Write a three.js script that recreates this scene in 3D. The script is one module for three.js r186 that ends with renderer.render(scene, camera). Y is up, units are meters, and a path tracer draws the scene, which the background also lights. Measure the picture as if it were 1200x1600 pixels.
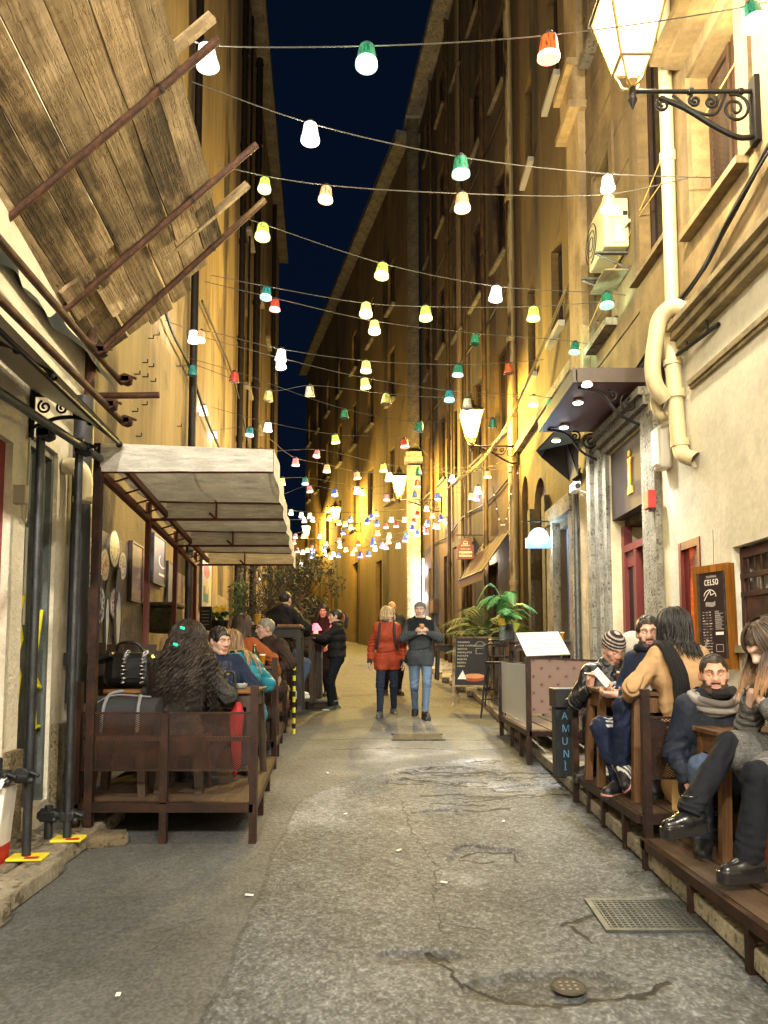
import * as THREE from 'three';
import { mergeGeometries } from 'three/addons/utils/BufferGeometryUtils.js';
import { RoundedBoxGeometry } from 'three/addons/geometries/RoundedBoxGeometry.js';

// ---------------------------------------------------------------- camera, sky, moon, exposure
const V = (x, y, z) => new THREE.Vector3(x, y, z);
const scene = new THREE.Scene();
const EYE = 1.6, FPX = 1200, HOR = 1020, PITCH = 4.5 * Math.PI / 180;
const CYP = HOR - FPX * Math.tan(PITCH);
const camera = new THREE.PerspectiveCamera(2 * Math.atan(800 / FPX) * 180 / Math.PI, 0.75, 0.1, 400);
camera.position.set(0, EYE, 0);
camera.rotation.x = PITCH;
camera.setViewOffset(1200, 1600, 0, 800 - CYP, 1200, 1600);
const renderer = new THREE.WebGLRenderer();
renderer.toneMapping = THREE.LinearToneMapping;
renderer.toneMappingExposure = 1.35;
renderer.shadowMap.enabled = true;
{
  const w = 64, h = 32, a = new Float32Array(w * h * 4);
  for (let y = 0; y < h; y++) for (let x = 0; x < w; x++) {
    const e = (y + 0.5) / h * 2 - 1, t = Math.max(0, e), i = (y * w + x) * 4, k = 1 - 0.45 * t;
    a[i] = 0.0014 * k; a[i + 1] = 0.004 * k; a[i + 2] = 0.0115 * k; a[i + 3] = 1;
  }
  const sky = new THREE.DataTexture(a, w, h, THREE.RGBAFormat, THREE.FloatType);
  sky.mapping = THREE.EquirectangularReflectionMapping; sky.magFilter = THREE.LinearFilter; sky.needsUpdate = true;
  scene.background = sky; scene.environment = sky;
  const moon = new THREE.DirectionalLight(0xcfdcff, 0.012);
  moon.position.set(-6, 30, 14); moon.castShadow = true; scene.add(moon);
}
const GAIN = 1.9;                                  // one knob for all the street lamps
const LAMP_CD = 27 * GAIN, LANT_CD = 0.62 * GAIN;

// ---------------------------------------------------------------- helpers
function rng(s) { return () => { s |= 0; s = s + 0x6d2b79f5 | 0; let t = Math.imul(s ^ s >>> 15, 1 | s); t = t + Math.imul(t ^ t >>> 7, 61 | t) ^ t; return ((t ^ t >>> 14) >>> 0) / 4294967296; }; }
const R0 = rng(77);
const lerp = (a, b, t) => a + (b - a) * t, clamp = (x, a = 0, b = 1) => Math.min(b, Math.max(a, x));
const sstep = (a, b, x) => { const t = clamp((x - a) / (b - a)); return t * t * (3 - 2 * t); };
// a pixel of the 1200 x 1600 photograph at distance d down the street, as a point in the street
function P(x, y, d) {
  const u = (x - 600) / FPX, v = (CYP - y) / FPX, c = Math.cos(PITCH), s = Math.sin(PITCH);
  const dy = v * c + s, dz = -c + v * s, k = -d / dz;
  return V(u * k, EYE + dy * k, -d);
}
const gy = (d) => d < 15 ? 0.056 * d : 0.84 + 0.062 * (d - 15);       // the street climbs away from the camera
const taken = {};
function numbered(n) { const k = taken[n] = (taken[n] ?? -1) + 1; return k ? n + '_' + String(k).padStart(3, '0') : n; }
function tag(o, label, category, group) { o.userData.label = label; if (category) o.userData.category = category; if (group) o.userData.group = group; return o; }
function thing(name, label, category, p = V(0, 0, 0), group) {
  const g = new THREE.Group(); g.name = numbered(name); g.position.copy(p); scene.add(g);
  return tag(g, label, category, group);
}
function mesh(name, geo, m) { const o = new THREE.Mesh(Array.isArray(geo) ? merge(geo) : geo, m); o.name = name; o.castShadow = o.receiveShadow = true; return o; }
// a part whose geometry is given in street coordinates
function part(name, geo, m, parent, label) {
  const g = Array.isArray(geo) ? merge(geo) : geo; let r = parent; while (r.parent && r.parent !== scene) r = r.parent;
  g.translate(-r.position.x, -r.position.y, -r.position.z);
  const o = mesh(name, g, m); parent.add(o); if (label) o.userData.label = label; return o;
}
// a part in its parent's own coordinates
function lpart(name, geo, m, parent, label) { const o = mesh(name, geo, m); parent.add(o); if (label) o.userData.label = label; return o; }
function one(name, geo, m, label, category, group) {
  const g = Array.isArray(geo) ? merge(geo) : geo; g.computeBoundingBox();
  const b = g.boundingBox, c = V((b.min.x + b.max.x) / 2, b.min.y, (b.min.z + b.max.z) / 2); g.translate(-c.x, -c.y, -c.z);
  const o = mesh(numbered(name), g, m); o.position.copy(c); scene.add(o); return tag(o, label, category, group);
}
function struct(name, geo, m) { const o = mesh(numbered(name), geo, m); o.userData.kind = 'structure'; scene.add(o); return o; }
function merge(list) {
  const any = list.some((g) => g.attributes.color);
  const l = list.map((g) => {
    g = g.index ? g.toNonIndexed() : g;
    for (const k of Object.keys(g.attributes)) if (!['position', 'normal', 'uv', 'color'].includes(k)) g.deleteAttribute(k);
    const n = g.attributes.position.count;
    if (!g.attributes.normal) g.computeVertexNormals();
    if (!g.attributes.uv) g.setAttribute('uv', new THREE.BufferAttribute(new Float32Array(n * 2), 2));
    if (any && !g.attributes.color) g.setAttribute('color', new THREE.BufferAttribute(new Float32Array(n * 3).fill(1), 3));
    return g;
  });
  return l.length === 1 ? l[0] : mergeGeometries(l);
}
function place(g, x, y, z, rx = 0, ry = 0, rz = 0) { if (rx || ry || rz) g.applyMatrix4(new THREE.Matrix4().makeRotationFromEuler(new THREE.Euler(rx, ry, rz, 'YXZ'))); g.translate(x, y, z); return g; }
function box(w, h, d, x = 0, y = 0, z = 0, rx = 0, ry = 0, rz = 0, uo = 0, vo = 0) {
  const g = new THREE.BoxGeometry(w, h, d), uv = g.attributes.uv, dim = [[d, h], [d, h], [w, d], [w, d], [w, h], [w, h]];
  for (let i = 0; i < 24; i++) { const q = dim[i >> 2]; uv.setXY(i, uv.getX(i) * q[0] + uo, uv.getY(i) * q[1] + vo); }
  return place(g, x, y, z, rx, ry, rz);
}
function rbox(w, h, d, r, x = 0, y = 0, z = 0, rx = 0, ry = 0, rz = 0) {
  const g = new RoundedBoxGeometry(w, h, d, 2, Math.min(r, w / 2.01, h / 2.01, d / 2.01)), p = g.attributes.position, n = g.attributes.normal, uv = g.attributes.uv;
  for (let i = 0; i < p.count; i++) { const X = Math.abs(n.getX(i)), Y = Math.abs(n.getY(i)), Z = Math.abs(n.getZ(i)); if (Z >= X && Z >= Y) uv.setXY(i, p.getX(i), p.getY(i)); else if (X >= Y) uv.setXY(i, p.getZ(i), p.getY(i)); else uv.setXY(i, p.getX(i), p.getZ(i)); }
  return place(g, x, y, z, rx, ry, rz);
}
function cyl(r1, r2, h, x = 0, y = 0, z = 0, seg = 14, rx = 0, ry = 0, rz = 0) { return place(new THREE.CylinderGeometry(r1, r2, h, seg), x, y, z, rx, ry, rz); }
function ball(r, x = 0, y = 0, z = 0, seg = 12) { return place(new THREE.SphereGeometry(r, seg, Math.max(6, seg * 0.7 | 0)), x, y, z); }
const UP = V(0, 1, 0);
function bar(a, b, r, seg = 10, r2 = r) {
  const v = b.clone().sub(a), L = v.length(), g = new THREE.CylinderGeometry(r2, r, L, seg), uv = g.attributes.uv;
  for (let i = 0; i < uv.count; i++) uv.setXY(i, uv.getX(i) * 6.28 * r, uv.getY(i) * L);
  g.applyQuaternion(new THREE.Quaternion().setFromUnitVectors(UP, v.normalize())); const c = a.clone().add(b).multiplyScalar(0.5);
  return g.translate(c.x, c.y, c.z);
}
// a squared bar from a to b, w wide and h deep, its h side turned towards up
function beam(a, b, w, h, up = UP) {
  const z = b.clone().sub(a), L = z.length(); z.normalize(); const x = up.clone().cross(z).normalize(), y = z.clone().cross(x), g = box(w, h, L, 0, 0, 0, 0, 0, 0, R0() * 3, R0() * 3);
  const c = a.clone().add(b).multiplyScalar(0.5); return g.applyMatrix4(new THREE.Matrix4().makeBasis(x, y, z).setPosition(c));
}
function tube(pts, r, seg = pts.length * 3, rad = 6) { return new THREE.TubeGeometry(new THREE.CatmullRomCurve3(pts), seg, r, rad); }
function lathe(pts, seg = 20) { return new THREE.LatheGeometry(pts.map((p) => new THREE.Vector2(p[0], p[1])), seg); }
function spiral(n, r0, r1, turns, a0 = 0) { const o = []; for (let i = 0; i <= n; i++) { const t = i / n, a = a0 + t * turns * 6.283, r = lerp(r0, r1, t); o.push([r * Math.cos(a), r * Math.sin(a)]); } return o; }
function jitter(g, amp, f, seed = 0) {
  const p = g.attributes.position;
  for (let i = 0; i < p.count; i++) { const x = p.getX(i), y = p.getY(i), z = p.getZ(i); p.setXYZ(i, x + amp * (vn3(x * f, y * f, z * f + seed) - 0.5), y + amp * (vn3(x * f + 9, y * f, z * f + seed) - 0.5), z + amp * (vn3(x * f, y * f + 7, z * f + seed) - 0.5)); }
  g.computeVertexNormals(); return g;
}
function paint(g, c) { const n = g.attributes.position.count, a = new Float32Array(n * 3); for (let i = 0; i < n; i++) { a[i * 3] = c[0]; a[i * 3 + 1] = c[1]; a[i * 3 + 2] = c[2]; } g.setAttribute('color', new THREE.BufferAttribute(a, 3)); return g; }
const lin = (hex) => { const c = new THREE.Color(hex); return [c.r, c.g, c.b]; };

// ---------------------------------------------------------------- noise and textures
function h2(x, y, s) { let h = Math.imul(x, 374761393) + Math.imul(y, 668265263) + Math.imul(s, 974634643) | 0; h = Math.imul(h ^ h >>> 13, 1274126177); return ((h ^ h >>> 16) >>> 0) / 4294967296; }
const sm = (t) => t * t * (3 - 2 * t);
function tn(x, y, px, py, s) { const x0 = Math.floor(x), y0 = Math.floor(y), fx = sm(x - x0), fy = sm(y - y0), a = ((x0 % px) + px) % px, b = (a + 1) % px, c = ((y0 % py) + py) % py, d = (c + 1) % py; return lerp(lerp(h2(a, c, s), h2(b, c, s), fx), lerp(h2(a, d, s), h2(b, d, s), fx), fy); }
function fb(u, v, f, fv, oct, s) { let a = 0, w = 0.5, t = 0; for (let i = 0; i < oct; i++) { a += w * tn(u * f, v * fv, f, fv, s + i * 17); t += w; w *= 0.55; f *= 2; fv *= 2; } return a / t; }
function vn3(x, y, z) { const z0 = Math.floor(z), f = sm(z - z0); return lerp(tn(x, y, 4096, 4096, z0), tn(x, y, 4096, 4096, z0 + 1), f); }
function dtex(w, h, fn, srgb = true, wrap = true) {
  const a = new Uint8Array(w * h * 4);
  for (let y = 0; y < h; y++) for (let x = 0; x < w; x++) { const c = fn(x / w, y / h, x, y), i = (y * w + x) * 4; a[i] = clamp(c[0]) * 255; a[i + 1] = clamp(c[1]) * 255; a[i + 2] = clamp(c[2]) * 255; a[i + 3] = 255; }
  const t = new THREE.DataTexture(a, w, h); t.magFilter = THREE.LinearFilter; t.minFilter = THREE.LinearMipmapLinearFilter; if (wrap) t.wrapS = t.wrapT = THREE.RepeatWrapping;
  if (srgb) t.colorSpace = THREE.SRGBColorSpace; t.needsUpdate = true; return t;
}
const g3 = (v) => [v, v, v];
function rep(t, sx, sy = sx) { const c = t.clone(); c.repeat.set(1 / sx, 1 / sy); c.needsUpdate = true; return c; }
function ctex(w, h, draw) { const c = document.createElement('canvas'); c.width = w; c.height = h; const x = c.getContext('2d'); draw(x, w, h); const t = new THREE.CanvasTexture(c); t.colorSpace = THREE.SRGBColorSpace; return t; }

const T = {};
T.plaster = dtex(512, 512, (u, v) => { const n = fb(u, v, 3, 3, 6, 1), m = fb(u, v, 14, 10, 4, 9), s = fb(u, v, 24, 2, 4, 33), sp = fb(u, v, 90, 90, 2, 5); let k = 0.72 + 0.34 * (n - 0.5) + 0.2 * (m - 0.5) + 0.22 * (s - 0.5) + 0.1 * (sp - 0.5); if (n > 0.63) k -= (n - 0.63) * 1.2; return [k + 0.03, k, k - 0.03 - 0.1 * (s - 0.5)]; });
T.plasterL = dtex(512, 512, (u, v) => { const n = fb(u, v, 3, 3, 6, 101), m = fb(u, v, 12, 9, 4, 109), sp = fb(u, v, 90, 90, 2, 105), st = fb(u, v, 16, 2, 4, 133); let k = 0.87 + 0.14 * (n - 0.5) + 0.1 * (m - 0.5) + 0.08 * (st - 0.5) + 0.07 * (sp - 0.5); if (n > 0.62) k -= (n - 0.62) * 0.9; return [k + 0.015, k, k - 0.03]; });
T.plasterB = dtex(512, 512, (u, v) => g3(0.55 * fb(u, v, 12, 12, 5, 41) + 0.45 * fb(u, v, 70, 70, 3, 51)), false);
T.streak = dtex(512, 512, (u, v) => { const w = 0.06 * fb(u, v, 4, 9, 4, 60), s = fb(u + w, v, 11, 1, 5, 3), b = fb(u + w, v, 5, 2, 5, 8), f = fb(u, v, 40, 9, 4, 19), p = fb(u, v, 5, 5, 6, 28); const p2 = fb(u + w, v, 4, 4, 6, 128); let k = 0.8 + 0.26 * (b - 0.5) + 0.1 * (s - 0.5) + 0.16 * (f - 0.5) + 0.36 * (p2 - 0.5); const dk = sstep(0.52, 0.72, s * 0.5 + b * 0.5) * 0.55 * sstep(0.28, 0.55, fb(u, v, 3, 3, 4, 90)); k -= dk; const pe = sstep(0.6, 0.64, p) * 0.22; k -= pe * 0.6; return [k + 0.04, k - 0.01, k - 0.1 - 0.14 * (b - 0.3) + dk * 0.13 + pe * 0.16]; });
T.asphalt = dtex(512, 512, (u, v) => { const f = fb(u, v, 128, 128, 2, 4), g = fb(u, v, 60, 60, 2, 14), n = fb(u, v, 5, 5, 4, 24); let k = 0.44 + 0.5 * (f - 0.5) + 0.25 * (g - 0.5) + 0.2 * (n - 0.5); if (f > 0.72) k += 0.2; return [k + 0.015, k, k - 0.03]; });
T.asphaltB = dtex(512, 512, (u, v) => g3(0.6 * fb(u, v, 128, 128, 2, 4) + 0.4 * fb(u, v, 40, 40, 3, 77)), false);
const owG = (u, v) => fb(u, v, 5, 90, 5, 2), owC = (u, v) => fb(u, v, 60, 9, 4, 92);
T.oldwood = dtex(1024, 768, (u, v) => { const w = 0.05 * (fb(u, v, 6, 6, 3, 17) - 0.5), gr = owG(u, v + w * 0.1), cr = owC(u, v), m = fb(u + w, v + w, 2, 3, 6, 63), st = fb(u + w, v, 3, 2, 6, 71), fi = fb(u, v, 14, 22, 4, 64); let k = 0.62 + 0.3 * (gr - 0.5) + 0.14 * (cr - 0.5) + 0.12 * (fi - 0.5); const dk = sstep(0.42, 0.66, m * 0.75 + fi * 0.25) * 0.4, wt = sstep(0.52, 0.76, st * 0.8 + fi * 0.2) * 0.26; k += wt - dk; if (Math.abs(gr - 0.5) < 0.01) k -= 0.16; if (Math.abs(cr - 0.5) < 0.007) k -= 0.1; return [k + 0.05, k - 0.01 + dk * 0.04, k - 0.1 + dk * 0.07 + wt * 0.08]; });
T.oldwoodB = dtex(512, 512, (u, v) => { const gr = owG(u, v), cr = owC(u, v); return g3(0.5 * gr + 0.3 * fb(u, v, 6, 120, 2, 7) + 0.2 * cr - (Math.abs(gr - 0.5) < 0.012 ? 0.3 : 0) - (Math.abs(cr - 0.5) < 0.01 ? 0.2 : 0)); }, false);
T.wood = dtex(256, 512, (u, v) => { const gr = fb(u, v, 40, 3, 4, 12), r = fb(u + 0.1 * fb(u, v, 3, 3, 2, 5), v, 7, 2, 3, 6); const k = 0.62 + 0.34 * (gr - 0.5) + 0.34 * (r - 0.5); return [k + 0.05, k - 0.04, k - 0.15]; });
T.rust = dtex(256, 256, (u, v) => { const n = fb(u, v, 6, 6, 5, 15), f = fb(u, v, 40, 40, 3, 18), k = 0.5 + 0.5 * (n - 0.5) + 0.3 * (f - 0.5); return [k + 0.1 * n, k - 0.04, k - 0.1 - 0.1 * n]; });
T.stone = dtex(512, 512, (u, v) => { const n = fb(u, v, 5, 5, 6, 31), f = fb(u, v, 60, 60, 3, 38), p = fb(u, v, 26, 26, 2, 44); let k = 0.62 + 0.4 * (n - 0.5) + 0.22 * (f - 0.5); if (p > 0.68) k -= 0.2; return [k + 0.02, k, k - 0.05]; });
T.stoneB = dtex(512, 512, (u, v) => g3(0.5 * fb(u, v, 9, 9, 5, 31) + 0.5 * fb(u, v, 60, 60, 3, 38)), false);
T.knit = dtex(128, 128, (u, v) => g3(0.5 + 0.25 * Math.sin(u * 6.283 * 16) * Math.sin(v * 6.283 * 16) + 0.3 * (fb(u, v, 16, 16, 2, 3) - 0.5)), false);
T.tweed = dtex(256, 256, (u, v) => { const f = fb(u, v, 120, 120, 2, 66), k = 0.62 + 0.75 * (f - 0.5) + 0.2 * (fb(u, v, 8, 8, 3, 67) - 0.5); return [k, k, k]; });
T.scalp = dtex(256, 256, (u, v) => { const k = 0.45 + 1.0 * (fb(u, v, 80, 4, 3, 86) - 0.5); return [k + 0.25, k + 0.25, k + 0.25]; });
T.perf = dtex(64, 64, (u, v) => { const q = (a, b) => Math.hypot(((u - a + 1.5) % 1) - 0.5, (((v - b + 1.5) % 1) - 0.5) * 1.0); const d = Math.min(q(0.25, 0.25), q(0.75, 0.75)); return g3(d < 0.245 ? 0 : 1); }, false);
T.micro = dtex(256, 256, (u, v) => { const k = 0.8 + 0.3 * (fb(u, v, 8, 8, 5, 99) - 0.5) + 0.16 * (fb(u, v, 64, 64, 2, 98) - 0.5); return g3(k); });

function M(c, rough = 0.8, o = {}) {
  const { map, ms, bump, bs, bsc, ...rest } = o, p = { roughness: rough, ...rest };
  p.color = Array.isArray(c) ? new THREE.Color().setRGB(...c) : new THREE.Color(c);
  if (map) p.map = ms ? rep(map, ms[0], ms[1] ?? ms[0]) : map;
  if (bump) { p.bumpMap = rep(bump, bs[0], bs[1] ?? bs[0]); p.bumpScale = bsc ?? 0.005; }
  const phys = ['transmission', 'clearcoat', 'sheen', 'thickness'].some((k) => k in p);
  return phys ? new THREE.MeshPhysicalMaterial(p) : new THREE.MeshStandardMaterial(p);
}
const glow = (c, k) => new THREE.MeshStandardMaterial({ color: 0x222222, roughness: 0.6, emissive: new THREE.Color().setRGB(...c), emissiveIntensity: k });
const MT = {
  steel: M('#4a4d50', 0.5, { metalness: 0.7, map: T.micro, ms: [0.6] }), galv: M('#777a78', 0.5, { metalness: 0.75, map: T.micro, ms: [0.4] }),
  rustTube: M('#7a5a48', 0.75, { map: T.rust, ms: [0.5], metalness: 0.25 }), rustIron: M('#6b4534', 0.7, { map: T.rust, ms: [0.6], metalness: 0.35 }),
  darkIron: M('#1d1a18', 0.5, { metalness: 0.6 }), blackPaint: M('#15161a', 0.45), redIron: M('#5c2a22', 0.55, { metalness: 0.2 }),
  oldwood: M('#cbbfa4', 0.9, { map: T.oldwood, ms: [2.4, 1.7], bump: T.oldwoodB, bs: [2.4, 1.7], bsc: 0.012 }),
  oldwood2: M('#b5aa92', 0.92, { map: T.oldwood, ms: [2.9, 2.1], bump: T.oldwoodB, bs: [2.9, 2.1], bsc: 0.012 }),
  oldwood3: M('#dccfb4', 0.9, { map: T.oldwood, ms: [2.0, 1.5], bump: T.oldwoodB, bs: [2.0, 1.5], bsc: 0.012 }),
  pine: M('#e0d6be', 0.8, { map: T.oldwood, ms: [2.6, 1.8] }), tablewood: M('#8d7254', 0.5, { map: T.wood, ms: [0.35, 0.9] }), darkwood: M('#4f4034', 0.55, { map: T.wood, ms: [0.3, 0.8] }),
  lightbar: M('#c19a66', 0.5, { map: T.wood, ms: [0.3, 0.8] }),
  canvas: M('#f4efe2', 0.9, { map: T.micro, ms: [0.8], transmission: 0.32, thickness: 0 }),
  stone: M('#b8b0a0', 0.88, { map: T.stone, ms: [1.1], bump: T.stoneB, bs: [1.1], bsc: 0.01 }), stoneDark: M('#7d766a', 0.88, { map: T.stone, ms: [0.9], bump: T.stoneB, bs: [0.9], bsc: 0.01 }),
  white: M('#d9d6cc', 0.6), black: M('#0d0d0f', 0.6), dark: M('#060607', 0.9), glassDark: M('#0b0e12', 0.12), cable: M('#1b1815', 0.7), wire: M('#3d382f', 0.7), cream: M('#cfc09a', 0.7, { map: T.plaster, ms: [1.2] }),
  clear: M('#ffffff', 0.03, { transmission: 1, thickness: 0 }), plasticW: M('#cfcabd', 0.45), red: M('#b3211c', 0.5), yellow: M('#d8c22e', 0.6),
};

// ---------------------------------------------------------------- the street
const kerbX = (d) => d < 14 ? 1.62 : lerp(1.62, 1.17, (d - 14) / 5);
const holes = [[0.66, 5.15, 0.3, 0.2, 0.018], [0.72, 3.38, 0.42, 0.16, 0.014], [0.62, 7.6, 0.5, 0.35, 0.02], [1.0, 7.3, 0.3, 0.25, 0.02], [0.3, 7.2, 0.35, 0.2, 0.018], [0.45, 6.2, 0.16, 0.1, 0.016], [1.25, 6.9, 0.28, 0.3, 0.02], [0.2, 3.65, 0.25, 0.08, 0.014]];
const holeAt = (X, d) => { let h = 0; for (const [hx, hd, rx, rd, dp] of holes) { const q = Math.hypot((X - hx) / rx, (d - hd) / rd) + 0.5 * (vn3(X * 7, d * 7, 3) - 0.5); h = Math.max(h, dp * (1 - sstep(0.75, 1, q))); } return h; };
function sheet(x0, x1, d0, d1, nx, nd, yo, disp) {
  const g = new THREE.PlaneGeometry(1, 1, nx, nd), p = g.attributes.position, uv = g.attributes.uv;
  for (let i = 0; i < p.count; i++) {
    const u = p.getX(i) + 0.5, v = p.getY(i) + 0.5, X = lerp(x0, x1, u), d = lerp(d0, d1, v);
    p.setXYZ(i, X, gy(d) + yo + (disp ? disp(X, d) : 0), -d); if (!disp) uv.setXY(i, X, d); else uv.setXY(i, u, v);
  }
  g.computeVertexNormals(); return g;
}
{
  const N = 1536, W = 6, D = 11, X0 = -3, D0 = 1.6, c = document.createElement('canvas'); c.width = c.height = N;
  const x = c.getContext('2d'), r = rng(5), px = (X) => (X - X0) / W * N, py = (d) => (d - D0) / D * N;
  x.fillStyle = '#000'; x.fillRect(0, 0, N, N); x.lineCap = 'round';
  const crack = (pts, w, b = 1) => { x.strokeStyle = `rgba(255,255,255,${b})`; let [X, d] = pts[0]; for (let i = 1; i < pts.length; i++) { const [X1, d1] = pts[i], n = Math.max(3, Math.hypot(X1 - X, d1 - d) / 0.05 | 0); let ox = X, od = d; for (let k = 1; k <= n; k++) { const nx = lerp(X, X1, k / n) + (r() - 0.5) * 0.045, nd = lerp(d, d1, k / n) + (r() - 0.5) * 0.05; x.lineWidth = w * (0.4 + r() * 1.1); x.beginPath(); x.moveTo(px(ox), py(od)); x.lineTo(px(nx), py(nd)); x.stroke(); ox = nx; od = nd; } [X, d] = [X1, d1]; } };
  crack([[0.3, 3.62], [0.2, 3.7], [0.34, 3.4], [0.5, 3.25], [0.7, 3.24], [1.05, 3.3], [1.2, 3.4]], 4.5); crack([[0.5, 5.12], [0.62, 5.24], [0.86, 5.2], [0.84, 5.05]], 3.5); crack([[0.48, 5.08], [0.62, 5.02], [0.7, 5.05]], 3);
  crack([[0.9, 4.0], [1.1, 4.12], [1.5, 4.08]], 4); crack([[0.95, 3.98], [1.0, 3.8]], 4); crack([[0.3, 3.9], [0.28, 4.4], [0.33, 4.9], [0.2, 5.6], [0.15, 6.5]], 2, 0.6);
  for (const [X, d, n] of [[0.3, 7.6, 9], [0.8, 7.9, 9], [1.0, 7.0, 7], [0.55, 6.9, 7], [1.25, 7.5, 5], [0.4, 6.2, 4]]) for (let i = 0; i < n; i++) { const a = X + (r() - 0.5) * 0.6, b = d + (r() - 0.5) * 0.7; crack([[a, b], [a + 0.1 + r() * 0.15, b + (r() - 0.5) * 0.15], [a + 0.25 + r() * 0.2, b + (r() - 0.5) * 0.2]], 3 + r() * 3); }
  crack([[-0.6, 8.9], [0.2, 9.0], [1.0, 8.85], [1.5, 9]], 3); crack([[-1, 9.5], [0, 9.65], [1.4, 9.5]], 3); crack([[-0.5, 10.5], [1.4, 10.7]], 2);
  for (let i = 0; i < 34; i++) { const a = -1.2 + r() * 2.7, b = 2.4 + r() * 8; crack([[a, b], [a + (r() - 0.5) * 0.4, b + (r() - 0.5) * 0.5]], 1.5, 0.5); }
  const cr = x.getImageData(0, 0, N, N).data, col = new Uint8Array(N * N * 4), bmp = new Uint8Array(N * N * 4);
  for (let j = 0; j < N; j++) for (let i = 0; i < N; i++) {
    const u = i / N, v = j / N, X = X0 + u * W, d = D0 + v * D, k4 = (j * N + i) * 4, ck = cr[k4] / 255;
    const f = tn(u * 620, v * 1000, 620, 1000, 3), f2 = tn(u * 230, v * 400, 230, 400, 6), n = fb(u, v, 12, 20, 5, 9), big = fb(u, v, 3, 5, 4, 29), wob = 0.22 * (fb(u, v, 10, 18, 3, 55) - 0.5);
    const lineX = d < 6 ? -0.7 : d < 8.4 ? -0.7 + Math.pow((d - 6) / 2.4, 2.4) * 1.6 : 9;           // the edge of the resurfaced strip
    const strip = sstep(0.04, -0.04, X - lineX + wob * 0.6), band = sstep(8.0, 8.3, d + wob) * (1 - sstep(9.2, 9.7, d + wob * 2)) * sstep(-0.9, -0.3, X), worn = sstep(0.5, 0.68, n * 0.6 + big * 0.4);
    let k = 0.36 + 0.18 * (f - 0.5) + 0.14 * (f2 - 0.5) + 0.2 * (n - 0.5) + 0.18 * (big - 0.5) + worn * 0.07;
    if (f > 0.8 && strip < 0.5) k += 0.06 * (1 - band);
    k = lerp(k, 0.345 + 0.15 * (f - 0.5) + 0.2 * (n - 0.5) + 0.12 * (big - 0.5), strip);
    k += band * (0.02 + 0.4 * Math.max(0, n - 0.5)); const hh = holeAt(X, d); k += hh > 0.002 && hh < 0.016 ? -0.08 : 0; k -= ck * 0.3;
    if (Math.abs(X - lineX + wob * 0.6) < 0.012 && d < 8.4) k -= 0.06;
    const warm = 0.002 + 0.01 * strip + 0.02 * (big - 0.4);
    col[k4] = clamp(k + warm) * 255; col[k4 + 1] = clamp(k + warm * 0.35) * 255; col[k4 + 2] = clamp(k - warm) * 255; col[k4 + 3] = 255;
    const b = 0.5 + 0.3 * (f - 0.5) * (1 - 0.5 * strip) + 0.35 * (f2 - 0.5) + 0.3 * (n - 0.5) - ck * 0.4; bmp[k4] = bmp[k4 + 1] = bmp[k4 + 2] = clamp(b) * 255; bmp[k4 + 3] = 255;
  }
  const tc = new THREE.DataTexture(col, N, N), tb = new THREE.DataTexture(bmp, N, N); for (const t of [tc, tb]) { t.magFilter = THREE.LinearFilter; t.needsUpdate = true; } tc.colorSpace = THREE.SRGBColorSpace;
  const m = new THREE.MeshStandardMaterial({ map: tc, bumpMap: tb, bumpScale: 0.01, roughness: 0.78, color: 0xdbe2ec });
  struct('road', sheet(-3, 3, 1.6, 12.6, 240, 420, 0, (X, d) => -holeAt(X, d) + 0.012 * (fb(X / 9 + 0.4, d / 9, 9, 9, 3, 4) - 0.5)), m);
  const mf = M('#a6a6a4', 0.78, { map: T.asphalt, ms: [1.3], bump: T.asphaltB, bs: [1.3], bsc: 0.012 });
  struct('road', sheet(-7, 4, 12.6, 75, 8, 60, 0), mf); struct('road', sheet(-4, 4, -12, 1.6, 4, 4, 0), mf);
  struct('ground', sheet(-120, 120, -40, 160, 4, 80, -0.12), M('#5d574e', 0.95, { map: T.asphalt, ms: [2] }));
}
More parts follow.
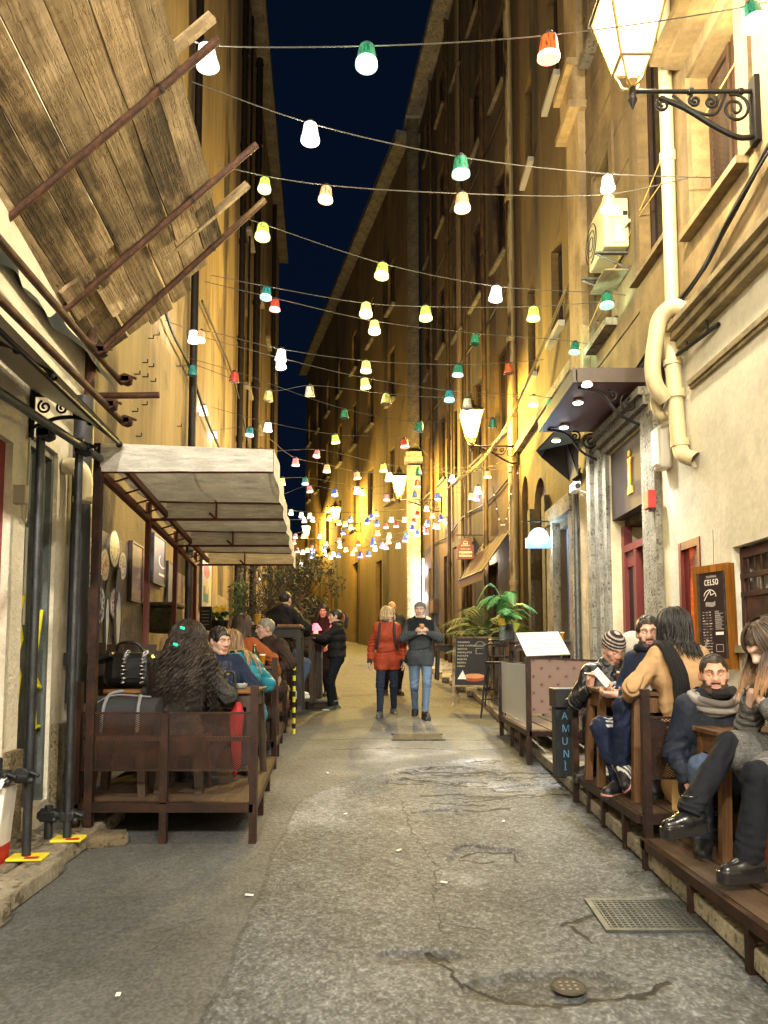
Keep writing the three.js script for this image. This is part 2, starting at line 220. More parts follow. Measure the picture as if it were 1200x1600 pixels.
// pavements: kerb stones and slabs one by one on a bed
function pavement(name, edge, wallX, d0, d1, side, h, m, m2, cols) {
  const r = rng(41 + side * 7), bed = new THREE.BufferGeometry(), ps = [], ix = [], n = 40;
  for (let i = 0; i <= n; i++) { const d = lerp(d0, d1, i / n), e = edge(d) + side * 0.03, w = wallX(d) + side * 0.2; for (const [X, y] of [[e, -0.05], [e, h - 0.03], [w, h - 0.03]]) ps.push(X, gy(d) + y, -d); if (i) { const a = (i - 1) * 3, b = i * 3; for (const k of [0, 1]) side > 0 ? ix.push(a + k, b + k, b + k + 1, a + k, b + k + 1, a + k + 1) : ix.push(a + k, b + k + 1, b + k, a + k, a + k + 1, b + k + 1); } }
  bed.setAttribute('position', new THREE.Float32BufferAttribute(ps, 3)); bed.setIndex(ix); bed.computeVertexNormals();
  const pv = struct(name, bed, MT.stoneDark);
  const stone = (d, len, X, w, dy, mm, nm) => { const g = rbox(w, 0.1, len - 0.014, 0.012, 0, 0, 0, 0, 0, 0), uv = g.attributes.uv, q = r() * 5; for (let k = 0; k < uv.count; k++) uv.setXY(k, uv.getX(k) + q, uv.getY(k) + q * 1.7); const a = Math.atan((gy(d + 0.5) - gy(d - 0.5))); place(g, 0, 0, 0, a, Math.atan(-(edge(d + 0.4) - edge(d - 0.4)) / 0.8) * -1, (r() - 0.5) * 0.02); g.translate(X, gy(d) + h - 0.05 + dy, -d); lpart(nm, jitter(g, 0.012, 9), mm, pv); };
  let d = d0; while (d < d1) { const len = 0.7 + r() * 0.5; stone(d + len / 2, len, edge(d + len / 2) + side * 0.1, 0.2, r() * 0.012, m, 'kerb_stone'); d += len; }
  for (let c = 0; c < cols; c++) { d = d0 - r(); while (d < d1) { const len = 0.6 + r() * 0.35, dm = d + len / 2, w = Math.abs(wallX(dm) - edge(dm)) - 0.2, cw = w / cols; if (dm > d0) stone(dm, len, edge(dm) + side * (0.2 + cw * (c + 0.5)), cw - 0.012, (r() - 0.5) * 0.01, m2, 'paving_slab'); d += len; } }
  return pv;
}
const wallRX = (d) => d < 15.4 ? 2.72 : 2.72 - 0.138 * (d - 15.4), wallLX = (d) => -2.5 - 0.08 * (d - 5.3);
const slabM = M('#9c978c', 0.6, { map: T.stone, ms: [1.1], bump: T.stoneB, bs: [1.1], bsc: 0.008 }), kerbM = M('#c8c2b4', 0.65, { map: T.stone, ms: [0.9], bump: T.stoneB, bs: [0.9], bsc: 0.01 });
pavement('pavement', kerbX, wallRX, 2.4, 25.4, 1, 0.11, kerbM, slabM, 2);
pavement('pavement', (d) => -1.93 - 0.03 * (d - 3.8), wallLX, 1.5, 5.35, -1, 0.1, M('#bdb7aa', 0.85, { map: T.stone, ms: [1.3], bump: T.stoneB, bs: [1.3], bsc: 0.01 }), M('#b3ada0', 0.85, { map: T.stone, ms: [1.3], bump: T.stoneB, bs: [1.3], bsc: 0.01 }), 1);

// ---------------------------------------------------------------- facades
// a wall in plan from [d, X] to [d, X]; side 1 stands on the right of the street, -1 on the left, 0 faces the camera
function frame(a, b, side) {
  const A = V(a[1], 0, -a[0]), B = V(b[1], 0, -b[0]), e = B.clone().sub(A), L = e.length(); e.normalize();
  const sg = side > 0 ? -1 : 1, t = e.clone().multiplyScalar(sg), n = t.clone().cross(UP), m = new THREE.Matrix4().makeBasis(t, UP, n).setPosition(A);
  const S = (s, y, k = 0) => A.clone().addScaledVector(e, s).addScaledVector(n, k).setY(y);
  const px = (x, y) => { const o = V(0, EYE, 0), r = P(x, y, 1).sub(o), q = A.clone().sub(o).dot(n) / r.dot(n), p = o.addScaledVector(r, q); return [p.clone().sub(A).dot(e), p.y]; };
  return { A, e, n, t, L, sg, m, S, px, atD: (d) => (d - a[0]) / (b[0] - a[0]) * L };
}
// geometry built in a facade's own coordinates (x along the wall, y up, z out of it) put where the facade stands
const onF = (F, g) => g.applyMatrix4(F.m);
const fbox = (F, s0, s1, y0, y1, n0, n1) => onF(F, box(Math.abs(s1 - s0), y1 - y0, n1 - n0, F.sg * (s0 + s1) / 2, (y0 + y1) / 2, (n0 + n1) / 2, 0, 0, 0, s0, y0));
function wallGeo(F, s0, s1, y0, y1, ops = [], th = 0.35, zo = 0) {
  const q = (s) => F.sg * s, sh = new THREE.Shape([[s0, y0], [s1, y0], [s1, y1], [s0, y1]].map(([s, y]) => new THREE.Vector2(q(s), y)));
  for (const o of ops) {
    const [a, b, c, d, arch] = o, h = new THREE.Path();
    h.moveTo(q(a), c); h.lineTo(q(b), c); h.lineTo(q(b), d); if (arch) for (let i = 1; i < 10; i++) { const g = Math.PI * i / 10; h.lineTo(q(lerp(b, a, (1 - Math.cos(g)) / 2)), d + Math.sin(g) * arch); } h.lineTo(q(a), d); h.lineTo(q(a), c); sh.holes.push(h);
  }
  const g = new THREE.ExtrudeGeometry(sh, { depth: th, bevelEnabled: false, curveSegments: 6 }); g.translate(0, 0, -th + zo); return onF(F, g);
}
// a window set in an opening: part window > pane, shutter, sill
function windowIn(F, b, s0, s1, y0, y1, o = {}) {
  const w = s1 - s0, fr = o.fr ?? 0.06, dep = o.dep ?? 0.2, m = o.m ?? MT.darkwood, mid = (s0 + s1) / 2;
  const f = [fbox(F, s0, s0 + fr, y0, y1, -dep - 0.05, -dep), fbox(F, s1 - fr, s1, y0, y1, -dep - 0.05, -dep), fbox(F, s0 + fr, s1 - fr, y1 - fr, y1, -dep - 0.048, -dep), fbox(F, s0 + fr, s1 - fr, y0, y0 + fr, -dep - 0.048, -dep), fbox(F, mid - fr / 2, mid + fr / 2, y0 + fr, y1 - fr, -dep - 0.046, -dep)];
  const win = part('window', f, m, b);
  part('pane', fbox(F, s0 + fr, s1 - fr, y0 + fr, y1 - fr, -dep - 0.04, -dep - 0.03), o.pane ?? MT.glassDark, win);
  if (o.shutter) for (const k of [0, 1]) {
    const a = k ? mid + 0.02 : s0 + 0.02, z = k ? s1 - 0.02 : mid - 0.02, gs = [fbox(F, a, a + 0.05, y0 + 0.02, y1 - 0.02, -dep + 0.01, -dep + 0.05), fbox(F, z - 0.05, z, y0 + 0.02, y1 - 0.02, -dep + 0.01, -dep + 0.05), fbox(F, a + 0.05, z - 0.05, y1 - 0.09, y1 - 0.02, -dep + 0.012, -dep + 0.048), fbox(F, a + 0.05, z - 0.05, y0 + 0.02, y0 + 0.1, -dep + 0.012, -dep + 0.048)];
    const n = Math.min(34, Math.round((y1 - y0 - 0.2) / 0.055)); for (let i = 0; i < n; i++) { const y = lerp(y0 + 0.12, y1 - 0.12, (i + 0.5) / n); gs.push(onF(F, box(z - a - 0.1, 0.045, 0.012, F.sg * (a + z) / 2, y, -dep + 0.03, 0.7))); }
    part('shutter', gs, o.sm ?? MT.darkwood, win);
  }
  if (o.sill) part('window_sill', fbox(F, s0 - 0.1, s1 + 0.1, y0 - (o.sh ?? 0.09), y0 - 0.002, -0.16, o.sd ?? 0.14), o.sillM ?? MT.stone, win);
  if (o.surround) { const q = o.surround; part('window_surround', [fbox(F, s0 - q, s0 - 0.002, y0, y1 + q, 0.001, 0.035), fbox(F, s1 + 0.002, s1 + q, y0, y1 + q, 0.001, 0.035), fbox(F, s0, s1, y1 + 0.002, y1 + q, 0.001, 0.034)], o.surM ?? MT.stone, win); }
  part('window_recess', fbox(F, s0 - 0.03, s1 + 0.03, y0 - 0.03, y1 + 0.03, -0.6, -0.36), MT.dark, win);
}
const plast = (hex, s = 2.6, b = 0.012) => M(hex, 0.9, { map: T.plaster, ms: [s, s], bump: T.plasterB, bs: [1.4], bsc: b });
const streaky = (hex, sx = 3, sy = 7) => M(hex, 0.92, { map: T.streak, ms: [sx, sy], bump: T.plasterB, bs: [1.7], bsc: 0.012 });

// --- right: the yellow house with the bar, from behind the camera to d = 10.6
const FA = frame([-7, 2.72], [10.6, 2.72], 1), sA = (d) => d + 7;
const hA = thing('corner_house', 'yellow plastered house with bar front, grey cornice and street lamp, nearest on the right', 'house', V(2.72, 0, -3));
{
  const bw = [sA(5.02), sA(5.96), 1.66, 2.42], rw = [sA(6.55), sA(7.02), 0.55, 2.6];
  part('wall', wallGeo(FA, 0, sA(7.25), -1, 4.4, [bw, rw]), M('#e2dfd0', 0.85, { map: T.plasterL, ms: [2.8], bump: T.plasterB, bs: [2.2], bsc: 0.004 }), hA, 'cream plastered lower wall');
  const w1 = [sA(5.55), sA(6.46), 5.3, 6.7], w2 = [sA(7.06), sA(7.86), 5.56, 8.3], w3 = [sA(8.77), sA(9.5), 5.5, 7.75], w4 = [sA(1.6), sA(2.8), 5.3, 6.9], w5 = [sA(8.8), sA(9.5), 9.4, 11.6], w6 = [sA(7.06), sA(7.86), 9.6, 12];
  const um = M('#a18c60', 0.88, { map: T.plaster, ms: [3, 3], bump: T.plasterB, bs: [1.4], bsc: 0.006 });
  part('wall', wallGeo(FA, 0, sA(10.6), 4.4, 17, [w1, w2, w3, w4, w5, w6]), um, hA, 'yellow plastered upper wall');
  const gr = M('#8f7d58', 0.85, { map: T.plaster, ms: [2] });
  windowIn(FA, hA, ...w1, { shutter: true, sill: true, surround: 0.2, surM: gr, sd: 0.1, sh: 0.06, sillM: M('#a09066', 0.8, { map: T.plaster, ms: [1] }) });
  windowIn(FA, hA, ...w2, { sill: true, surround: 0.16, surM: gr, sd: 0.09, sh: 0.06, sillM: M('#a09066', 0.8, { map: T.plaster, ms: [1] }), dep: 0.12 });
  for (const w of [w3, w4, w5, w6]) windowIn(FA, hA, ...w, { sill: true, surround: 0.14, surM: gr, shutter: w === w4 });
  part('window_hood', [fbox(FA, sA(5.45), sA(6.6), 6.92, 7.0, 0.036, 0.3), fbox(FA, sA(5.5), sA(6.55), 6.85, 6.919, 0.036, 0.2)], um, hA);
  // faint courses of the upper storeys
  for (let i = 0; i < 9; i++) part('string_course', fbox(FA, sA(7.9), sA(10.5), 5.2 + i * 0.62, 5.22 + i * 0.62, 0.0, 0.012), gr, hA);
  part('pilaster', [fbox(FA, sA(9.85), sA(10.5), 4.45, 17, 0.003, 0.1), fbox(FA, sA(9.75), sA(10.58), 8.9, 9.0, 0.003, 0.24), fbox(FA, sA(9.8), sA(10.55), 9.0, 9.5, 0.003, 0.17), fbox(FA, sA(9.75), sA(10.58), 9.5, 9.6, 0.003, 0.26)], plast('#c7b184'), hA);
  // cornice over the ground floor
  const cm = plast('#c2b690');
  part('cornice', [fbox(FA, 0, sA(6.73), 4.405, 4.47, 0.002, 0.14), fbox(FA, 0, sA(6.72), 4.33, 4.404, 0.002, 0.09), fbox(FA, 0, sA(6.7), 4.47, 4.52, 0.002, 0.19)], M('#c0b48e', 0.85, { map: T.plaster, ms: [1.5] }), hA, 'stepped cornice');
  part('moulding', [fbox(FA, 0, sA(6.6), 3.94, 3.985, 0.002, 0.05), fbox(FA, 0, sA(6.6), 3.91, 3.939, 0.002, 0.03)], cm, hA);
  // barred hatch
  const hb = M('#6e4038', 0.7, { map: T.rust, ms: [0.7] }), [a, b] = bw, hz = -0.06;
  const ht = part('barred_hatch', [fbox(FA, a, a + 0.05, 1.66, 2.42, hz - 0.05, hz), fbox(FA, b - 0.05, b, 1.66, 2.42, hz - 0.05, hz), fbox(FA, a, b, 2.33, 2.4, hz - 0.048, hz + 0.002), fbox(FA, a, b, 2.17, 2.21, hz - 0.03, hz + 0.004), fbox(FA, a, b, 2.03, 2.07, hz - 0.03, hz + 0.004)], hb, hA);
  for (let i = 1; i < 9; i++) part('iron_bar', bar(FA.S(lerp(a, b, i / 9), 2.03, hz - 0.015), FA.S(lerp(a, b, i / 9), 2.35, hz - 0.015), 0.009, 6), hb, ht);
  part('metal_panel', fbox(FA, a + 0.05, b - 0.05, 1.66, 2.03, hz - 0.03, hz - 0.01), M('#7d5a4a', 0.65, { map: T.rust, ms: [1.4] }), ht); part('dark_inside', fbox(FA, a - 0.02, b + 0.02, 1.64, 2.44, -0.5, -0.37), MT.dark, ht);
  part('window_sill', fbox(FA, a - 0.06, b + 0.06, 1.6, 1.658, -0.2, 0.05), plast('#d6cfae'), ht);
  // red framed door, lit orange inside
  const rm = M('#8e2b1e', 0.45, { map: T.wood, ms: [0.5, 1] }), [r0, r1, ry0, ry1] = rw;
  const rd = part('red_door', [fbox(FA, r0, r0 + 0.05, ry0, ry1, -0.1, 0.012), fbox(FA, r1 - 0.05, r1, ry0, ry1, -0.1, 0.012), fbox(FA, r0 + 0.05, r1 - 0.05, ry1 - 0.07, ry1, -0.1, 0.01), fbox(FA, r0 + 0.05, r1 - 0.05, ry0, ry0 + 0.3, -0.09, -0.014), fbox(FA, r1 - 0.15, r1 - 0.05, ry0 + 0.3, ry1 - 0.07, -0.06, -0.024)], rm, hA);
  part('lit_pane', fbox(FA, r0 + 0.05, r1 - 0.15, ry0 + 0.3, ry1 - 0.07, -0.04, -0.03), new THREE.MeshStandardMaterial({ color: 0x6a2c12, roughness: 0.5, map: T.oldwood, emissive: 0xff6a22, emissiveIntensity: 1.3, emissiveMap: T.oldwood }), rd);
  part('dark_inside', fbox(FA, r0 - 0.02, r1 + 0.02, ry0 - 0.02, ry1 + 0.02, -0.5, -0.37), MT.dark, rd);
  // bar front: stone surround, brown sign panel, red door frame in a recess
  const s0 = sA(7.86), s1 = sA(9.12), stM = M('#a9aaa6', 0.85, { map: T.stone, ms: [0.9], bump: T.stoneB, bs: [0.9], bsc: 0.012 });
  part('wall', wallGeo(FA, sA(7.25), sA(10.6), -1, 4.4, [[s0, s1, -0.2, 3.98]], 0.45), M('#ded5b6', 0.85, { map: T.plasterL, ms: [2.8], bump: T.plasterB, bs: [2.2], bsc: 0.004 }), hA, 'plastered wall around the bar front');
  part('stone_surround', [fbox(FA, sA(7.42), s0 - 0.06, 0, 4.0, 0.003, 0.07), fbox(FA, s0 - 0.06, s0 - 0.002, 0, 4.0, 0.003, 0.04), fbox(FA, s1 + 0.002, s1 + 0.16, 0, 4.0, 0.003, 0.05), fbox(FA, s1 + 0.16, s1 + 0.34, 0, 4.16, 0.003, 0.1), fbox(FA, s1 + 0.34, s1 + 0.5, 0, 4.26, 0.003, 0.15), fbox(FA, s0 - 0.3, s1 + 0.16, 4.0, 4.1, 0.003, 0.06), fbox(FA, s0 - 0.3, s1 + 0.34, 4.1, 4.2, 0.004, 0.11), fbox(FA, s0 - 0.3, s1 + 0.5, 4.2, 4.28, 0.005, 0.16)], stM, hA, 'grey stone surround of the bar front');
  const brown = M('#2f2117', 0.6, { map: T.wood, ms: [1, 2] }), sp = part('sign_panel', fbox(FA, s0, s1, 3.18, 3.98, -0.16, -0.02), brown, hA, 'brown panel with a small gold bottle emblem');
  const gold = M('#d9a02c', 0.35, { metalness: 0.5, emissive: 0xd9a02c, emissiveIntensity: 0.25 }), em = sA(8.42);
  const esh = new THREE.Shape(); [[-0.07, 0], [0.09, 0], [0.085, 0.07], [0.03, 0.09], [0.035, 0.33], [0.07, 0.4], [-0.05, 0.4], [-0.02, 0.33], [-0.035, 0.1]].forEach(([x, y], i) => i ? esh.lineTo(x, y) : esh.moveTo(x, y));
  const eg = new THREE.ExtrudeGeometry(esh, { depth: 0.015, bevelEnabled: false }); part('emblem', [onF(FA, eg.translate(FA.sg * em, 3.36, -0.019)), onF(FA, cyl(0.035, 0.035, 0.012, FA.sg * em, 3.82, -0.012, 12, Math.PI / 2))], gold, sp);
  part('recess_wall', [fbox(FA, s0 - 0.02, s1 + 0.02, -0.2, 3.18, -1.2, -1.1), fbox(FA, s0 - 0.06, s0 - 0.005, -0.2, 3.18, -1.2, -0.452), fbox(FA, s1 + 0.005, s1 + 0.06, -0.2, 3.18, -1.2, -0.452), fbox(FA, s0 - 0.02, s1 + 0.02, 3.1, 3.18, -1.2, -0.17)], M('#8b7a5c', 0.9, { map: T.stone, ms: [1.2], bump: T.stoneB, bs: [1.2], bsc: 0.02 }), hA, 'rough stone inside the doorway');
  const rdm = M('#5e2320', 0.5), dz = -0.12;
  const dr = part('door', [fbox(FA, s1 - 0.1, s1 - 0.002, 0.2, 3.1, dz - 0.1, dz), fbox(FA, s0 + 0.002, s0 + 0.06, 0.2, 3.1, dz - 0.1, dz), fbox(FA, s0 + 0.06, s1 - 0.1, 2.78, 2.86, dz - 0.09, dz - 0.002), fbox(FA, s1 - 0.5, s1 - 0.42, 0.2, 2.78, dz - 0.1, dz - 0.004), fbox(FA, s1 - 0.42, s1 - 0.1, 0.2, 1.0, dz - 0.08, dz - 0.03), fbox(FA, s1 - 0.42, s1 - 0.1, 2.6, 2.78, dz - 0.08, dz - 0.03)], rdm, hA, 'red framed glass door of the bar');
  part('pane', fbox(FA, s1 - 0.42, s1 - 0.1, 1.0, 2.6, dz - 0.06, dz - 0.05), MT.glassDark, dr);
  part('roof_edge', fbox(FA, -0.2, sA(10.7), 17, 17.3, -0.6, 0.5), MT.stone, hA);
}
// --- right: the tall ochre houses beyond
const FB = frame([10.6, 2.72], [15.4, 2.72], 1), FC = frame([15.4, 2.72], [25.9, 1.27], 1), FD = frame([25.9, 0.86], [48.8, -5.06], 1);
{
  const b = thing('ochre_house', 'narrow ochre house with tall arched stone doorways beyond the bar', 'house', V(2.72, 0, -13)), s = (d) => d - 10.6, doors = [[s(10.85), s(11.75), 0.3, 3.5], [s(12.75), s(13.75), 0.5, 4.1, 0.55], [s(14.3), s(14.95), 0.6, 4.6, 0.4]];
  const wins = []; for (const [d0, d1, rows] of [[11.3, 12.05, [[6.6, 8.1], [10.6, 12.4], [14.6, 16.4]]], [13.4, 14.1, [[6.6, 8.4], [10.6, 12.4], [14.6, 16.4]]]]) for (const [y0, y1] of rows) wins.push([s(d0), s(d1), y0, y1]);
  part('wall', wallGeo(FB, 0, 4.8, -1, 20.6, [...doors, ...wins]), streaky('#6d5c38', 4, 9), b);
  wins.forEach((w) => windowIn(FB, b, ...w, { sill: true, sd: 0.1, sillM: M('#a9a595', 0.7), dep: 0.12 }));
  const bd = M('#5b6f9a', 0.35, { clearcoat: 0.4 }); doors.forEach((o, i) => { const dd = part('door', [fbox(FB, o[0], o[0] + 0.07, o[2], o[3], -0.2, -0.1), fbox(FB, o[1] - 0.07, o[1], o[2], o[3], -0.2, -0.1), fbox(FB, o[0] + 0.07, o[1] - 0.07, o[3] - 0.1, o[3] + (o[4] ?? 0), -0.2, -0.102), fbox(FB, (o[0] + o[1]) / 2 - 0.04, (o[0] + o[1]) / 2 + 0.04, o[2], o[3] - 0.1, -0.2, -0.104)], i ? MT.darkwood : bd, b); part('pane', fbox(FB, o[0] + 0.06, o[1] - 0.06, o[2], o[3] - 0.1, -0.18, -0.16), i ? MT.dark : M('#22304f', 0.12), dd); });
  part('stone_surround', [fbox(FB, s(11.76), s(12.2), 0.2, 3.6, 0.003, 0.12), fbox(FB, s(10.62), s(10.84), 0.2, 3.6, 0.003, 0.1), fbox(FB, s(10.62), s(12.2), 3.6, 3.85, 0.003, 0.14)], MT.stone, b, 'rough stone pillars of the blue door');
  part('stone_surround', [fbox(FB, s(12.5), s(12.74), 0.2, 4.2, 0.003, 0.08), fbox(FB, s(13.76), s(14.0), 0.2, 4.2, 0.003, 0.08)], MT.stoneDark, b, 'dark stone posts of the arched doorway');
  part('string_course', fbox(FB, 0, 4.8, 5.6, 5.75, 0.002, 0.1), MT.stone, b);
  const c = thing('tall_house', 'tall ochre palazzo with pale sills on the right where the street bends', 'house', V(2, 0, -20)), W = [], Lc = FC.L;
  for (const [k, q] of [[0.1, 0.5], [0.29, 0.5], [0.48, 0.5], [0.68, 0.5], [0.88, 0.42]]) for (const [y0, y1] of [[6.3, 8.3], [10.3, 12.3], [14.2, 16], [17.8, 19.2]]) W.push([k * Lc - q, k * Lc + q, y0 + (k > 0.6 ? 0.4 : 0), y1 + (k > 0.6 ? 0.4 : 0)]);
  const D = [[0.36 * Lc, 0.36 * Lc + 0.9, 0.9, 4.3], [0.58 * Lc, 0.58 * Lc + 0.9, 1.0, 4.4], [0.8 * Lc, 0.8 * Lc + 0.9, 1.2, 4.3], [0.14 * Lc, 0.14 * Lc + 1.0, 0.9, 3.6]];
  part('wall', wallGeo(FC, 0, Lc, -1, 20.3, [...W, ...D]), streaky('#5e4d2c', 5, 11), c);
  W.forEach((w) => windowIn(FC, c, ...w, { sill: true, sd: 0.09, sh: 0.07, sillM: M('#8f8973', 0.8, { map: T.stone, ms: [1] }), dep: 0.1 }));
  D.forEach((o) => part('door', fbox(FC, o[0] - 0.02, o[1] + 0.02, o[2], o[3], -0.3, -0.2), MT.darkwood, c));
  part('door_hood', fbox(FC, 0.36 * Lc - 0.2, 0.36 * Lc + 1.1, 4.35, 4.5, 0.002, 0.25), MT.stoneDark, c); part('roof_edge', fbox(FC, 0.2, Lc + 0.4, 20.3, 20.6, -0.5, 0.55), M('#b9b4a4', 0.8, { map: T.stone, ms: [1.2] }), c);
  part('stone_band', [fbox(FC, 0.44 * Lc, 0.47 * Lc, 1, 20.2, 0.003, 0.06), fbox(FC, 0.02, 0.16, 1, 20.2, 0.003, 0.07)], M('#8c8069', 0.9, { map: T.streak, ms: [1, 5] }), c);
  for (const [k, r] of [[0.02, 0.05], [0.2, 0.06], [0.385, 0.04], [0.56, 0.06], [0.79, 0.05]]) part('drainpipe', [bar(FC.S(k * Lc, 1, r + 0.03), FC.S(k * Lc, 20.2, r + 0.03), r, 10), ...[4, 7.6, 11, 15].map((y) => bar(FC.S(k * Lc, y, r + 0.03), FC.S(k * Lc, y + 0.1, r + 0.03), r * 1.25, 10))], M('#7a6a48', 0.6, { map: T.rust, ms: [1] }), c);
  for (const [y, q] of [[5.3, 0.4], [9.4, 0.3], [13.5, 0.2]]) part('cable', tube([0, 0.2, 0.4, 0.6, 0.8, 1].map((k, i) => FC.S(k * Lc, y - (i % 2) * q * 0.4 - k * q, 0.05)), 0.02, 30, 5), MT.cable, c);
  const dH = thing('far_house', 'dark ochre house at the bend with a long roofline against the night sky', 'house', V(-2, 0, -36)), W2 = [], Ld = FD.L;
  for (const k of [0.1, 0.24, 0.38, 0.52, 0.66, 0.8, 0.93]) for (const [y0, y1] of [[7.2, 9.2], [11, 13], [14.6, 16.4]]) W2.push([k * Ld - 0.5, k * Ld + 0.5, y0, y1]);
  const D2 = [[0.16 * Ld, 0.16 * Ld + 1, 1.4, 5.2], [0.34 * Ld, 0.34 * Ld + 1.1, 1.7, 5.6], [0.6 * Ld, 0.6 * Ld + 1.1, 2, 6]];
  part('wall', wallGeo(FD, 0, Ld, -1, 19.6, [...W2, ...D2]), streaky('#7a683c', 5, 11), dH);
  W2.forEach((w) => windowIn(FD, dH, ...w, { sill: true, dep: 0.1 })); D2.forEach((o) => part('door', fbox(FD, o[0] - 0.02, o[1] + 0.02, o[2], o[3], -0.3, -0.2), MT.darkwood, dH));
  part('roof_edge', fbox(FD, -0.2, Ld, 19.6, 19.9, -0.5, 0.5), M('#a8a394', 0.8, { map: T.stone, ms: [1.2] }), dH);
  // return wall and the pale corner pillar at the bend
  const FR = frame([25.92, 0.6], [25.92, 1.3], 0), pm = M('#d2d0c8', 0.8, { map: T.stone, ms: [0.9], bump: T.stoneB, bs: [0.9], bsc: 0.01 });
  const pl = thing('stone_pillar', 'pale corner pillar with a flat capital at the bend of the street', 'pillar', V(1, 0, -25.7));
  part('shaft', [rbox(0.46, 7, 0.5, 0.02, 1.0, 4.4, -25.66)], pm, pl); part('shaft', rbox(0.4, 11.7, 0.45, 0.02, 1.0, 14.4, -25.7), M('#7d7362', 0.9, { map: T.stone, ms: [0.8], bump: T.stoneB, bs: [0.8], bsc: 0.02 }), pl, 'dark upper shaft of rough stone');
  part('capital', [rbox(0.62, 0.16, 0.6, 0.02, 1.0, 8.1, -25.62), rbox(0.54, 0.18, 0.56, 0.02, 1.0, 8.27, -25.64), rbox(0.52, 0.14, 0.52, 0.02, 1.0, 20.3, -25.68)], pm, pl); part('base', rbox(0.6, 0.5, 0.6, 0.03, 1.0, 1.6, -25.62), MT.stone, pl);
  const e = thing('end_house', 'low dim house closing the far end of the street', 'house', V(-8, 0, -50)), FE = frame([50, -14], [50, -4.5], 0);
  const EW = []; for (const a of [2.2, 4.2, 6.2, 8]) EW.push([a - 0.45, a + 0.45, 5.4, 7]); part('wall', wallGeo(FE, 0, 9.5, 0, 9, EW), streaky('#7d6c48'), e); EW.forEach((w) => windowIn(FE, e, ...w, { sill: true })); part('roof_edge', fbox(FE, -0.1, 9.5, 9, 9.2, -0.5, 0.4), MT.stoneDark, e);
}
